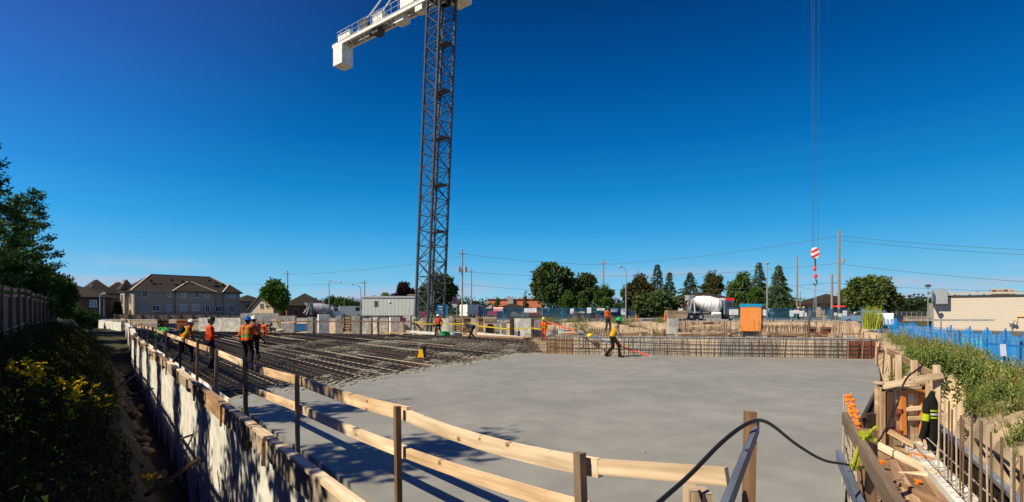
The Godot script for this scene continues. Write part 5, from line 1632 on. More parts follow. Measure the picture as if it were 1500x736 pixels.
	for q in [[128, 8, 431, 9, 1], [144, 3, 431, 9, 0], [151, 3, 431, 8, 0], [164, 8, 432, 8, 1], [130, 8, 452, 9, 1], [150, 8, 452, 9, 1]]:
		var x := on_wall(q[0], t2.position, dir); var x2 := on_wall(q[0] + q[1], t2.position, dir)
		var z := 104 + x * sin(turn)
		window(t2, Vector3(x, EYE + (HZ - q[2]) / F * z + 0.6, 0.62 if q[0] < 156 else 0.02), (x2 - x) * 0.85, q[3] / F * z, Basis.IDENTITY, M.white_steel, M.glass_sky, q[4])
	# brick house at the fence end, dark roof behind it
	var b := thing("brick_house", "brown brick house with dark roof partly hidden by the left trees", "building", gp(86, 76, 0.0), deg_to_rad(30))
	var bw := Sh.new()
	bw.box(Vector3(2.6, 2.1, -4), Vector3(5.2, 4.2, 8))
	part(bw, "wall", M.brick_brown, b)
	var brf := Sh.new()
	hip(brf, 0, 5.2, -8, 0, 4.2, 1.7, 0.5)
	part(brf, "roof", M.shingle, b)
	window(b, Vector3(4.0, 3.2, 0.02), 0.8, 1.0, Basis.IDENTITY, M.white_steel, M.glass_sky, 1)
	window(b, Vector3(1.5, 3.2, 0.02), 0.8, 1.0, Basis.IDENTITY, M.white_steel, M.glass_sky, 1)
	var pt2 := Sh.new()
	pt2.box(Vector3(5.28, 2.1, 0.05), Vector3(0.16, 4.1, 0.16))
	part(pt2, "downpipe", M.trim, b)
	hip_house("dark_house", "house with black roof behind the brick house", gp(84, 125, 0.0), turn, 7.5, 8, 7.0, 1.9, M.stucco, [], [])
	hip_house("house", "low house with dark roof right of the large townhouse row", gp(350, 118, 0.0), turn, 6.0, 7, 4.4, 1.6, M.stucco, [], [])
	# gabled house with chimney
	var g := thing("gabled_house", "beige gabled house with brick chimney left of the bright tree", "building", gp(366, 100, 0.2), deg_to_rad(-8))
	var gw := Sh.new()
	gw.prism(PackedVector2Array([Vector2(0, 0), Vector2(4.9, 0), Vector2(4.9, 2.6), Vector2(2.5, 5.0), Vector2(0, 2.4)]), 8, Transform3D(Basis.IDENTITY, Vector3(0, 0, -8)))
	part(gw, "wall", M.stucco_pale, g)
	var gr := Sh.new()
	gr.quad(Vector3(2.5, 5.15, 0.3), Vector3(5.3, 2.4, 0.3), Vector3(5.3, 2.4, -8.2), Vector3(2.5, 5.15, -8.2))
	gr.quad(Vector3(-0.4, 2.2, 0.3), Vector3(2.5, 5.15, 0.3), Vector3(2.5, 5.15, -8.2), Vector3(-0.4, 2.2, -8.2))
	var grp := part(gr, "roof", M.shingle, g)
	var vb := Sh.new()
	vb.beam(Vector3(-0.4, 2.15, 0.32), Vector3(2.5, 5.1, 0.32), 0.1, 0.25); vb.beam(Vector3(2.5, 5.1, 0.32), Vector3(5.3, 2.35, 0.32), 0.1, 0.25)
	part(vb, "verge_board", M.lumber_dark, grp)
	var ch := Sh.new()
	ch.box(Vector3(2.2, 5.5, -1.5), Vector3(0.55, 1.5, 0.55)); ch.box(Vector3(2.2, 6.3, -1.5), Vector3(0.68, 0.15, 0.68))
	part(ch, "chimney", M.brick_red, grp)
	window(g, Vector3(2.5, 2.9, 0.02), 0.6, 0.9, Basis.IDENTITY, M.trim, M.glass_dark, 1)
	hip_house("brick_house", "red brick house with dark roof left of the far mixer truck", gp(420, 100, 0.2), deg_to_rad(30), 7.6, 8, 3.0, 2.6, M.brick_red, [[1.6, 1.7, 0.8, 1.5], [4.4, 1.7, 0.8, 1.5]], [])
	hip_house("bungalow", "low bungalow with brown roof right of the white gable", gp(728, 140, 0.8), 0.1, 9.0, 8, 2.3, 1.2, M.stucco_pale, [[2, 1.3, 1.2, 1], [6, 1.3, 1.2, 1]], [])
	hip_house("bungalow", "low grey roofed bungalow left of the white gable", gp(695, 150, 0.8), 0.1, 7.0, 8, 2.2, 1.3, M.stucco_pale, [[2, 1.3, 1.2, 1]], [])
	var wg := thing("white_gable_house", "small white gable fronted building beyond the white van", "building", gp(705, 128, 0.8), 0.0)
	var ww := Sh.new()
	ww.prism(PackedVector2Array([Vector2(0, 0), Vector2(4.4, 0), Vector2(4.4, 1.9), Vector2(2.3, 3.3), Vector2(0, 1.9)]), 9, Transform3D(Basis.IDENTITY, Vector3(0, 0, -9)))
	part(ww, "wall", M.stucco_pale, wg)
	var wr := Sh.new()
	wr.quad(Vector3(2.3, 3.45, 0.2), Vector3(4.7, 1.85, 0.2), Vector3(4.7, 1.85, -9), Vector3(2.3, 3.45, -9)); wr.quad(Vector3(-0.3, 1.85, 0.2), Vector3(2.3, 3.45, 0.2), Vector3(2.3, 3.45, -9), Vector3(-0.3, 1.85, -9))
	part(wr, "roof", M.shingle, wg)
	# long orange building
	var ob := thing("school_building", "long orange brick building with flat roof and grey chimney on the skyline", "building", gp(714, 160, 0.8), 0.0)
	var ow := Sh.new()
	ow.col = Color(0.62, 0.20, 0.10)
	ow.box(Vector3(8.7, 2.6, -5), Vector3(17.4, 5.2, 10)); ow.box(Vector3(13.5, 2.75, -6), Vector3(8, 5.6, 10))
	part(ow, "wall", M.matte, ob)
	var oc := Sh.new()
	oc.col = Color(0.36, 0.34, 0.31)
	oc.box(Vector3(7.2, 2.9, 0.3), Vector3(1.7, 5.9, 0.8))
	part(oc, "chimney", M.matte, ob)
	var op := Sh.new()
	op.box(Vector3(8.7, 5.27, -4.9), Vector3(17.7, 0.16, 10.4))
	part(op, "parapet", M.trim, ob)
	for k in 6: window(ob, Vector3(1.5 + k * 2.9 if k != 2 else 5.4, 2.2, 0.02), 1.5, 1.0, Basis.IDENTITY, M.trim, M.glass_dark, 1)
	var bb := thing("rooftop_block", "small tan flat topped building behind the trailer roof", "building", gp(597, 112, 0.8), 0.0)
	var bs := Sh.new()
	bs.box(Vector3(0.9, 2.4, -1), Vector3(1.7, 4.9, 2)); bs.box(Vector3(0.9, 4.9, -1), Vector3(1.9, 0.12, 2.2))
	part(bs, "wall", M.stucco_pale, bb)
func hip_house(called: String, label: String, at: Vector3, turn: float, L: float, D: float, e: float, rise: float, m: Material, wins: Array, _x: Array):
	var h := thing(called, label, "building", at, turn)
	var w := Sh.new()
	w.box(Vector3(L / 2, e / 2, -D / 2), Vector3(L, e, D))
	part(w, "wall", m, h)
	var r := Sh.new()
	hip(r, 0, L, -D, 0, e, rise, 0.4)
	part(r, "roof", M.shingle, h)
	if wins.is_empty(): wins = [[L * 0.3, e * 0.72, 0.9, 1.1], [L * 0.7, e * 0.72, 0.9, 1.1]]
	for q in wins: window(h, Vector3(q[0], q[1], 0.02), q[2], q[3], Basis.IDENTITY, M.trim, M.glass_dark, 1)

func plaza():
	var red := Color(0.85, 0.03, 0.04)
	# strip plaza with red awnings
	var z := 112.0
	var p := thing("plaza_building", "long low plaza building with dark hipped roof and red awnings", "building", gp(1148, z, 0.8), 0.0)
	var k := z / F
	var w := Sh.new()
	w.box(Vector3(25 * k, 1.35, -4), Vector3(50 * k, 2.7, 8)); w.box(Vector3(75 * k, 1.5, -3), Vector3(55 * k, 3.0, 9))
	part(w, "wall", M.stucco_pale, p)
	var r := Sh.new()
	hip(r, 0, 50 * k, -8, 0, 2.7, 1.3, 0.6); hip(r, 48 * k, 102 * k, -7.5, 1.5, 3.0, 2.2, 0.7)
	part(r, "roof", M.shingle, p)
	for q in [[64, 80], [88, 97]]:
		var a := Sh.new()
		a.col = red
		a.prism(PackedVector2Array([Vector2(0, 0), Vector2(1.0, 0), Vector2(0.0, 0.75)]), (q[1] - q[0]) * k, Transform3D(Basis(Vector3(0, 0, 1), Vector3.UP, Vector3(1, 0, 0)), Vector3(q[0] * k, 2.2, 1.52)))
		part(a, "awning", M.matte, p)
	for q in [[8, 1.0], [20, 1.6], [33, 1.0], [58, 1.2], [72, 2.2], [92, 1.4]]: window(p, Vector3(q[0] * k, 1.35, 1.52 if q[0] > 48 else 0.02), q[1], 1.5, Basis.IDENTITY, M.trim, M.glass_dark, 1)
	for q in [[44, 1.0], [82, 1.0]]:
		var d := Sh.new()
		d.col = Color(0.10, 0.08, 0.06)
		d.box(Vector3(q[0] * k, 1.05, 1.55 if q[0] > 48 else 0.04), Vector3(1.0, 2.1, 0.08))
		part(d, "door", M.matte, p)
	# gas station kiosk with red and white fascia
	z = 92.0
	k = z / F
	var g := thing("gas_station", "dark building with grey roof and red and white fascia behind the white mixer truck", "building", gp(1005, z, 0.8), 0.0)
	var gw := Sh.new()
	gw.box(Vector3(32 * k, 1.6, -4), Vector3(58 * k, 3.2, 8))
	part(gw, "wall", M.grey_concrete, g)
	var gr := Sh.new()
	hip(gr, -3 * k, 66 * k, -8.5, 1.0, 3.62, 1.15, 0.1, 3.2)
	part(gr, "roof", M.shingle, g)
	for q in [[-4, 6, Color(0.75, 0.75, 0.75)], [6, 12, red], [12, 36, Color(0.75, 0.75, 0.75)], [36, 43, red], [43, 54, Color(0.75, 0.75, 0.75)], [54, 67, red]]:
		var f := Sh.new()
		f.col = q[2]
		f.box(Vector3((q[0] + q[1]) / 2.0 * k, 3.38, 1.1), Vector3((q[1] - q[0]) * k, 0.42, 0.12))
		part(f, "fascia_panel", M.paint, g)
	for q in [14, 30, 47]: window(g, Vector3(q * k, 1.7, 0.02), 1.4, 1.2, Basis.IDENTITY, M.white_steel, M.glass_dark, 1)
	var um := thing("parasol", "red parasol open behind the orange form box", "parasol", gp(1097, 84, 0.8))
	var c := Sh.new()
	c.col = red
	c.lathe(Vector3(0, 1.85, 0), Vector3.UP, [Vector2(0.95, 0), Vector2(0.95, 0.12), Vector2(0.5, 0.5), Vector2(0, 0.68)], 12)
	part(c, "canopy", M.cloth, um)
	var pl := Sh.new()
	pl.tube([Vector3.ZERO, Vector3(0, 2.4, 0)], 0.03, 6)
	part(pl, "pole", M.galv, um)
	# beige block building at the right
	var th := deg_to_rad(-36)
	var b := thing("beige_building", "flat roofed beige block building with grey sign box on its corner", "building", gp(1386, 80, -0.95), th)
	var H := 5.35
	var bw := Sh.new()
	bw.box(Vector3(16, H / 2, -9), Vector3(32, H, 18))
	part(bw, "wall", M.beige_block, b)
	var bj := Sh.new()       # block courses, each joint a shallow groove's shadow line built as a thin proud bed
	for i in 12: bj.box(Vector3(16, 0.42 + i * 0.42, 0.004), Vector3(32, 0.018, 0.012))
	part(bj, "course", M.stucco_pale, b)
	var low := Sh.new()
	low.box(Vector3(-0.72, 2.2, -5.5), Vector3(1.45, 4.4, 11))
	part(low, "side_wing", M.beige_block, b)
	var band := Sh.new()
	band.col = Color(0.05, 0.045, 0.04)
	band.box(Vector3(16, H - 0.05, 0.06), Vector3(32, 0.28, 0.14))
	part(band, "fascia", M.matte, b)
	var par := Sh.new()
	par.box(Vector3(16, H + 0.38, -0.4), Vector3(32, 0.3, 0.12))
	for i in 14: par.box(Vector3(0.8 + i * 2.2, H + 0.2, -0.36), Vector3(0.1, 0.3, 0.14))
	part(par, "parapet_rail", M.trim, b)
	var sb := thing("sign_box", "grey ribbed metal sign box on the corner of the beige building", "sign", b.position + Basis(Vector3.UP, th) * Vector3(-0.9, 4.15, 0.4), th)
	for i in 12:
		var rb := Sh.new()
		rb.box(Vector3(-0.75, 0.10 + i * 0.17, 0), Vector3(0.06, 0.15, 3.0))
		part(rb, "rib", M.galv, sb)
	var fc := Sh.new()
	fc.box(Vector3(0.2, 1.08, 0.0), Vector3(1.7, 2.2, 1.4))
	part(fc, "face", M.galv, sb)
	var ac := thing("roof_unit", "weathered air handling unit on the beige building's roof", "roof unit", b.position + Basis(Vector3.UP, th) * Vector3(6.6, H + 0.02, -1.5), th)
	var au := Sh.new()
	au.box(Vector3(0, 0.55, 0), Vector3(2.6, 0.85, 1.6))
	part(au, "casing", M.trim, ac)
	for i in 4:
		var lv := Sh.new()
		lv.box(Vector3(-0.95 + i * 0.62, 0.55, 0.82), Vector3(0.5, 0.6, 0.05))
		part(lv, "louvre", M.grey_concrete if i % 2 else M.brick_brown, ac)
	var yp := Sh.new()
	yp.col = Color(0.75, 0.42, 0.04)
	var A := Vector3(9.1, 0, 0.15)
	yp.tube([A + Vector3(0, 0.2, 0), A + Vector3(0, 5.6, 0), A + Vector3(0, 5.7, -0.6)], 0.09, 8)
	yp.tube([A + Vector3(0, 2.2, 0), A + Vector3(-1.1, 2.2, 0), A + Vector3(-1.1, 1.4, 0), A + Vector3(-1.6, 1.3, 0)], 0.07, 8)
	single(yp, "gas_pipe", M.paint, "yellow gas pipe climbing the beige wall", "pipe", b.position, th)
	var gm := thing("gas_meter", "grey gas meter at the foot of the yellow pipe", "gas meter", b.position + Basis(Vector3.UP, th) * Vector3(7.4, 0.1, 0.4), th)
	var ms := Sh.new()
	ms.ball(Vector3(0, 1.1, 0), Vector3(0.3, 0.3, 0.22), 12, 8); ms.ball(Vector3(0.42, 1.0, 0), Vector3(0.22, 0.26, 0.2), 12, 8); ms.tube([Vector3(0, 0, 0), Vector3(0, 1.0, 0)], 0.05, 8); ms.tube([Vector3(0.42, 1.0, 0), Vector3(0.42, 1.5, 0), Vector3(0, 1.5, 0)], 0.05, 8)
	part(ms, "body", M.galv, gm)
	window(b, Vector3(10.2, 3.0, 0.02), 1.0, 1.6, Basis.IDENTITY, M.trim, M.glass_sky, 1)
	var fl := thing("floodlight_pole", "grey pole with a square floodlight beside the beige building", "lamp post", gp(1360, 78, -0.95))
	var fp := Sh.new()
	fp.tube([Vector3.ZERO, Vector3(0, 6.7, 0)], 0.09, 8, 0.06)
	part(fp, "pole", M.galv, fl)
	var fh := Sh.new()
	fh.box(Vector3(0, 6.85, 0), Vector3(0.6, 0.4, 0.35))
	part(fh, "lamp_head", M.rebar_dark, fl)
	var cf := thing("chain_link_fence", "pale chain link fence across the dry field behind the car park", "fence", gp(1340, 112, 0.3))
	for i in 13:
		var s := Sh.new()
		s.tube([Vector3(-5 + i * 1.1, -0.4, 0), Vector3(-5 + i * 1.1, 1.7, 0)], 0.05, 6)
		part(s, "post", M.galv, cf)
	var cr := Sh.new()
	cr.tube([Vector3(-5, 1.65, 0), Vector3(8.2, 1.65, 0)], 0.035, 6)
	for i in 60: cr.beam(Vector3(-5 + i * 0.22, 0.1, 0), Vector3(-5 + i * 0.22 + 0.5, 1.6, 0), 0.012, 0.012, Vector3.UP, false)
	part(cr, "mesh", M.galv, cf)
	var fld := Sh.new()
	fld.col = Color(0.30, 0.23, 0.12)
	fld.quad(Vector3(70, 0.33, -114), Vector3(140, 0.33, -114), Vector3(160, 0.9, -150), Vector3(80, 0.9, -150))
	struct(fld, "field", M.soil)

# ------------------------------------------------------------------ poles, lamps, wires
func poles():
	for e in [[677, 366, 90, 0.17, "tall utility pole with two transformer cans right of the crane"], [690.5, 394, 125, 0.15, "shorter utility pole just right of the transformer pole"], [421, 397, 112, 0.14, "utility pole behind the bright green tree"], [534, 410, 105, 0.13, "utility pole at the left end of the trailer"], [884, 381, 102, 0.17, "utility pole between the two round trees"], [965, 420, 95, 0.12, "left of two thin poles before the dark conifers"], [968.5, 421, 96, 0.12, "right of two thin poles before the dark conifers"], [981, 402, 120, 0.12, "grey pole among the conifers"], [1004, 412, 120, 0.12, "short pole left of the gas station roof"], [1168, 376, 96, 0.18, "bare utility pole right of the blue green spruce"], [1172.5, 427, 105, 0.12, "short pole before the plaza"], [1219, 402, 84, 0.22, "thick short pole left of the tallest pole"], [1229.5, 337, 70, 0.19, "tallest wooden utility pole with a small transformer"], [1281, 414, 100, 0.12, "thin pole in front of the large plaza tree"]]:
		var z: float = e[2]
		var b := gp(e[0], z, 0.75)
		var t := thing("utility_pole", e[4], "utility pole", b, 0.0, "utility poles along the road")
		var h: float = EYE + (HZ - e[1]) / F * z - 0.75
		var s := Sh.new()
		s.tube([Vector3(0, -0.3, 0), Vector3(0, h, 0)], e[3], 9, e[3] * 0.65)
		part(s, "pole", M.pole_wood if e[0] > 900 else M.lumber_grey, t)
		if h > 7:
			var ca := Sh.new()
			ca.beam(Vector3(-0.7, h - 0.7, 0.15), Vector3(0.7, h - 0.7, 0.15), 0.1, 0.12)
			if e[0] < 1000: part(ca, "cross_arm", M.lumber_grey, t)
			for k in 3:
				var ins := Sh.new()
				ins.lathe(Vector3(-0.6 + k * 0.6 if e[0] < 1000 else 0.25, h - 0.62 - (k * 0.9 if e[0] > 1000 else 0.0), 0.15), Vector3.UP, [Vector2(0.03, 0), Vector2(0.07, 0.03), Vector2(0.05, 0.12), Vector2(0.06, 0.15), Vector2(0, 0.22)], 8)
				part(ins, "insulator", M.galv, t)
		if e[0] == 677:
			for x in [-1, 1]:
				var c := Sh.new()
				c.lathe(Vector3(x * 0.55, h - 4.0, 0.1), Vector3.UP, [Vector2(0, 0), Vector2(0.32, 0), Vector2(0.32, 0.95), Vector2(0.1, 1.05), Vector2(0, 1.05)], 12)
				part(c, "transformer", M.galv, t)
		if e[0] > 1229 and e[0] < 1230:
			var c := Sh.new()
			c.lathe(Vector3(0.42, h - 4.6, 0.15), Vector3.UP, [Vector2(0, 0), Vector2(0.2, 0), Vector2(0.2, 0.6), Vector2(0.08, 0.7), Vector2(0, 0.7)], 12)
			part(c, "transformer", M.galv, t)
	# street lamps: [px, top y, z, arm px, arm y, label]
	for e in [[917, 400, 80, 909, 391, "curved steel street lamp left of the brownish tree"], [1124, 388, 76, 1123, 386, "straight steel lamp pole between the spruces"], [482, 412, 100, 497, 413, "street lamp with long level arm left of the trailer"], [528, 424, 96, 516, 417, "street lamp with slanted arm over the trailer end"], [504, 441, 140, 515, 434, "small far street lamp before the low trees"]]:
		var z: float = e[2]
		var t := thing("street_lamp", e[5], "street lamp", gp(e[0], z, 0.75), 0.0, "street lamps along the road")
		var h: float = EYE + (HZ - e[1]) / F * z - 0.75
		var ax: float = (e[3] - e[0]) / F * z; var ay: float = (e[1] - e[4]) / F * z
		var s := Sh.new()
		s.tube(spline([Vector3(0, -0.2, 0), Vector3(0, h * 0.55, 0), Vector3(0, h, 0), Vector3(ax * 0.35, h + ay * 0.8, 0), Vector3(ax, h + ay, 0)], 5), 0.10, 8, 0.05)
		part(s, "pole", M.galv, t)
		var l := Sh.new()
		l.ball(Vector3(ax * 1.08 if absf(ax) > 0.3 else 0.0, h + ay - 0.03, 0), Vector3(0.38, 0.12, 0.18), 12, 7)
		part(l, "lamp_head", M.galv, t)
	# wires
	var P := func(px: float, py: float, z: float) -> Vector3: return pt(px, py, z)
	for e in [[677, 372, 90, 884, 388, 102, "top wire from the transformer pole to the middle pole"], [884, 388, 102, 1229.5, 346, 70, "top wire from the middle pole to the tallest pole"], [1229.5, 346, 70, 1700, 372, 60, "top wire leaving the tallest pole to the right"], [1229.5, 352, 70, 1700, 380, 62, "second wire leaving the tallest pole to the right"], [677, 398, 90, 884, 404, 102, "middle wire right of the transformer pole"], [884, 404, 102, 1229.5, 386, 70, "middle wire crossing before the conifers"], [1229.5, 387, 70, 1700, 424, 55, "long sagging wire above the beige building"], [884, 424, 102, 1229.5, 414, 70, "low wire crossing before the gas station"], [677, 416, 90, 884, 428, 102, "low wire before the largest round tree"], [1219, 415, 84, 1700, 428, 64, "low wire right of the thick pole"], [1168, 420, 96, 1281, 436, 100, "lowest wire before the plaza roof"], [421, 402, 112, 677, 376, 90, "faint wire behind the crane mast"], [300, 412, 130, 534, 414, 105, "faint wire left of the trailer lamps"], [884, 440, 102, 1004, 436, 120, "short low wire before the brownish tree"]]:
		var a: Vector3 = P.call(e[0], e[1], e[2]); var b: Vector3 = P.call(e[3], e[4], e[5])
		var pts := []
		for i in 13:
			var f := i / 12.0
			pts.append(a.lerp(b, f) - Vector3(0, a.distance_to(b) * 0.014 * 4 * f * (1 - f), 0) - a)
		var s := Sh.new()
		s.tube(pts, 0.022, 5)
		single(s, "overhead_wire", M.rebar_dark, e[6], "wire", a, 0.0, "overhead wires along the road")
	for e in [[139, 443, 70, 480, "thin metal pole at the far end of the white wall"]]:
		var s := Sh.new()
		s.tube([Vector3.ZERO, Vector3(0, 4.2, 0), Vector3(0.2, 4.5, 0), Vector3(0.8, 4.55, 0)], 0.06, 6)
		single(s, "bent_pole", M.galv, e[4], "pole", gp(146, 72, 0.0))

# ------------------------------------------------------------------ tower crane
func crane():
	var base := gp(628, 50, 0.0)
	base.y = gh(base.x, 50) - 0.3
	var c := thing("tower_crane", "tall dark lattice tower crane with white counter jib", "crane", base)
	c.rotation = Vector3(0, 0, -deg_to_rad(2.2))
	var yaw := deg_to_rad(47)
	var B := Basis(Vector3.UP, yaw)
	var hw := 0.97
	var top := 33.0
	var cor := [B * Vector3(-hw, 0, hw), B * Vector3(hw, 0, hw), B * Vector3(hw, 0, -hw), B * Vector3(-hw, 0, -hw)]
	for q in cor:
		for k in 8:
			if k * 4.6 > top: break
			var s := Sh.new()
			s.beam(q + Vector3(0, k * 4.6, 0), q + Vector3(0, minf((k + 1) * 4.6 - 0.03, top), 0), 0.20, 0.20, (B * Vector3.RIGHT))
			s.beam(q + Vector3(0, (k + 1) * 4.6 - 0.12, 0), q + Vector3(0, minf((k + 1) * 4.6 + 0.1, top), 0), 0.26, 0.26, (B * Vector3.RIGHT))
			part(s, "leg", M.steel, c)
	var n := 22
	var ph := top / n
	for f in 4:
		var a: Vector3 = cor[f]; var b: Vector3 = cor[(f + 1) % 4]
		for k in n:
			var y := k * ph
			var s := Sh.new()
			s.beam(a + Vector3(0, y, 0), b + Vector3(0, y, 0), 0.07, 0.07)
			part(s, "horizontal_brace", M.steel, c)
			var d := Sh.new()
			if k % 2 == f % 2: d.beam(a + Vector3(0, y, 0), b + Vector3(0, y + ph, 0), 0.075, 0.075)
			else: d.beam(b + Vector3(0, y, 0), a + Vector3(0, y + ph, 0), 0.075, 0.075)
			if f % 2 == 1: 
				if k % 2 == f % 2: d.beam(b + Vector3(0, y, 0), a + Vector3(0, y + ph, 0), 0.05, 0.05)
				else: d.beam(a + Vector3(0, y, 0), b + Vector3(0, y + ph, 0), 0.05, 0.05)
			part(d, "diagonal_brace", M.steel, c)
	for k in 7:
		var p := Sh.new()
		var y := k * 4.6 + 1.2
		p.box(B * Vector3(0.42, 0, -0.1) + Vector3(0, y, 0), Vector3(0.95, 0.05, 1.6), B)
		p.box(B * Vector3(0.42, 0, 0.7) + Vector3(0, y + 0.1, 0), Vector3(0.95, 0.15, 0.03), B)
		part(p, "platform", M.steel, c)
		var l := Sh.new()
		var o: Vector3 = B * Vector3(-0.1 if k % 2 else 0.15, 0, -0.35)
		for x in [-0.18, 0.18]: l.beam(o + B * Vector3(x, 0, 0) + Vector3(0, y - 1.0, 0), o + B * Vector3(x, 0, 0.5) + Vector3(0, y + 3.5, 0), 0.04, 0.05)
		for r in 15:
			var f := r / 14.0
			var q := o + B * Vector3(0, 0, 0.5 * f) + Vector3(0, y - 1.0 + 4.5 * f, 0)
			l.beam(q - B * Vector3(0.18, 0, 0), q + B * Vector3(0.18, 0, 0), 0.025, 0.025)
		part(l, "ladder", M.galv, c)
	# slewing ring, counter jib to the back left, jib to the front right
	var jd := Vector3(-12.4, 0, -9.2).normalized()
	var JB := Basis(jd.cross(Vector3.UP).normalized(), Vector3.UP, -jd)     # -z runs along the counter jib
	JB = Basis(Vector3(0, 0, 1), deg_to_rad(2.2)) * JB
	var J := Vector3(0, top, 0)
	var at := func(x: float, y: float, d: float) -> Vector3: return J + JB * Vector3(x, y, -d)
	var sl := Sh.new()
	sl.lathe(J, Vector3.UP, [Vector2(1.1, 0.0), Vector2(1.35, 0.1), Vector2(1.35, 0.5), Vector2(1.0, 0.9), Vector2(1.0, 2.2), Vector2(0, 2.2)], 20)
	part(sl, "slewing_ring", M.steel, c)
	for x in [-0.62, 0.62]:
		var bm := Sh.new()
		bm.beam(at.call(x, 0.5, 0.0), at.call(x, 0.5, 17.0), 0.14, 0.34)
		bm.beam(at.call(x, 0.32, 0.0), at.call(x, 0.32, 17.0), 0.22, 0.05)
		bm.beam(at.call(x, 0.68, 0.0), at.call(x, 0.68, 17.0), 0.2, 0.05)
		part(bm, "jib_girder", M.white_steel, c)
	for k in 14:
		var cb := Sh.new()
		cb.beam(at.call(-0.62, 0.4, 1.0 + k * 1.15), at.call(0.62, 0.4, 1.0 + k * 1.15 + (1.15 if k % 2 else 0.0)), 0.08, 0.1)
		part(cb, "jib_cross_beam", M.white_steel, c)
	var wk := Sh.new()
	wk.beam(at.call(0, 0.72, 1), at.call(0, 0.72, 16.8), 0.9, 0.05)
	part(wk, "walkway", M.galv, c)
	for x in [-0.66, 0.66]:
		var hr := Sh.new()
		for k in 14: hr.beam(at.call(x, 0.75, 1.2 + k * 1.1), at.call(x, 1.85, 1.2 + k * 1.1), 0.04, 0.04)
		hr.beam(at.call(x, 1.85, 1.0), at.call(x, 1.85, 16.2), 0.04, 0.04); hr.beam(at.call(x, 1.3, 1.0), at.call(x, 1.3, 16.2), 0.03, 0.03)
		part(hr, "handrail", M.galv, c)
	for e in [[0.0, -0.75, 15.9, 1.5, 2.25, 1.7], [0.0, 0.1, 9.6, 1.0, 0.6, 1.0]]:
		var cw := Sh.new()
		for k in 2: cw.box(at.call(0, e[1] + 0.0, e[2] - e[5] / 4 + k * e[5] / 2), Vector3(e[3], e[4], e[5] / 2 - 0.03), JB)
		part(cw, "counterweight" if e[2] > 13 else "winch_base", M.white_steel if e[2] > 13 else M.steel, c)
	for e in [[0.2, 1.25, 15.2, 1.2, 0.8, 2.2], [0.2, 1.3, 9.2, 1.3, 0.9, 1.6], [-0.3, 1.5, 4.2, 0.9, 1.5, 2.0], [0.1, 0.1, 5.8, 1.0, 0.6, 1.3], [-0.2, 0.05, 2.6, 0.9, 0.7, 1.0]]:
		var bx := Sh.new()
		bx.box(at.call(e[0], e[1], e[2]), Vector3(e[3], e[4], e[5]), JB)
		bx.box(at.call(e[0], e[1] + e[4] / 2 + 0.03, e[2]), Vector3(e[3] + 0.1, 0.06, e[5] + 0.1), JB)
		part(bx, "cabinet", M.white_steel, c)
	var dr := Sh.new()
	dr.lathe(at.call(-0.6, 1.25, 11.4), JB.x, [Vector2(0, 0), Vector2(0.75, 0), Vector2(0.75, 0.08), Vector2(0.45, 0.1), Vector2(0.45, 1.1), Vector2(0.75, 1.12), Vector2(0.75, 1.2), Vector2(0, 1.2)], 18)
	part(dr, "winch_drum", M.steel, c)
	for x in [-0.55, 0.55]:
		var pb := Sh.new()
		pb.tube([at.call(x, 0.8, 12.6), at.call(x * 0.4, 7.4, 0.6)], 0.07, 8)
		part(pb, "pendant_bar", M.white_steel, c)
	var ap := Sh.new()
	for x in [-0.6, 0.6]:
		ap.beam(at.call(x, 2.2, -0.6), at.call(x * 0.4, 7.6, 0.3), 0.16, 0.16); ap.beam(at.call(x, 2.2, 0.9), at.call(x * 0.4, 7.6, 0.3), 0.16, 0.16)
	part(ap, "tower_head", M.white_steel, c)
	# main jib, out of the frame overhead; it carries the hook at the right
	var jc := Sh.new()
	for q in [[-0.6, 0.6], [0.6, 0.6], [0.0, 1.7]]: jc.beam(at.call(q[0], q[1], -1.0), at.call(q[0], q[1], -44), 0.13, 0.13)
	part(jc, "jib_chord", M.white_steel, c)
	for k in 28:
		var d0 := -1.0 - k * 1.53; var d1 := d0 - 1.53
		var jl := Sh.new()
		for x in [-0.6, 0.6]:
			jl.beam(at.call(x, 0.6, d0), at.call(0, 1.7, (d0 + d1) / 2), 0.06, 0.06); jl.beam(at.call(0, 1.7, (d0 + d1) / 2), at.call(x, 0.6, d1), 0.06, 0.06)
		jl.beam(at.call(-0.6, 0.6, d0), at.call(0.6, 0.6, d1), 0.05, 0.05)
		part(jl, "jib_lacing", M.white_steel, c)
	var cab := Sh.new()
	cab.box(at.call(1.5, 0.9, -1.2), Vector3(1.2, 1.9, 1.7), JB)
	part(cab, "cab", M.white_steel, c)
	# hook block on its falls
	var hk := pt(1194.5, 371, 31.2)
	var h := thing("hook_block", "red and white striped crane hook block hanging over the right of the site", "crane hook", hk)
	var topy := base.y + top + 0.6
	for x in [-0.17, 0.17, -0.06]:
		var r := Sh.new()
		r.tube([Vector3(x, 0.3, 0), Vector3(x * 1.5, topy - hk.y, 0)], 0.009, 5)
		part(r, "rope", M.steel, h)
	for i in 7:      # diagonal stripes on the block's cheeks
		var st := Sh.new()
		st.col = Color(0.8, 0.04, 0.03) if i % 2 == 0 else Color(0.85, 0.85, 0.82)
		var poly := PackedVector2Array()
		for k in 24: poly.append(Vector2(cos(TAU * k / 24) * 0.20, sin(TAU * k / 24) * 0.35))
		var lo := -0.55 + i * 0.16
		var bandp := PackedVector2Array([Vector2(-0.4, lo - 0.2), Vector2(0.4, lo + 0.2), Vector2(0.4, lo + 0.36), Vector2(-0.4, lo - 0.04)])
		for q in Geometry2D.intersect_polygons(poly, bandp): st.prism(q, 0.22, Transform3D(Basis.IDENTITY, Vector3(0, 0, -0.11)))
		if st.v.size(): part(st, "stripe", M.paint, h)
	var lk := Sh.new()
	lk.col = Color(0.75, 0.05, 0.04)
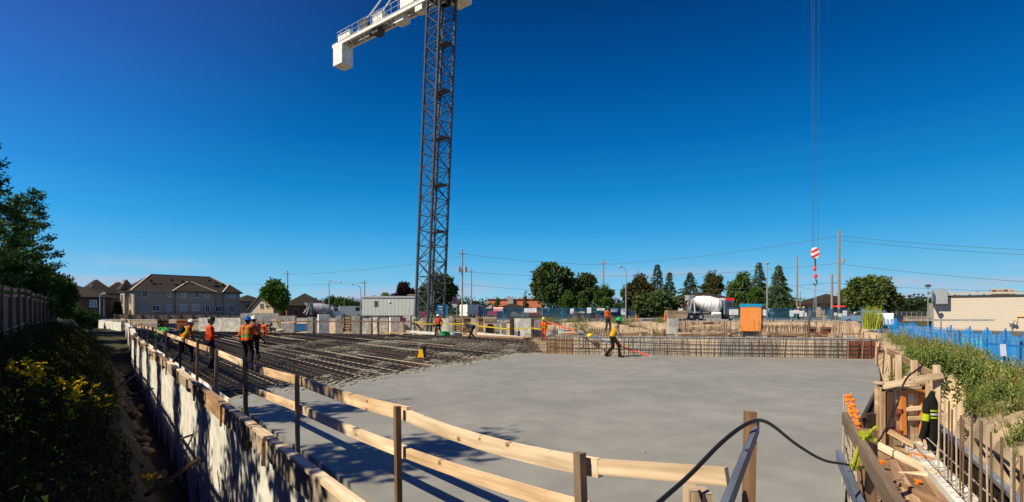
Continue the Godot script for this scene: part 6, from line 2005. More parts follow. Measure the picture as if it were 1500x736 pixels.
	lk.ball(Vector3(-0.02, -0.95, 0), Vector3(0.09, 0.17, 0.08), 10, 8); lk.ball(Vector3(0.03, -1.4, 0), Vector3(0.10, 0.16, 0.08), 10, 8)
	part(lk, "swivel", M.paint, h)
	var sn := Sh.new()
	sn.tube([Vector3(0, -0.3, 0), Vector3(0, -0.8, 0)], 0.05, 8)
	part(sn, "shank", M.steel, h)
	var ck := Sh.new()
	ck.tube(spline([Vector3(0.03, -1.6, 0), Vector3(0.12, -1.8, 0), Vector3(0.02, -1.95, 0), Vector3(-0.1, -1.85, 0)], 5), 0.04, 8)
	part(ck, "hook", M.steel, h)
	for x in [-0.1, 0.0, 0.08]:
		var sg := Sh.new()
		sg.tube([Vector3(0.02, -1.85, 0), Vector3(x, -3.6, x * 0.5)], 0.014, 5)
		part(sg, "sling", M.galv, h)

# ------------------------------------------------------------------ vehicles
func wheel(p: Node, at: Vector3, r: float, w: float):
	var s := Sh.new()
	s.lathe(at - Vector3(0, 0, w / 2), Vector3(0, 0, 1), [Vector2(r * 0.55, 0), Vector2(r * 0.93, 0), Vector2(r, w * 0.18), Vector2(r, w * 0.82), Vector2(r * 0.93, w), Vector2(r * 0.55, w)], 20)
	var t := part(s, "wheel", M.black_rubber, p)
	var h := Sh.new()
	h.lathe(at - Vector3(0, 0, w * 0.42), Vector3(0, 0, 1), [Vector2(0, 0), Vector2(r * 0.2, 0), Vector2(r * 0.5, 0.03), Vector2(r * 0.58, 0), Vector2(r * 0.58, w * 0.84), Vector2(r * 0.5, w * 0.8), Vector2(r * 0.22, w * 0.86), Vector2(0, w * 0.86)], 16)
	part(h, "rim", M.galv, t)
func mixer(label: String, at: Vector3, turn: float, drum: Color, cabc: Color, sc := 1.0):      # cab towards +x
	var t := thing("concrete_mixer_truck", label, "mixer truck", at, turn, "concrete mixer trucks")
	t.scale = Vector3.ONE * sc
	for x in [-2.9, -1.5, 3.0]:
		for z in [-1.05, 1.05]: wheel(t, Vector3(x, 0.5, z), 0.5, 0.34)
	var ch := Sh.new()
	ch.col = Color(0.05, 0.05, 0.055)
	for z in [-0.45, 0.45]: ch.beam(Vector3(-3.8, 0.95, z), Vector3(4.0, 0.95, z), 0.12, 0.26)
	for x in [-3.4, -1.0, 0.8, 2.2]: ch.box(Vector3(x, 0.95, 0), Vector3(0.12, 0.2, 0.9))
	part(ch, "chassis", M.paint, t)
	var d := Sh.new()
	d.col = drum
	var ax := Vector3(-1, 0.26, 0).normalized()
	d.lathe(Vector3(2.0, 1.95, 0), ax, [Vector2(0, -0.05), Vector2(0.55, 0), Vector2(0.95, 0.35), Vector2(1.17, 0.9), Vector2(1.20, 1.7), Vector2(1.12, 2.5), Vector2(0.82, 3.6), Vector2(0.55, 4.45), Vector2(0.52, 4.6), Vector2(0.4, 4.6)], 30)
	part(d, "drum", M.gloss, t)
	for k in [0.9, 2.0, 3.0]:
		var bnd := Sh.new()
		bnd.col = drum * 0.85
		var r: float = {0.9: 1.18, 2.0: 1.185, 3.0: 1.0}[k]
		bnd.lathe(Vector3(2.0, 1.95, 0) + ax * k, ax, [Vector2(r, 0), Vector2(r + 0.03, 0.0), Vector2(r + 0.02 - (0.04 if k == 3.0 else 0.0), 0.1), Vector2(r - 0.05, 0.1)], 30)
		part(bnd, "drum_band", M.paint, t)
	var fr := Sh.new()
	fr.col = Color(0.55, 0.55, 0.52)
	for z in [-0.7, 0.7]:
		fr.beam(Vector3(-2.2, 1.0, z), Vector3(-2.3, 3.1, z * 0.8), 0.14, 0.16); fr.beam(Vector3(-3.2, 1.0, z), Vector3(-2.5, 3.2, z * 0.8), 0.10, 0.12)
	part(fr, "rear_frame", M.paint, t)
	var hp := Sh.new()
	hp.col = Color(0.6, 0.6, 0.56)
	hp.lathe(Vector3(-2.75, 3.0, 0), Vector3.UP, [Vector2(0.35, 0), Vector2(0.75, 0.75), Vector2(0.78, 0.75), Vector2(0.38, 0)], 14)
	hp.beam(Vector3(-2.9, 2.7, 0), Vector3(-3.7, 1.5, 0.1), 0.4, 0.12)
	part(hp, "hopper_chute", M.paint, t)
	var ld := Sh.new()
	ld.col = Color(0.2, 0.2, 0.2)
	for z in [0.75, 1.05]: ld.beam(Vector3(-3.4, 0.8, z), Vector3(-3.2, 3.3, z), 0.04, 0.04)
	for k in 8: ld.beam(Vector3(-3.38 + k * 0.02, 1.0 + k * 0.3, 0.75), Vector3(-3.38 + k * 0.02, 1.0 + k * 0.3, 1.05), 0.03, 0.03)
	part(ld, "ladder", M.paint, t)
	var wt := Sh.new()
	wt.col = Color(0.75, 0.75, 0.73)
	wt.lathe(Vector3(0.2, 0.95, 1.0), Vector3(1, 0, 0), [Vector2(0, 0), Vector2(0.25, 0.03), Vector2(0.28, 0.15), Vector2(0.28, 1.2), Vector2(0.25, 1.32), Vector2(0, 1.35)], 14)
	part(wt, "water_tank", M.paint, t)
	var fd := Sh.new()
	fd.col = Color(0.05, 0.05, 0.06)
	for z in [-1.05, 1.05]: fd.box(Vector3(-2.2, 1.08, z), Vector3(2.8, 0.06, 0.4))
	part(fd, "mudguard", M.paint, t)
	var cb := Sh.new()
	cb.col = cabc
	cb.prism(PackedVector2Array([Vector2(2.2, 0.75), Vector2(3.75, 0.75), Vector2(4.25, 0.85), Vector2(4.25, 1.75), Vector2(3.5, 1.95), Vector2(3.25, 2.85), Vector2(2.25, 2.9)]), 2.1, Transform3D(Basis.IDENTITY, Vector3(0, 0, -1.05)))
	var cab := part(cb, "cab", M.gloss, t)
	var g := Sh.new()
	for z in [-1.062, 1.042]: g.prism(PackedVector2Array([Vector2(2.45, 1.95), Vector2(3.3, 1.95), Vector2(3.12, 2.65), Vector2(2.45, 2.68)]), 0.02, Transform3D(Basis.IDENTITY, Vector3(0, 0, z)))
	part(g, "side_window", M.glass_dark, cab)
	var ws := Sh.new()
	ws.quad(Vector3(3.52, 1.98, 0.9), Vector3(3.52, 1.98, -0.9), Vector3(3.28, 2.78, -0.9), Vector3(3.28, 2.78, 0.9))
	part(ws, "windscreen", M.glass_dark, cab)
	var gr := Sh.new()
	gr.box(Vector3(4.27, 1.3, 0), Vector3(0.05, 0.7, 1.1))
	part(gr, "grille", M.galv, cab)
	for z in [-0.8, 0.8]:
		var hl := Sh.new()
		hl.ball(Vector3(4.25, 1.1, z), Vector3(0.06, 0.14, 0.14), 10, 6)
		part(hl, "headlight", M.glass_sky, cab)
	var ex := Sh.new()
	ex.tube([Vector3(2.1, 0.9, 0.95), Vector3(2.1, 3.2, 0.95), Vector3(1.95, 3.35, 0.95)], 0.08, 8)
	part(ex, "exhaust", M.galv, t)
func car(label: String, at: Vector3, turn: float, col: Color, kind := 0, group := "vehicles parked along the road"):      # nose towards +x; 0 SUV, 1 pickup, 2 van
	var t := thing(["parked_car", "pickup_truck", "van"][kind], label, ["car", "pickup truck", "van"][kind], at, turn, group)
	var prof: Array = [[Vector2(-2.25, 0.4), Vector2(2.25, 0.4), Vector2(2.3, 0.85), Vector2(2.1, 1.0), Vector2(1.1, 1.08), Vector2(0.45, 1.62), Vector2(-1.75, 1.66), Vector2(-2.2, 1.1)], [Vector2(-2.7, 0.5), Vector2(2.7, 0.5), Vector2(2.75, 1.0), Vector2(2.5, 1.15), Vector2(1.3, 1.2), Vector2(0.7, 1.8), Vector2(-0.5, 1.82), Vector2(-0.75, 1.2), Vector2(-2.7, 1.2)], [Vector2(-2.6, 0.4), Vector2(2.5, 0.4), Vector2(2.55, 0.9), Vector2(2.1, 1.3), Vector2(1.5, 2.25), Vector2(1.2, 2.35), Vector2(-2.5, 2.35), Vector2(-2.6, 2.2)]][kind]
	var b := Sh.new()
	b.col = col
	b.prism(PackedVector2Array(prof), 1.7, Transform3D(Basis.IDENTITY, Vector3(0, 0, -0.85)))
	part(b, "body", M.gloss, t)
	var gl: Array = [[Vector2(-1.65, 1.12), Vector2(0.95, 1.12), Vector2(0.42, 1.55), Vector2(-1.6, 1.58)], [Vector2(-0.5, 1.25), Vector2(1.1, 1.25), Vector2(0.68, 1.72), Vector2(-0.4, 1.74)], [Vector2(0.7, 1.35), Vector2(1.85, 1.35), Vector2(1.4, 2.1), Vector2(0.7, 2.1)]][kind]
	for z in [-0.862, 0.842]:
		var g := Sh.new()
		g.prism(PackedVector2Array(gl), 0.02, Transform3D(Basis.IDENTITY, Vector3(0, 0, z)))
		part(g, "side_window", M.glass_dark, t)
	var x0: float = [1.08, 1.28, 2.08][kind]; var y0: float = [1.1, 1.22, 1.32][kind]; var x1: float = [0.48, 0.72, 1.52][kind]; var y1: float = [1.58, 1.76, 2.2][kind]
	var w := Sh.new()
	w.quad(Vector3(x0, y0, 0.72), Vector3(x0, y0, -0.72), Vector3(x1 + 0.02, y1, -0.68), Vector3(x1 + 0.02, y1, 0.68))
	part(w, "windscreen", M.glass_dark, t)
	var wb: float = [1.4, 1.75, 1.6][kind]
	for x in [-wb, wb]:
		for z in [-0.76, 0.76]: wheel(t, Vector3(x, 0.34, z), 0.34, 0.22)
	for z in [-0.6, 0.6]:
		var hl := Sh.new()
		hl.ball(Vector3([2.26, 2.7, 2.5][kind], 0.85, z), Vector3(0.06, 0.09, 0.16), 8, 5)
		part(hl, "headlight", M.glass_sky, t)
		var tl := Sh.new()
		tl.col = Color(0.5, 0.02, 0.02)
		tl.box(Vector3([-2.22, -2.71, -2.61][kind], 0.98, z * 1.2), Vector3(0.06, 0.2, 0.14))
		part(tl, "tail_light", M.gloss, t)
func vehicles():
	mixer("white drum concrete mixer truck parked beyond the timber shoring", gp(1037, 66.5, 0.85), 0.0, Color(0.86, 0.86, 0.84), Color(0.05, 0.09, 0.15), 0.86)
	mixer("grey drum concrete mixer truck beyond the far left piers", gp(471, 84, 0.6), 0.5, Color(0.36, 0.38, 0.40), Color(0.6, 0.62, 0.62), 0.75)
	car("white delivery van beyond the crane, left of the white gable", gp(692, 92, 0.85), 1.0, Color(0.8, 0.8, 0.78), 2)
	car("red pickup truck before the white gable building", gp(732, 84, 0.85), 1.15, Color(0.55, 0.03, 0.06), 1)
	car("dark car parked left of the red pickup", gp(719, 88, 0.85), 0.1, Color(0.02, 0.03, 0.06), 0)
	car("white car parked behind the blue netting at the right", gp(1296, 56, 0.1), 0.9, Color(0.8, 0.8, 0.8), 0)
	car("dark car next to the white car behind the blue netting", gp(1311, 62, -0.1), 0.9, Color(0.02, 0.025, 0.04), 0)
	car("blue grey car parked left of the white car", gp(1268, 60, 0.4), 2.2, Color(0.10, 0.17, 0.28), 0)
	car("dark blue pickup behind the hoarding beside the street lamp", gp(905, 84, 0.85), 3.0, Color(0.02, 0.05, 0.10), 1)
	car("pale van far left behind the piers", gp(515, 110, 0.85), 0.4, Color(0.55, 0.6, 0.62), 2)
	car("white car parked under the spruces", gp(1137, 88, 0.85), 0.1, Color(0.75, 0.75, 0.75), 0)
	# site trailer on blocks
	var z := 74.0
	var L := 78.0 / F * z
	var t := thing("site_trailer", "long pale grey site office trailer on blocks", "site office", gp(530, z, 0.8), 0.0)
	var H := 2.65
	var b := Sh.new()
	b.col = Color(0.50, 0.54, 0.52)
	b.box(Vector3(L / 2, 0.6 + H / 2, -1.5), Vector3(L, H, 3))
	part(b, "shell", M.matte, t)
	for i in 14:
		var rb := Sh.new()
		rb.col = Color(0.46, 0.50, 0.49)
		rb.box(Vector3(0.3 + i * L / 14, 0.6 + H / 2, 0.008), Vector3(0.035, H - 0.3, 0.016))
		part(rb, "seam", M.matte, t)
	var rf := Sh.new()
	rf.col = Color(0.42, 0.45, 0.46)
	rf.box(Vector3(L / 2, 0.65 + H, -1.5), Vector3(L + 0.25, 0.22, 3.2))
	part(rf, "roof", M.matte, t)
	for i in 6:
		var v := Sh.new()
		v.box(Vector3(2.05, 1.9 + i * 0.15, 0.02), Vector3(0.55, 0.08, 0.05), Basis(Vector3.RIGHT, 0.4))
		part(v, "vent_slat", M.rebar_dark, t)
	for i in 5:
		var bl := Sh.new()
		bl.box(Vector3(0.6 + i * (L - 1.2) / 4, 0.25, -0.5), Vector3(0.4, 0.6, 0.4))
		part(bl, "block", M.old_concrete, t)
	var un := Sh.new()
	un.box(Vector3(L / 2, 0.53, -1.5), Vector3(L - 0.3, 0.14, 2.6))
	part(un, "frame", M.rebar_dark, t)
	var lp := Sh.new()
	lp.ball(Vector3(4.0, 2.55, 0.05), Vector3(0.16, 0.13, 0.1), 10, 6)
	part(lp, "lamp", M.white_steel, t)

# ------------------------------------------------------------------ concrete and formwork along the far edge
func pier(px0: float, px1: float, ytop: float, z: float, depth: float, m: Material, label: String, base := -0.5, turn := 0.0, called := "concrete_pier", cat := "concrete pier"):
	var x0 := (px0 - 750) / F * z; var x1 := (px1 - 750) / F * z
	var top := EYE + (HZ - ytop) / F * z
	var t := thing(called, label, cat, Vector3((x0 + x1) / 2, base, -z), turn, "piers and walls along the far edge")
	var h := top - base; var w := x1 - x0
	var n := maxi(1, int(w / 2.2))
	for i in n:
		var s := Sh.new()
		s.col = Color.WHITE * R(0.88, 1.08)
		s.box(Vector3(-w / 2 + w * (i + 0.5) / n, h / 2, -depth / 2 + R(-0.008, 0.008)), Vector3(w / n - 0.015, h, depth))
		part(s, "cast_panel", m, t)
	var ti := Sh.new()
	for i in maxi(2, int(w / 0.7)):
		for k in 2: ti.lathe(Vector3(-w / 2 + (i + 0.5) * w / maxi(2, int(w / 0.7)), h * (0.45 + 0.3 * k), 0.006), Vector3(0, 0, 1), [Vector2(0.035, 0), Vector2(0.03, 0.008), Vector2(0, 0.009)], 8)
	part(ti, "tie_hole", M.rebar_dark, t)
	var rb := Sh.new()
	for i in maxi(2, int(w / 0.35)): rb.tube([Vector3(-w / 2 + 0.1 + i * 0.33, h, -depth * 0.5), Vector3(-w / 2 + 0.1 + i * 0.33 + R(-0.03, 0.03), h + R(0.25, 0.75), -depth * 0.5)], 0.012, 5)
	if R(0, 1) < 0.55: part(rb, "starter_bars", M.rebar, t)
func slats(px0: float, px1: float, y0: float, y1: float, z: float, vertical: bool, m: Material, label: String, n := 6):
	var a := pt(px0, y1, z); var w := (px1 - px0) / F * z; var h := (y1 - y0) / F * z
	var t := thing("timber_shutter", label, "shutter", a, 0.0, "timber form panels along the far edge")
	for i in n:
		var s := Sh.new()
		s.col = Color.WHITE * R(0.7, 1.15)
		if vertical: s.box(Vector3(w * (i + 0.5) / n, h / 2, R(-0.01, 0.01)), Vector3(w / n * 0.7, h * R(0.93, 1.0), 0.07))
		else: s.box(Vector3(w / 2, h * (i + 0.5) / n, R(-0.01, 0.01)), Vector3(w, h / n * 0.6, 0.08))
		part(s, "slat", m, t)
	var bk := Sh.new()
	bk.box(Vector3(w / 2, h / 2, -0.09), Vector3(w - 0.03, h * 0.96, 0.03))
	part(bk, "backing", M.lumber_dark, t)
	for f in [0.12, 0.88]:
		var st := Sh.new()
		if vertical: st.box(Vector3(w / 2, h * f, 0.08), Vector3(w, 0.08, 0.06))
		else: st.box(Vector3(w * f, h / 2, 0.08), Vector3(0.08, h, 0.06))
		part(st, "waler", M.lumber_old, t)
func far_edge():
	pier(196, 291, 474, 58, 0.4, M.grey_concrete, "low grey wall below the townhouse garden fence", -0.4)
	slats(230, 246, 467, 486, 56, true, M.lumber_dark, "dark upright slats left of the yellow vest worker", 7)
	slats(258, 274, 468, 486, 56, true, M.red_form, "dark red slats behind the yellow vest worker", 7)
	slats(282, 290, 468, 486, 55, true, M.stucco_pale, "pale narrow form left of the plain orange shirt worker", 3)
	pier(290, 352, 466, 53, 0.4, M.pale_concrete, "long low pale wall behind the blue hard hat worker", -0.4)
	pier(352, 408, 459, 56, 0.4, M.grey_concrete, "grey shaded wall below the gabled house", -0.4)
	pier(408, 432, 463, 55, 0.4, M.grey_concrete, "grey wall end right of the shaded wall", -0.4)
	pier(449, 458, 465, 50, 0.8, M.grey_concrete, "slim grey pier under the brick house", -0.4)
	pier(467, 482, 461, 47, 2.0, M.pale_concrete, "tall bright white pier left of the timber rack", -0.3, deg_to_rad(24))
	pier(491, 500, 463, 52, 0.6, M.grey_concrete, "grey pier just right of the bright white pier", -0.3)
	pier(514, 527, 463, 50, 1.2, M.grey_concrete, "grey pier right of the timber rack", -0.3)
	pier(530, 543, 467, 50, 0.8, M.old_concrete, "short pale pier under the trailer's left end", -0.3)
	pier(546, 553, 465, 48, 0.7, M.pale_concrete, "narrow pale pier under the trailer vent", -0.3)
	pier(556, 568, 468, 48, 0.7, M.old_concrete, "low pale pier below the trailer lamp", -0.3)
	pier(572, 586, 465, 47, 1.2, M.pale_concrete, "broad pale pier before the trailer's right half", -0.3, deg_to_rad(20))
	pier(590, 601, 463, 48.5, 0.8, M.old_concrete, "pale pier left of the crane's foot", -0.3)
	pier(603, 608, 464, 46, 0.5, M.pale_concrete, "thin pale pier touching the crane's left leg", -0.3)
	pier(647, 657, 467, 47, 0.6, M.pale_concrete, "pale wall behind the walking worker", -0.3)
	pier(657, 663, 464, 44, 0.9, M.old_concrete, "slim upright pier right of the walking worker", -0.3)
	pier(725, 732, 473, 41, 0.6, M.grey_concrete, "left one of the twin grey piers", -0.3)
	pier(734, 742, 473, 41, 0.6, M.grey_concrete, "right one of the twin grey piers", -0.3)
	pier(753, 778, 467, 42, 0.5, M.pale_concrete, "pale wall right of the twin grey piers", -0.3)
	pier(753, 762, 485, 40.5, 0.5, M.old_concrete, "low block at the foot of the pale wall", -0.3)
	pier(782, 800, 469, 43, 0.4, M.grey_concrete, "shaded wall behind the worker in red overalls", -0.3)
	slats(502, 514, 465, 487, 48, false, M.lumber, "timber rack between two grey piers", 6)
	slats(664, 677, 466, 489, 44, false, M.lumber, "pale slatted form right of the slim pier", 7)
	slats(678, 690, 464, 488, 45, true, M.lumber_old, "brown upright slats behind the bending worker", 6)
	slats(700, 709, 464, 489, 43, true, M.lumber_old, "narrow brown form left of the arched form", 4)
	# form with a dark opening
	var a := pt(718, 492, 42)
	var t := thing("arched_form", "pale form with a dark arched opening and slatted head", "formwork", a)
	var s := Sh.new()
	s.prism(PackedVector2Array([Vector2(-0.6, 0), Vector2(-0.42, 0), Vector2(-0.38, 0.7), Vector2(-0.15, 0.95), Vector2(0.2, 0.95), Vector2(0.36, 0.7), Vector2(0.36, 0), Vector2(0.5, 0), Vector2(0.55, 1.5), Vector2(-0.55, 1.5)]), 0.35, Transform3D(Basis.IDENTITY, Vector3(0, 0, -0.35)))
	part(s, "frame", M.stucco_pale, t)
	for i in 8:
		var q := Sh.new()
		q.box(Vector3(-0.5 + i * 0.14, 1.3, 0.04), Vector3(0.06, 0.35, 0.08))
		part(q, "slat", M.lumber_pale, t)
	var bk := Sh.new()
	bk.box(Vector3(0, 0.5, -0.4), Vector3(0.9, 1.0, 0.06))
	part(bk, "back", M.rebar_dark, t)
	for e in [[750, 465, 495, 40, 0.35, "thick dark timber post left of the pale wall"], [780, 468, 494, 40.5, 0.22, "dark timber post right of the pale wall"], [698, 463, 490, 43.5, 0.12, "tan timber post behind the bending worker"]]:
		var q := Sh.new()
		var b := pt(e[0], e[2], e[3])
		q.beam(Vector3.ZERO, Vector3(0, (e[2] - e[1]) / F * e[3], 0), e[4], e[4] * 0.8)
		q.beam(Vector3(0, 0, e[4] * 0.5), Vector3(0, (e[2] - e[1]) / F * e[3] - 0.1, e[4] * 0.5), e[4] * 0.4, 0.05)
		single(q, "timber_post", M.lumber_dark if e[4] > 0.2 else M.lumber, e[5], "post", b, 0.0, "timber posts along the far edge")
	# sill and curb boards along the far edge
	var pts := [[560, 488.0, 47], [620, 489.5, 44.5], [690, 493, 41], [740, 496.5, 38.2], [775, 499, 36]]
	for i in pts.size() - 1:
		var p := pt(pts[i][0], pts[i][1], pts[i][2]); var q := pt(pts[i + 1][0], pts[i + 1][1], pts[i + 1][2])
		p.y = 0.02; q.y = 0.02
		board("edge_board", p, q, 0.9, 0.10, M.red_form if false else M.formply, "brownish edge board of the far slab edge, %s" % ["first from the left", "second from the left", "third from the left", "nearest the bar cage"][i], "board", "edge boards at the far side of the mat")
	board("kerb_beam", pt(596, 486, 44.5), pt(640, 489, 42.5), 0.2, 0.22, M.pale_concrete, "white kerb at the foot of the crane", "kerb")
	board("kerb_beam", pt(700, 489, 41), pt(772, 496, 37.5), 0.2, 0.2, M.pale_concrete, "curving white kerb before the twin grey piers", "kerb")
	# long timber guard rail with posts before the piers
	var xs := [355, 372, 386, 410, 431, 464, 501, 527, 553, 576, 606]
	for i in xs.size():
		var q := Sh.new()
		q.beam(Vector3.ZERO, Vector3(R(-0.03, 0.03), 1.15 + R(-0.05, 0.3), 0), 0.09, 0.07)
		single(q, "guard_rail_post", M.lumber_grey if i % 3 else M.lumber, "far guard rail post " + ["left of the gabled house", "under the gabled house chimney", "behind the bending orange worker", "under the bright green tree", "right of the bright green tree", "left of the bright white pier", "before the timber rack", "left end of the trailer", "under the trailer vent", "under the middle of the trailer", "beside the crane leg"][i], "post", gp(xs[i], 46.0, -0.05), 0.0, "posts of the far guard rail")
	for i in 5:
		board("guard_rail_board", gp(355 + i * 51, 45.9, 1.02 + R(-0.03, 0.03)), gp(355 + (i + 1) * 51, 45.9, 1.02 + R(-0.03, 0.03)), 0.04, 0.12, M.lumber_old if i % 2 else M.lumber_grey, "far guard rail board %s" % ["below the gabled house", "below the bright green tree", "across the bright white pier", "below the trailer's left half", "below the trailer's right half"][i], "board", "boards of the far guard rail")
	board("cross_board", pt(411, 473, 45.5), pt(432, 472, 45.5), 0.04, 0.14, M.lumber_pale, "pale board nailed level across a post at the far left", "board")
	# yellow tape
	var tp := Sh.new()
	tp.col = Color(0.85, 0.68, 0.03)
	var tape := [pt(606, 472, 43), pt(626, 475, 42.7), pt(657, 475, 42.5), pt(698, 474, 42), pt(701, 478, 41.5), pt(742, 482, 40), pt(780, 481, 39.5), pt(800, 484, 39)]
	for i in tape.size() - 1: tp.beam(tape[i] - tape[0], tape[i + 1] - tape[0], 0.01, 0.09, Vector3.UP, false)
	single(tp, "barrier_tape", M.cloth, "yellow barrier tape strung before the far form panels", "tape", tape[0])
	# small stuff lying about
	var bt := thing("blue_bin", "blue tool box before the far left piers", "tool box", pt(441, 486, 47))
	var bx := Sh.new()
	bx.col = Color(0.03, 0.13, 0.30)
	bx.box(Vector3(0, 0.32, 0), Vector3(0.95, 0.62, 0.6))
	part(bx, "box", M.paint, bt)
	var lid := Sh.new()
	lid.col = Color(0.04, 0.17, 0.38)
	lid.box(Vector3(0, 0.68, 0), Vector3(1.0, 0.09, 0.64))
	part(lid, "lid", M.paint, bt)
	var tub := thing("green_tub", "green tub on the ground beside the walking worker", "tub", pt(652, 492, 41.5))
	var tb := Sh.new()
	tb.col = Color(0.02, 0.35, 0.13)
	tb.lathe(Vector3.ZERO, Vector3.UP, [Vector2(0, 0.02), Vector2(0.36, 0.0), Vector2(0.44, 0.3), Vector2(0.47, 0.3), Vector2(0.47, 0.34), Vector2(0.42, 0.34), Vector2(0.34, 0.05), Vector2(0, 0.05)], 16)
	part(tb, "bowl", M.paint, tub)
	var mb := thing("mixing_tray", "pale green tray right of the green tub", "tray", pt(667, 491, 41.2))
	var mt := Sh.new()
	mt.col = Color(0.55, 0.68, 0.62)
	mt.lathe(Vector3.ZERO, Vector3.UP, [Vector2(0, 0.02), Vector2(0.40, 0), Vector2(0.5, 0.22), Vector2(0.46, 0.22), Vector2(0.36, 0.05), Vector2(0, 0.05)], 16)
	part(mt, "bowl", M.paint, mb)
	var hp := thing("paper_bags", "heap of pale bags behind the bending orange worker", "bags", pt(402, 487, 43))
	for i in 5:
		var bg := Sh.new()
		bg.col = Color(0.62, 0.58, 0.5) * R(0.8, 1.1)
		bg.ball(Vector3(R(-0.5, 0.5), 0.14 + i * 0.06, R(-0.3, 0.3)), Vector3(0.36, 0.14, 0.24), 10, 7)
		part(bg, "bag", M.cloth, hp)
	var ld := thing("leaning_panel", "pale panel propped against the far left rail", "panel", pt(403, 486, 46.5))
	var lp := Sh.new()
	lp.box(Vector3(0, 0.55, 0), Vector3(0.8, 1.1, 0.05), Basis(Vector3.FORWARD, 0.35))
	lp.beam(Vector3(0.45, 0, 0.05), Vector3(0.1, 1.1, 0.05), 0.08, 0.04)
	part(lp, "sheet", M.stucco_pale, ld)
	var sg := thing("site_sign", "small dark purple sign on a tripod left of the crane", "sign", pt(590, 487, 44))
	var ss := Sh.new()
	ss.col = Color(0.12, 0.03, 0.10)
	ss.box(Vector3(0, 1.05, 0), Vector3(0.5, 0.4, 0.04))
	part(ss, "board", M.paint, sg)
	for x in [-0.25, 0.0, 0.25]:
		var lg := Sh.new()
		lg.beam(Vector3(x, 0, 0.2 if x else -0.3), Vector3(x * 0.3, 1.0, 0), 0.04, 0.04)
		part(lg, "leg", M.lumber, sg)
	# yellow vibrator pack on the mat
	var z := 21.3
	var vp := thing("power_pack", "yellow wedge shaped power pack with black motor standing on the bar mat", "power pack", pt(617, 525, z))
	var yb := Sh.new()
	yb.col = Color(0.85, 0.50, 0.02)
	yb.prism(PackedVector2Array([Vector2(-0.15, 0), Vector2(0.13, 0), Vector2(0.07, 0.36), Vector2(-0.05, 0.36)]), 0.26, Transform3D(Basis.IDENTITY, Vector3(0, 0.02, -0.13)))
	part(yb, "body", M.paint, vp)
	var mo := Sh.new()
	mo.lathe(Vector3(-0.05, 0.44, 0), Vector3(1, 0, 0), [Vector2(0, 0), Vector2(0.09, 0.01), Vector2(0.10, 0.05), Vector2(0.10, 0.2), Vector2(0.07, 0.24), Vector2(0, 0.24)], 14)
	mo.box(Vector3(0.14, 0.2, 0), Vector3(0.1, 0.4, 0.2))
	part(mo, "motor", M.black_rubber, vp)
	var hn := Sh.new()
	hn.tube([Vector3(-0.1, 0.36, 0), Vector3(-0.12, 0.58, 0), Vector3(0.12, 0.6, 0), Vector3(0.14, 0.4, 0)], 0.014, 6)
	part(hn, "handle", M.galv, vp)

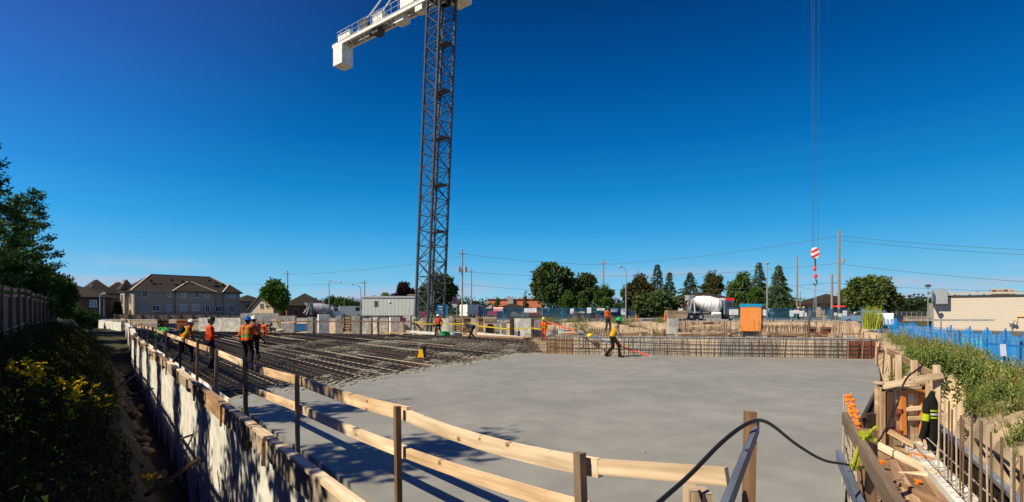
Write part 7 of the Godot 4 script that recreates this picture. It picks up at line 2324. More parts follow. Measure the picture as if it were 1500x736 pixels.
# ------------------------------------------------------------------ bar wall at the far side of the fresh slab
func bar_wall():
	var A := Vector3(1.5, 0, -22.85); var Bp := Vector3(14.7, 0, -20.15)
	var t := thing("bar_wall", "low wall form with a cage of upright rusty bars along the far side of the wet slab", "wall", A)
	var d := (Bp - A)
	var L := d.length()
	d /= L
	var nn := Vector3(-d.z, 0, d.x)     # towards the camera
	if nn.z < 0: nn = -nn
	for i in 11:       # form boards behind the bars, some red-brown
		var s := Sh.new()
		s.col = Color.WHITE * R(0.75, 1.1)
		var a := d * (L * i / 11.0); var b := d * (L * (i + 1) / 11.0 - 0.02)
		s.beam(a - nn * 0.32 + Vector3(0, 0.34, 0), b - nn * 0.32 + Vector3(0, 0.34, 0), 0.04, 0.72)
		part(s, "form_board", [M.formply, M.bar_board, M.stucco_pale, M.old_concrete, M.bar_board, M.stucco_pale, M.old_concrete, M.bar_board, M.stucco_pale, M.bar_board, M.red_form][i], t)
	var tp := Sh.new()
	tp.beam(-nn * 0.8 + Vector3(0, 0.72, 0), d * L - nn * 0.8 + Vector3(0, 0.72, 0), 0.95, 0.10)
	part(tp, "top_ledge", M.grey_concrete, t)
	for i in 108:
		var s := Sh.new()
		var p := d * (L * (i + 0.5 + R(-0.2, 0.2)) / 108.0) - nn * (0.05 if i % 2 else 0.22)
		var h := R(0.72, 0.98)
		if R(0, 1) < 0.14: h = R(1.1, 1.6)
		s.tube([p - Vector3(0, 0.1, 0), p + Vector3(R(-0.06, 0.06), h, R(-0.05, 0.05))], 0.009 if R(0, 1) < 0.8 else 0.014, 5)
		part(s, "bar", [M.rebar, M.rebar_dark, M.rebar_dark, M.rebar, M.rebar_dark, M.rebar_pale][rng.randi() % 6], t)
	for k in 5:
		var s := Sh.new()
		s.tube([-nn * (0.03 if k % 2 else 0.2) + Vector3(0, 0.12 + k * 0.16, 0), d * L * 0.5 - nn * 0.1 + Vector3(0, 0.10 + k * 0.165, 0), d * L - nn * 0.1 + Vector3(0, 0.12 + k * 0.16, 0)], 0.013, 5)
		part(s, "long_bar", M.rebar_dark, t)
	# end cage turning away at the left
	var cg := thing("bar_cage", "short cage of hooped bars at the left end of the bar wall", "reinforcement", A + Vector3(-0.2, 0, -0.3))
	for i in 10:
		var s := Sh.new()
		var x := -0.75 + i * 0.11; var z := -1.2 + i * 0.14
		s.tube([Vector3(x, -0.1, z), Vector3(x, 0.72, z), Vector3(x + 0.12, 0.80, z - 0.15), Vector3(x + 0.3, 0.74, z - 0.3), Vector3(x + 0.3, -0.1, z - 0.3)], 0.012, 5)
		part(s, "hoop", M.rebar, cg)
	for k in 3:
		var s := Sh.new()
		s.tube([Vector3(-0.75, 0.1 + k * 0.3, -1.2), Vector3(0.25, 0.1 + k * 0.3, 0.06)], 0.011, 5)
		part(s, "tie", M.rebar, cg)
	# tall column starter bars among them
	for e in [[1014, 478, 497], [1058, 476, 500], [1061, 478, 500], [1185, 464, 500], [1180, 470, 500], [1234, 486, 512], [855, 490, 512], [876, 492, 512], [1110, 485, 500], [1138, 484, 500]]:
		var z := 22.0
		var b := pt(e[0], e[2], z)
		var s := Sh.new()
		s.tube([Vector3.ZERO, Vector3(R(-0.02, 0.02), (e[2] - e[1]) / F * z, 0)], 0.017 if e[0] != 1185 else 0.05, 6)
		single(s, "column_bar", M.rebar_dark if int(e[0]) % 2 else M.rebar, "tall bar standing above the bar wall, %s" % {1014: "left of the mixer truck", 1058: "left of the orange form box", 1061: "touching the left of the orange form box", 1185: "the thickest, before the red forms", 1180: "just left of the thickest", 1234: "at the wall's right end", 855: "left of the green hat worker", 876: "nearest left of the green hat worker", 1110: "before the orange form box", 1138: "right of the orange form box"}[e[0]], "reinforcing bar", b, 0.0, "tall bars above the bar wall")
	# strewn timber and concrete rubble on the ledge
	for i in 14:
		var px := 805.0 + i * 33 + R(-12, 12); var z := R(22.8, 25.5)
		var s := Sh.new()
		s.beam(Vector3.ZERO, Vector3(R(0.3, 1.1), R(-0.02, 0.05), R(-0.4, 0.4)), R(0.05, 0.14), R(0.03, 0.09))
		single(s, "offcut", [M.lumber, M.lumber_old, M.lumber_grey, M.formply][i % 4], "%s timber offcut on the ledge of the bar wall, %s" % [["pale", "brown", "grey", "tan"][i % 4], "left of the green hat worker" if px < 890 else "right of the green hat worker" if px < 980 else "below the timber shoring" if px < 1080 else "below the orange form box" if px < 1125 else "before the tan boards" if px < 1185 else "before the red forms"], "timber", gp(px, z, 0.79), 0.0, "timber offcuts behind the bar wall")

func middle():
	# orange form box with blue cap on raking legs
	var z := 30.0
	var o := pt(1100, 486, z)
	var t := thing("form_box", "tall orange plywood column form with a blue top edge", "formwork", o, -0.54)
	var k := z / F
	for e in [[Vector3(0, 19.5 * k, 0), Vector3(28 * k, 38 * k, 0.04), M.orange_ply, "front_panel"], [Vector3(13.3 * k, 19.5 * k, -0.45), Vector3(0.04, 38 * k, 0.86), M.lumber_dark, "side_panel"], [Vector3(-13.3 * k, 19.5 * k, -0.45), Vector3(0.04, 38 * k, 0.86), M.lumber_old, "side_panel"], [Vector3(0, 19.5 * k, -0.9), Vector3(28 * k, 38 * k, 0.04), M.lumber_dark, "back_panel"]]:
		var s := Sh.new()
		s.box(e[0], e[1])
		part(s, e[3], e[2], t)
	var bl := Sh.new()
	bl.col = Color(0.015, 0.22, 0.48)
	bl.box(Vector3(0, 38.2 * k, -0.45), Vector3(29.5 * k, 4.5 * k, 0.98))
	part(bl, "cap", M.paint, t)
	var ba := Sh.new()      # faint batten mark
	ba.beam(Vector3(-3 * k, 11 * k, 0.026), Vector3(4 * k, 26 * k, 0.026), 0.02, 0.008, Vector3(0, 0, 1)); ba.beam(Vector3(4 * k, 26 * k, 0.026), Vector3(9 * k, 15 * k, 0.026), 0.02, 0.008, Vector3(0, 0, 1))
	part(ba, "batten", M.stucco_pale, t)
	for x in [-1, 1]:
		var lg := Sh.new()
		lg.beam(Vector3(x * 13 * k, 0.02, 0), Vector3(x * 15.5 * k, -0.66, 0.1), 0.12, 0.09)
		part(lg, "leg", M.lumber_old, t)
	for i in 9:
		var b := Sh.new()
		b.tube([Vector3(-0.45 + i * 0.11, 0, -0.2), Vector3(-0.45 + i * 0.11, -0.6, -0.2)], 0.012, 5)
		part(b, "bar", M.rebar, t)
	var ped := Sh.new()
	ped.box(Vector3(0, -0.3, -0.5), Vector3(0.95, 0.6, 0.5))
	part(ped, "footing", M.old_concrete, t)
	# timber shoring: soldier posts with three levels of lagging
	z = 36.0
	k = z / F
	var sh := thing("timber_shoring", "timber shoring of grey soldier posts with pale boards between them", "shoring", pt(980, 501, z))
	for i in 8:
		var s := Sh.new()
		s.beam(Vector3((i * 14.2 - 1) * k, -0.3, 0.06), Vector3((i * 14.2 - 1) * k, 19.5 * k, 0.06), 0.24, 0.16)
		part(s, "soldier_post", M.lumber_grey, sh)
		if i == 7: break
		for j in 3:
			var b := Sh.new()
			b.col = Color.WHITE * R(0.8, 1.1)
			b.box(Vector3((i * 14.2 + 6.1) * k, (3.5 + j * 6.0) * k, -0.08), Vector3(14.2 * k, 3.4 * k, 0.09))
			part(b, "lagging_board", M.lumber_pale, sh)
	var bk := Sh.new()
	bk.box(Vector3(50 * k, 8 * k, -0.3), Vector3(102 * k, 20 * k, 0.05))
	part(bk, "backing", M.rebar_dark, sh)
	var pc := thing("concrete_pier", "grey concrete pier at the left end of the timber shoring", "concrete pier", pt(985, 499, 35), 0.0, "piers and walls along the far edge")
	var ps := Sh.new()
	ps.box(Vector3(0.1, 0.75, -0.3), Vector3(0.62, 1.5, 0.5)); ps.box(Vector3(-0.15, 0.2, 0.05), Vector3(1.0, 0.5, 0.4))
	part(ps, "shaft", M.old_concrete, pc)
	var rb := Sh.new()
	for i in 8: rb.tube([Vector3(-0.15 + i * 0.07, 1.5, -0.3), Vector3(-0.15 + i * 0.07, R(1.9, 2.3), -0.3)], 0.014, 5)
	part(rb, "starter_bars", M.rebar, pc)
	var sk := thing("skip", "grey brown skip standing on the bank left of the white mixer truck", "skip", gp(991, 52, 0.8))
	var s2 := Sh.new()
	s2.prism(PackedVector2Array([Vector2(-0.85, 0.45), Vector2(0.85, 0.45), Vector2(1.05, 1.15), Vector2(0.98, 1.25), Vector2(-0.98, 1.25), Vector2(-1.05, 1.15)]), 1.2, Transform3D(Basis.IDENTITY, Vector3(0, 0, -0.6)))
	part(s2, "body", M.lumber_grey, sk)
	for x in [-0.7, -0.25, 0.25, 0.7]:
		var lg := Sh.new()
		lg.beam(Vector3(x, 0, 0.5), Vector3(x, 0.5, 0.5), 0.08, 0.08)
		part(lg, "leg", M.rebar_dark, sk)
	# lagged bank beyond, upright boards between bars
	z = 46.0
	var lw := thing("lagged_bank", "sandy bank faced with weathered upright boards below the white mixer truck", "shoring", gp(1030, z, -0.3))
	for i in 46:
		var b := Sh.new()
		b.col = Color(1, 0.97, 0.93) * R(0.6, 1.15)
		var x := -2.7 + i * 0.115
		b.box(Vector3(x, 0.62 + R(-0.06, 0.05), R(-0.04, 0.04)), Vector3(0.10, 1.4, 0.05))
		part(b, "board", M.stucco_pale if i % 5 else M.lumber_grey, lw)
	board("waler_beam", pt(1012, 478, 45), pt(1056, 477, 45), 0.12, 0.14, M.lumber, "pale level waler across the lagged bank", "timber")
	board("waler_beam", pt(1030, 474, 44.6), pt(1046, 473.5, 44.6), 0.14, 0.16, M.lumber_dark, "dark short timber above the pale waler", "timber")
	# right part: lagged wall, red forms, trestle
	var lr := thing("lagged_bank", "tan bank faced with upright boards right of the orange form box", "shoring", gp(1150, 38, -0.3))
	for i in 52:
		var b := Sh.new()
		b.col = Color(1, 0.97, 0.93) * R(0.6, 1.15)
		b.box(Vector3(-1.75 + i * 0.072, 0.58 + R(-0.05, 0.07), R(-0.04, 0.04)), Vector3(0.066, 1.25, 0.05))
		part(b, "board", M.lumber_pale if i % 4 else M.lumber_old, lr)
	pier(1120, 1182, 489, 34, 0.5, M.old_concrete, "pale rough wall base below the tan boards", -0.3)
	for e in [[1183, 1196, 479, 497, "left rust red form panel behind the wooden trestle"], [1203, 1218, 479, 497, "right rust red form panel behind the wooden trestle"]]: slats(e[0], e[1], e[2], e[3], 31, true, M.red_form, e[4], 4)
	pier(1196, 1203, 480, 31.3, 0.2, M.stucco_pale, "pale strip between the two red forms", -0.3)
	var tr := thing("trestle", "pale wooden trestle frame before the red forms", "trestle", pt(1207, 503, 26))
	for e in [[[-0.38, 0, 0], [-0.38, 0.24, 0]], [[0.38, 0, 0], [0.38, 0.24, 0]], [[-0.42, 0.26, 0], [0.42, 0.26, 0]], [[-0.2, 0.26, -0.3], [-0.2, 0.02, -0.3]], [[-0.42, 0.26, -0.3], [0.42, 0.26, -0.3]], [[0.0, 0.26, -0.35], [0.0, 0.26, 0.05]]]:
		var s := Sh.new()
		s.beam(Vector3(e[0][0], e[0][1], e[0][2]), Vector3(e[1][0], e[1][1], e[1][2]), 0.05, 0.06)
		part(s, "timber", M.lumber_pale, tr)
	pier(1222, 1240, 489, 27, 0.5, M.stucco, "tilted pinkish concrete block right of the trestle", 0.1)
	pier(1243, 1254, 492, 26, 0.6, M.old_concrete, "pale block at the right end behind the bar wall", 0.1)
	board("timber_beam", pt(1098, 501, 24), pt(1180, 502, 23.6), 0.12, 0.10, M.lumber, "long tan timber lying behind the bar wall", "timber")
	board("timber_beam", pt(985, 500, 31), pt(1085, 503, 29), 0.4, 0.12, M.orange_ply, "orange tan plank walkway below the timber shoring", "timber")
	board("timber_beam", pt(950, 501, 31), pt(990, 503, 30), 0.4, 0.12, M.lumber, "tan plank left of the orange plank walkway", "timber")
	board("timber_post", pt(1208, 463, 40), pt(1208, 480, 40), 0.14, 0.14, M.lumber, "tan post standing on the bank edge at the right", "post")
	for e in [[818, 40, "beside the blue white tub"], [846, 33, "left of the slanted dark braces"], [912, 36, "behind the green tarpaulin"], [930, 34, "left of the tan spool"], [962, 33, "between the dark stakes"], [1000, 40, "behind the left end of the timber shoring"], [1024, 41, "behind the middle of the timber shoring"], [1050, 40, "behind the right end of the timber shoring"], [1074, 33, "left of the orange form box"], [1124, 29, "right of the orange form box"], [1146, 30, "before the tan upright boards"], [1166, 31, "left of the thickest tall bar"], [1192, 28, "before the left red form"], [1218, 30, "right of the red forms"], [1234, 32, "behind the pinkish block"], [1252, 30, "above the pale block at the right end"]]:
		var ct := thing("starter_bar_cluster", "cluster of thin upright starter bars " + e[2], "reinforcement", gp(e[0], e[1], -0.35), 0.0, "clusters of starter bars behind the bar wall")
		for i in 9:
			var b := Sh.new()
			var x := (i - 4) * 0.13 + R(-0.04, 0.04)
			b.tube([Vector3(x, 0, R(-0.2, 0.2)), Vector3(x + R(-0.05, 0.05), R(1.0, 1.75), R(-0.2, 0.2))], 0.013, 5)
			part(b, "bar", M.rebar if i % 3 else M.rebar_dark, ct)
	for e in [[838, 27, "left of the float handle clamp"], [920, 28, "behind the green hat worker"], [1010, 26, "below the left end of the timber shoring"], [1046, 27, "below the right end of the timber shoring"], [1140, 26, "before the pale rough wall base"], [1168, 27, "left of the wooden trestle"]]:
		var ts := thing("timber_stack", "low stack of used timber " + e[2], "timber", gp(e[0], e[1], 0.3), R(-0.2, 0.2), "timber stacks behind the bar wall")
		for i in 7:
			var b := Sh.new()
			b.col = Color.WHITE * R(0.7, 1.1)
			b.beam(Vector3(R(-0.75, -0.5), 0.05 + (i / 3) * 0.1 + 0.25, (i % 3) * 0.16), Vector3(R(0.5, 0.8), 0.05 + (i / 3) * 0.1 + 0.25, (i % 3) * 0.16 + R(-0.08, 0.08)), 0.14, 0.085)
			part(b, "timber", [M.lumber, M.lumber_old, M.formply][i % 3], ts)
		for x in [-0.4, 0.4]:
			var b := Sh.new()
			b.box(Vector3(x, 0.0, 0.16), Vector3(0.12, 0.5, 0.5))
			part(b, "bearer", M.lumber_grey, ts)
	# barrel like spool, green tarp, cones
	var sp := thing("cable_spool", "tan round spool standing behind the bar wall", "spool", pt(940, 500, 30))
	var so := Sh.new()
	so.lathe(Vector3.ZERO, Vector3.UP, [Vector2(0, 0), Vector2(0.30, 0), Vector2(0.26, 0.45), Vector2(0.22, 0.5), Vector2(0, 0.5)], 18)
	part(so, "drum", M.formply, sp)
	for y in [0.02, 0.48]:
		var fl := Sh.new()
		fl.lathe(Vector3(0, y, 0), Vector3.UP, [Vector2(0, 0), Vector2(0.36, 0), Vector2(0.36, 0.04), Vector2(0, 0.04)], 18)
		part(fl, "flange", M.lumber_old, sp)
	var ga := Sh.new()
	ga.col = Color(0.01, 0.22, 0.10)
	for i in 12:
		var x0 := i * 0.10
		ga.quad(Vector3(x0, 0, 0.1), Vector3(x0 + 0.1, 0, 0.1), Vector3(x0 + 0.1, 0.36 + 0.05 * sin(i * 1.3 + 1.3), -0.1), Vector3(x0, 0.36 + 0.05 * sin(i * 1.3), -0.1))
		ga.quad(Vector3(x0, 0.36 + 0.05 * sin(i * 1.3), -0.1), Vector3(x0 + 0.1, 0.36 + 0.05 * sin(i * 1.3 + 1.3), -0.1), Vector3(x0 + 0.1, 0.3, -0.6), Vector3(x0, 0.3, -0.6))
	single(ga, "tarpaulin", M.cloth, "green tarpaulin folded behind the green hat worker", "tarpaulin", pt(905, 500, 30))
	for e in [[958, 482, 499, 29, "left dark cone shaped stake behind the bar wall"], [973, 483, 499, 29, "right dark cone shaped stake behind the bar wall"]]:
		var c := Sh.new()
		c.lathe(Vector3.ZERO, Vector3.UP, [Vector2(0.16, 0), Vector2(0.16, 0.04), Vector2(0.10, 0.06), Vector2(0.06, 0.5), Vector2(0.03, 0.66), Vector2(0, 0.68)], 12)
		single(c, "stake_cone", M.lumber_dark, e[4], "stake", pt(e[0], e[2], e[3]), 0.0, "dark stakes behind the bar wall")
	for e in [[808, 493, 36, "grey drum beside the worker in red overalls"], [826, 493, 36, "low blue white tub right of the grey drum"]]:
		var c := Sh.new()
		c.col = Color(0.25, 0.25, 0.26) if e[0] == 808 else Color(0.30, 0.42, 0.55)
		var r := 0.30 if e[0] == 808 else 0.42
		c.lathe(Vector3.ZERO, Vector3.UP, [Vector2(r, 0), Vector2(r, 0.04), Vector2(r * 0.96, 0.06), Vector2(r, 0.42), Vector2(r * 1.05, 0.45), Vector2(r * 0.9, 0.45), Vector2(r * 0.9, 0.3), Vector2(0, 0.3)], 18)
		single(c, "tub", M.paint, e[3], "tub", pt(e[0], e[1], e[2]), 0.0)
	# row of dark shores left of the float worker
	var rs := thing("form_brace_row", "row of slanted dark braces behind the bar wall, left of the green hat worker", "formwork", pt(862, 499, 32))
	for i in 9:
		var s := Sh.new()
		s.beam(Vector3(i * 0.155, 0, 0), Vector3(i * 0.155 + 0.12, 0.72, -0.2), 0.07, 0.05)
		part(s, "brace", M.lumber_dark, rs)
	var rw := Sh.new()
	rw.beam(Vector3(-0.05, 0.55, -0.12), Vector3(1.4, 0.55, -0.12), 0.05, 0.10); rw.beam(Vector3(-0.05, 0.25, -0.05), Vector3(1.4, 0.25, -0.05), 0.05, 0.08)
	part(rw, "waler", M.lumber_grey, rs)
	pier(884, 897, 489, 34.4, 0.7, M.old_concrete, "low column stub that the orange vest worker stands on", -0.2)
	# long float handle, in three coloured lengths, and its blade
	var fa := pt(953, 522, 21.0); fa.y = 0.05
	var fb := pt(802, 472, 23.6)
	var fl := thing("bull_float", "long handled bull float with red and blue pole lengths reaching over the slab", "bull float", fa)
	var seg := [[0.0, 0.34, Color(0.75, 0.05, 0.03)], [0.34, 0.71, Color(0.02, 0.10, 0.32)], [0.71, 1.0, Color(0.75, 0.05, 0.03)]]
	for e in seg:
		var s := Sh.new()
		s.col = e[2]
		s.tube([(fb - fa) * e[0] * 0.999, (fb - fa) * e[1]], 0.026, 8)
		part(s, "pole", M.paint, fl)
	var yj := Sh.new()
	yj.col = Color(0.8, 0.6, 0.03)
	yj.ball((fb - fa) * 0.56 + Vector3(0, 0.02, 0), Vector3(0.13, 0.1, 0.08), 10, 7)
	part(yj, "clamp", M.paint, fl)
	var bl2 := Sh.new()
	bl2.box(Vector3(0.0, -0.03, 0), Vector3(0.22, 0.03, 1.2)); bl2.box(Vector3(0, 0.03, 0), Vector3(0.1, 0.1, 0.2))
	part(bl2, "blade", M.galv, fl)

# ------------------------------------------------------------------ hoarding, signs, netting
func see_through(a: float, called: String, c: Color) -> StandardMaterial3D:
	var m := mat(called, c.r, c.g, c.b, 0.8)
	m.transparency = BaseMaterial3D.TRANSPARENCY_ALPHA
	m.albedo_color.a = a
	m.cull_mode = BaseMaterial3D.CULL_DISABLED
	return m
func netting():
	var hn := see_through(0.45, "hoarding_net", Color(0.012, 0.075, 0.13))
	var bn := see_through(0.55, "blue_fence_net", Color(0.012, 0.25, 0.68))
	var steel_blue := Color(0.02, 0.16, 0.38)
	var z := 63.0
	var x0 := -3.5
	var i := 0
	var sides := ["behind the dark timber post", "left of the small white hut", "behind the small white hut", "left of the street lamp", "at the street lamp", "under the brownish tree", "before the dark conifers", "left of the skip", "behind the skip", "before the white mixer truck's wheels", "right of the white mixer truck's cab", "behind the orange form box", "right of the orange form box", "before the blue green spruce", "at the white signs", "right of the white signs", "before the thick short pole", "at the tallest pole", "right of the tallest pole"]
	while x0 < 42:
		if i >= sides.size(): break
		var skip := i >= 7 and i <= 12
		var low := i > 11
		if not skip:
			var t := thing("hoarding_panel", "blue mesh hoarding panel %s" % sides[i], "fence panel", Vector3(x0, gh(x0, z) + 0.02, -z - (1.5 if low else 0.0)), 0.0, "blue mesh hoarding panels along the road")
			var fr := Sh.new()
			fr.col = steel_blue
			for x in [0.03, 2.37]: fr.tube([Vector3(x, 0, 0), Vector3(x, 1.55, 0)], 0.035, 6)
			for y in [0.12, 0.8, 1.5]: fr.tube([Vector3(0.03, y, 0), Vector3(2.37, y, 0)], 0.025, 6)
			part(fr, "frame", M.paint, t)
			var nt := Sh.new()
			nt.box(Vector3(1.2, 0.8, -0.01), Vector3(2.3, 1.38, 0.008))
			part(nt, "net", hn if not low or i % 3 == 0 else see_through(0.25, "thin_net", Color(0.012, 0.10, 0.16)) if not M.has("thin_net") else M.thin_net, t)
			for x in [0.03, 2.37]:
				var ft := Sh.new()
				ft.box(Vector3(x, 0.05, 0), Vector3(0.25, 0.12, 0.6))
				part(ft, "foot", M.old_concrete, t)
		x0 += 2.42
		i += 1
	for e in [[777, 455, 18, 6, "wide white sign on the hoarding before the dark trees"], [838, 456, 5, 7, "small square white sign left of the hut"], [863, 455, 6, 8, "upright white sign right of the hut"], [880, 453.5, 11, 3.5, "long narrow white sign behind the orange vest worker"], [900, 455, 10, 5, "white sign right of the orange vest worker"], [913, 457, 6.5, 9, "upright white sign at the street lamp"], [997, 455, 6, 5, "white sign left of the mixer truck"], [1075, 457.5, 13, 8, "white sign on the front of the mixer truck's cab"], [1120, 458, 5, 8, "white sign right of the orange form box"], [1160, 459.5, 6, 9, "pale blue upright sign left of the distant workers"], [1167, 457, 8, 5, "left white sign over the distant workers"], [1175, 460, 7, 8, "middle white sign beside the distant workers"], [1179.5, 461, 5, 5, "right white sign beside the distant workers"], [1224.5, 460.5, 4.5, 4, "small white sign left of the tallest pole"], [1231, 462, 5, 5, "small white sign at the tallest pole's foot"], [1238, 460, 6, 9, "tall white sign right of the tallest pole"], [1253.5, 460, 5, 5.5, "white sign nearest the blue netting"]]:
		var zz := 62.7 if e[0] < 1100 else 64.0
		if e[0] == 1075: zz = 63.5
		var c := pt(e[0], e[1], zz)
		var t := thing("notice_board", e[4], "sign", c, 0.0, "white notices on the hoarding")
		var s := Sh.new()
		s.col = Color(0.78, 0.79, 0.78) if e[0] != 1160 else Color(0.55, 0.72, 0.74)
		s.box(Vector3.ZERO, Vector3(e[2] / F * zz, e[3] / F * zz, 0.03))
		part(s, "board", M.matte, t)
		var ln := Sh.new()
		ln.col = Color(0.45, 0.48, 0.52)
		for j in 3: ln.box(Vector3(0, (0.26 - j * 0.26) * e[3] / F * zz, 0.02), Vector3(e[2] / F * zz * (0.7 - 0.15 * (j % 2)), e[3] / F * zz * 0.07, 0.008))
		part(ln, "print", M.matte, t)
		if e[0] > 990:
			var lg := Sh.new()
			lg.tube([Vector3(0, -e[3] / F * zz * 0.5, -0.02), Vector3(0, -(e[1] - 466) / F * -zz * -1.0 * -1.0 - 0.15 - 0.45, -0.02)], 0.03, 6)
			part(lg, "post", M.galv, t)
	var gf := thing("garden_fence", "weathered board fence below the large townhouse row", "fence", gp(168, 74, 0.3))
	var gd := gp(352, 80, 0.1) - gf.position
	for j in 70:
		var b := Sh.new()
		b.col = Color.WHITE * R(0.6, 1.1)
		b.beam(gd * (j / 70.0), gd * (j / 70.0) + Vector3(0, 1.25 + R(-0.03, 0.03), 0), 0.23, 0.03, Vector3(-gd.z, 0, gd.x).normalized())
		part(b, "board", M.lumber_grey, gf)
	for j in 11:
		var b := Sh.new()
		b.beam(gd * (j / 10.0) + Vector3(0, -0.3, 0.08), gd * (j / 10.0) + Vector3(0, 1.4, 0.08), 0.12, 0.12)
		part(b, "post", M.lumber_dark, gf)
	# small hut, pipe, barrels on the bank
	var ht := thing("site_hut", "small pinkish grey hut with a flat pale roof on the bank", "hut", gp(847, 58, 0.72))
	var hs := Sh.new()
	hs.col = Color(0.36, 0.30, 0.29)
	hs.box(Vector3(0, 0.55, 0), Vector3(1.0, 1.1, 1.0))
	part(hs, "wall", M.matte, ht)
	var hr := Sh.new()
	hr.col = Color(0.6, 0.5, 0.38)
	hr.box(Vector3(0, 1.15, 0), Vector3(1.3, 0.14, 1.3))
	part(hr, "roof", M.matte, ht)
	var hd := Sh.new()
	hd.col = Color(0.22, 0.18, 0.18)
	hd.box(Vector3(0.1, 0.5, 0.51), Vector3(0.5, 0.9, 0.03))
	part(hd, "door", M.matte, ht)
	var wp := Sh.new()
	wp.col = Color(0.75, 0.72, 0.66)
	wp.lathe(Vector3(-0.5, 0.18, 0), Vector3(1, 0, 0.1), [Vector2(0.12, 0), Vector2(0.18, 0), Vector2(0.18, 1.0), Vector2(0.12, 1.0)], 14)
	single(wp, "pipe_length", M.paint, "white pipe length lying left of the hut", "pipe", gp(831, 57, 0.75))
	for e in [[875, "orange road cone left of the orange vest worker"], [932, "orange road cone below the brownish tree"], [974, "tall orange delineator left of the skip"], [864, "orange road cone at the hut"]]:
		var c := thing("road_cone", e[1], "traffic cone", on(e[0], 59), 0.0, "orange cones on the bank")
		var s := Sh.new()
		s.col = Color(0.9, 0.14, 0.02)
		s.lathe(Vector3.ZERO, Vector3.UP, [Vector2(0.15, 0.03), Vector2(0.13, 0.1), Vector2(0.05, 1.0 if e[0] == 974 else 0.75), Vector2(0, 1.02 if e[0] == 974 else 0.77)], 12)
		part(s, "cone", M.paint, c)
		var b := Sh.new()
		b.col = Color(0.03, 0.03, 0.03)
		b.box(Vector3(0, 0.02, 0), Vector3(0.4, 0.05, 0.4))
		part(b, "base", M.paint, c)
	# blue sign and purple banner by the crane
	var bs := thing("blue_sign", "blue site sign board right of the crane mast", "sign", gp(648, 60, 0.6))
	var s := Sh.new()
	s.col = Color(0.015, 0.12, 0.36)
	s.box(Vector3(0, 1.55, 0), Vector3(1.3, 1.2, 0.06))
	part(s, "board", M.paint, bs)
	for x in [-0.55, 0.55]:
		var l := Sh.new()
		l.beam(Vector3(x, 0, -0.06), Vector3(x, 2.1, -0.06), 0.09, 0.06)
		part(l, "post", M.lumber_grey, bs)
	var pr := Sh.new()
	pr.col = Color(0.6, 0.66, 0.72)
	for j in 3: pr.box(Vector3(-0.1, 1.9 - j * 0.3, 0.035), Vector3(0.8 - j * 0.2, 0.07, 0.012))
	part(pr, "print", M.matte, bs)
	var pb := thing("banner", "dark purple and white banner on a post right of the crane", "banner", gp(666, 64, 0.7))
	var p1 := Sh.new()
	p1.tube([Vector3(0.28, -0.2, -0.06), Vector3(0.28, 3.4, -0.06)], 0.04, 6)
	part(p1, "post", M.galv, pb)
	for e in [[2.65, 0.9, Color(0.10, 0.03, 0.10)], [2.0, 0.4, Color(0.6, 0.6, 0.65)]]:
		var q := Sh.new()
		q.col = e[2]
		q.box(Vector3(0, e[0], 0), Vector3(0.5, e[1], 0.03))
		part(q, "panel", M.cloth, pb)
	var ft := thing("flower_banner", "small magenta banner seen through the crane mast", "banner", gp(620, 62, 0.7))
	var fq := Sh.new()
	fq.col = Color(0.6, 0.05, 0.22)
	fq.box(Vector3(0, 0.9, 0), Vector3(0.5, 0.7, 0.04)); fq.tube([Vector3(0, -0.1, -0.05), Vector3(0, 1.3, -0.05)], 0.03, 6)
	part(fq, "panel", M.cloth, ft)
	# blue debris netting along the right bank
	var path := [[1262, 46, 0.7], [1284, 43, 0.5], [1292, 41, 0.1], [1312, 38, -0.2], [1338, 34.5, -0.4], [1364, 31.5, -0.45], [1392, 28.5, -0.5], [1420, 25.7, -0.5], [1446, 23.6, -0.5], [1474, 21.8, -0.5], [1510, 20, -0.5], [1560, 18.4, -0.5]]
	var wh := ["around the tall grass clump", "right of the tall grass clump", "before the white car", "at the right of the white car", "before the car park, first", "before the car park, second", "under the grey sign box", "left of the lime barrier", "behind the lime barrier", "right of the lime barrier", "at the right edge of the frame"]
	for j in path.size() - 1:
		var a := gp(path[j][0], path[j][1], path[j][2]); var b := gp(path[j + 1][0], path[j + 1][1], path[j + 1][2])
		var t := thing("netting_panel", "blue debris netting panel %s" % wh[j], "netting", a, 0.0, "blue netting along the right bank")
		var h := 1.6
		var dd := b - a
		var n := Sh.new()
		var N := 14
		for r in 7:
			for q in N + 1:
				var f := float(q) / N; var g := r / 6.0
				var sag := 0.22 * sin(f * PI) * g + 0.05 * sin(f * 19 + j) * (1 - g)
				n.vert(dd * f + Vector3(0, h * g - sag * 1.2, 0) + Vector3(0.3, 0, 1).normalized() * 0.10 * sin(f * 23.0 + g * 3.0 + j), Vector3(0, 0, 1))
		for r in 6:
			for q in N:
				var k := r * (N + 1) + q
				n.ix.append_array([k, k + 1, k + N + 1, k + 1, k + N + 2, k + N + 1])
		smooth(n)
		part(n, "net", bn, t)
		for f in [0.0, 0.5]:
			var p := Sh.new()
			p.col = Color(0.012, 0.16, 0.50)
			var lean := R(-0.06, 0.06)
			p.beam(dd * f + Vector3(0, -0.3, 0.04), dd * f + Vector3(lean, h + 0.06 if f == 0.0 else h * 0.9, 0.04), 0.05 if f == 0.0 else 0.025, 0.04)
			part(p, "post", M.matte, t)
		var bunch := Sh.new()      # gathered folds of doubled net low down
		for q in 5:
			var f := R(0.05, 0.95)
			bunch.quad(dd * (f - 0.05) + Vector3(0, 0.0, 0.10), dd * (f + 0.06) + Vector3(0, 0.0, 0.10), dd * (f + 0.05) + Vector3(0, R(0.6, 1.25), 0.07), dd * (f - 0.04) + Vector3(0, R(0.6, 1.25), 0.07))
		part(bunch, "fold", M.blue_net, t)
	var np := thing("netting_panel", "nearer blue netting panel with a white notice at the right edge", "netting", gp(1444, 18.2, -0.3), 0.0, "blue netting along the right bank")
	var nn := Sh.new()
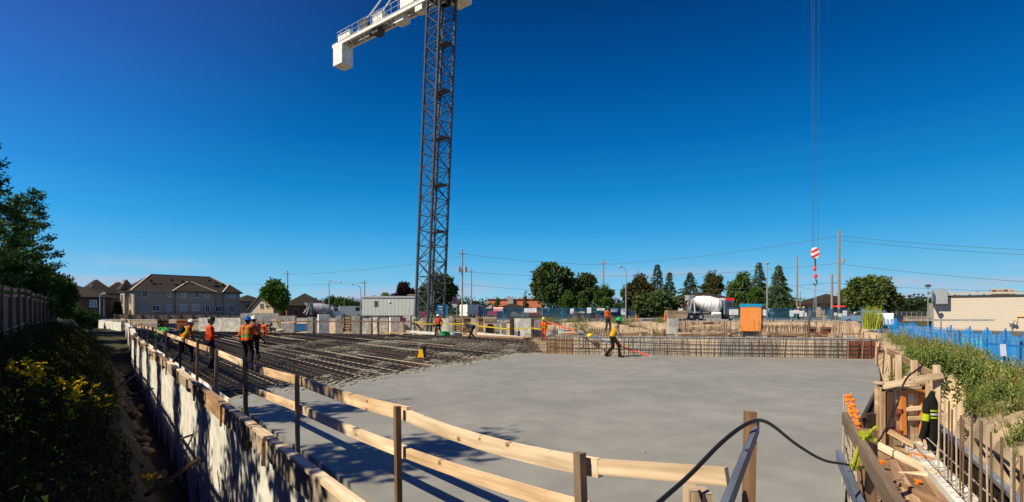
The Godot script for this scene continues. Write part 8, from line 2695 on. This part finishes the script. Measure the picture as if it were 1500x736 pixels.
	var e1 := gp(1530, 15.8, -0.3) - np.position
	for q in 8:
		var f0 := q / 8.0; var f1 := (q + 1) / 8.0
		nn.quad(e1 * f0 + Vector3(0, 0.05, 0.03 * sin(q * 2.0)), e1 * f1 + Vector3(0, 0.05, 0.03 * sin(q * 2.0 + 2)), e1 * f1 + Vector3(0, 1.05, 0.03 * sin(q * 2.0 + 2)), e1 * f0 + Vector3(0, 1.05, 0.03 * sin(q * 2.0)))
	part(nn, "net", bn, np)
	for f in [0.0, 0.33, 0.62, 1.0]:
		var p := Sh.new()
		p.col = Color(0.012, 0.16, 0.50) if f != 0.62 else Color(0.02, 0.03, 0.06)
		p.beam(e1 * f + Vector3(0, -0.3, 0.03), e1 * f + Vector3(0.02, 1.2, 0.03), 0.06, 0.04)
		part(p, "post", M.matte, np)
	for y in [0.1, 1.05]:
		var rl := Sh.new()
		rl.col = Color(0.012, 0.16, 0.50)
		rl.beam(Vector3(0, y, 0.05), e1 + Vector3(0, y, 0.05), 0.03, 0.06)
		part(rl, "rail", M.matte, np)
	var nt2 := thing("notice", "white notice fixed to the nearer blue netting", "sign", pt(1467, 513, 17.3))
	var ns := Sh.new()
	ns.col = Color(0.72, 0.78, 0.85)
	ns.box(Vector3(0, 0, 0.08), Vector3(0.19, 0.40, 0.012), Basis(Vector3(0, 0, 1), 0.08))
	part(ns, "sheet", M.matte, nt2)
	var lb := thing("barrier", "lime green plastic barrier beyond the blue netting", "barrier", gp(1408, 36, -0.75))
	for q in 6:
		var s3 := Sh.new()
		s3.col = Color(0.30, 0.75, 0.06)
		s3.box(Vector3(0.12 + q * 0.26, 0.4, 0), Vector3(0.10, 0.75, 0.08))
		part(s3, "upright", M.matte, lb)
	for y in [0.1, 0.42, 0.74]:
		var s3 := Sh.new()
		s3.col = Color(0.30, 0.75, 0.06)
		s3.box(Vector3(0.76, y, 0.0), Vector3(1.5, 0.10, 0.10))
		part(s3, "rail", M.matte, lb)
	# cut bank boards at the right
	var cb := thing("lagged_bank", "sandy cut bank at the right faced with scattered upright bars", "shoring", Vector3(xr(16), 0, -16))
	for q in 40:
		var zz := lerpf(13.0, 38.0, pow(q / 39.0, 1.4))
		var s4 := Sh.new()
		var p := Vector3(xr(zz) + 0.16 + R(0, 0.25), 0, -zz) - cb.position
		s4.beam(p + Vector3(0, -0.2, 0), p + Vector3(R(-0.04, 0.14), R(0.35, 0.85), 0), 0.035, 0.03)
		part(s4, "stake", M.lumber if q % 3 else M.rebar, cb)

# ------------------------------------------------------------------ left: fence and trench
func left_side():
	var v := -18.0
	var u := -4.95
	var i := 0
	while v < 58:
		var near := v > 10.0
		var t := thing("fence_bay", "", "fence", uv2(u, v, 0), 0.0, "bays of the weathered wooden fence")
		var a := uv2(u, v); var o := t.position
		var p0 := uv2(u + 0.06, v); var y0 := gh(a.x, -a.z)
		var e := uv2(u, v + 2.4); var y1 := gh(e.x, -e.z)
		var ps := Sh.new()
		ps.beam(p0 + Vector3(0, y0 - 0.3, 0) - o, p0 + Vector3(0, y0 + 1.92, 0) - o, 0.11, 0.11, Vector3(0.7809, 0, -0.6247))
		part(ps, "post", M.lumber_dark, t)
		for y in [0.25, 1.55, 1.8]:
			var rl := Sh.new()
			rl.beam(uv2(u + 0.03, v, y0 + y) - o, uv2(u + 0.03, v + 2.4, y1 + y) - o, 0.045, 0.09)
			part(rl, "rail", M.lumber_grey, t)
		var n := 16
		for k in n:
			var f := (k + 0.5) / n
			var b := Sh.new()
			b.col = Color(1, 0.95, 0.92) * R(0.45, 0.8)
			var y := lerpf(y0, y1, f)
			b.beam(uv2(u - 0.02, v + 2.4 * f, y + 0.08) - o, uv2(u - 0.02, v + 2.4 * f, y + 1.5 + R(-0.01, 0.01)) - o, 0.142, 0.02, Vector3(0.7809, 0, -0.6247))
			part(b, "board", M.lumber_grey, t)
		var cap := Sh.new()
		cap.beam(uv2(u, v, y0 + 1.86) - o, uv2(u, v + 2.4, y1 + 1.86) - o, 0.14, 0.035)
		part(cap, "cap_rail", M.lumber_grey, t)
		var px := 750 + F * a.x / maxf(-a.z, 0.1)
		t.set_meta("label", "weathered wooden fence bay, %s" % ("%d metres from the far end, outside the frame" % int(58 - v) if -a.z < 2 or px < -20 else "%s from the frame's left edge" % ["first", "second", "third", "fourth", "fifth", "sixth", "seventh", "eighth", "ninth", "tenth", "eleventh", "twelfth", "thirteenth", "fourteenth", "fifteenth", "sixteenth", "seventeenth", "eighteenth", "nineteenth", "twentieth", "last"][mini(i, 20)]))
		if not (-a.z < 2 or px < -20): i += 1
		v += 2.4
	# rubble and timber in the trench
	for k in 60:
		var vv_ := R(8, 50); var d := R(0.55, 1.5)
		var p := uv2(-d, vv_)
		p.y = gh(p.x, -p.z)
		var s := Sh.new()
		s.col = Color(0.20, 0.15, 0.10) * R(0.5, 1.3)
		if k % 3 == 0:
			s.beam(Vector3.ZERO, Vector3(R(-1, 0.4), R(-0.1, 0.35), R(-1.4, 0.2)), 0.09, 0.045)
		else:
			for q in 3: s.ball(Vector3(R(-0.15, 0.15), R(0, 0.1), R(-0.15, 0.15)), Vector3(R(0.08, 0.2), R(0.05, 0.13), R(0.08, 0.2)), 6, 4)
		single(s, "trench_debris", M.soil if k % 3 else M.lumber_dark, "dark clod or broken timber lying in the shaded trench beside the wall", "debris", p + Vector3(0, 0.04, 0), 0.0, "debris in the trench")
	board("steel_prop", pt(230, 655, 15.5), pt(312, 627, 12.6), 0.05, 0.05, M.steel, "dark prop leaning from the bank onto the wall", "prop")
	board("trench_plank", pt(126, 500, 46), pt(143, 497, 56), 0.8, 0.06, M.lumber_pale, "pale planks bridging the far end of the trench", "plank")
	board("pipe_roll", pt(118, 500, 32), pt(131, 522, 26), 0.25, 0.2, M.lumber_sky_tint, "blue grey roll lying on the bank beside the trench", "roll")

func _ready():
	materials()
	set_stage()
	rng.seed = 5
	ground()
	slab()
	left_wall()
	rng.seed = 6
	left_side()
	left_rail()
	rng.seed = 7
	bar_wall()
	far_edge()
	middle()
	crane()
	rng.seed = 8
	townhouses()
	plaza()
	vehicles()
	poles()
	netting()
	plants()
	rng.seed = 9
	people()
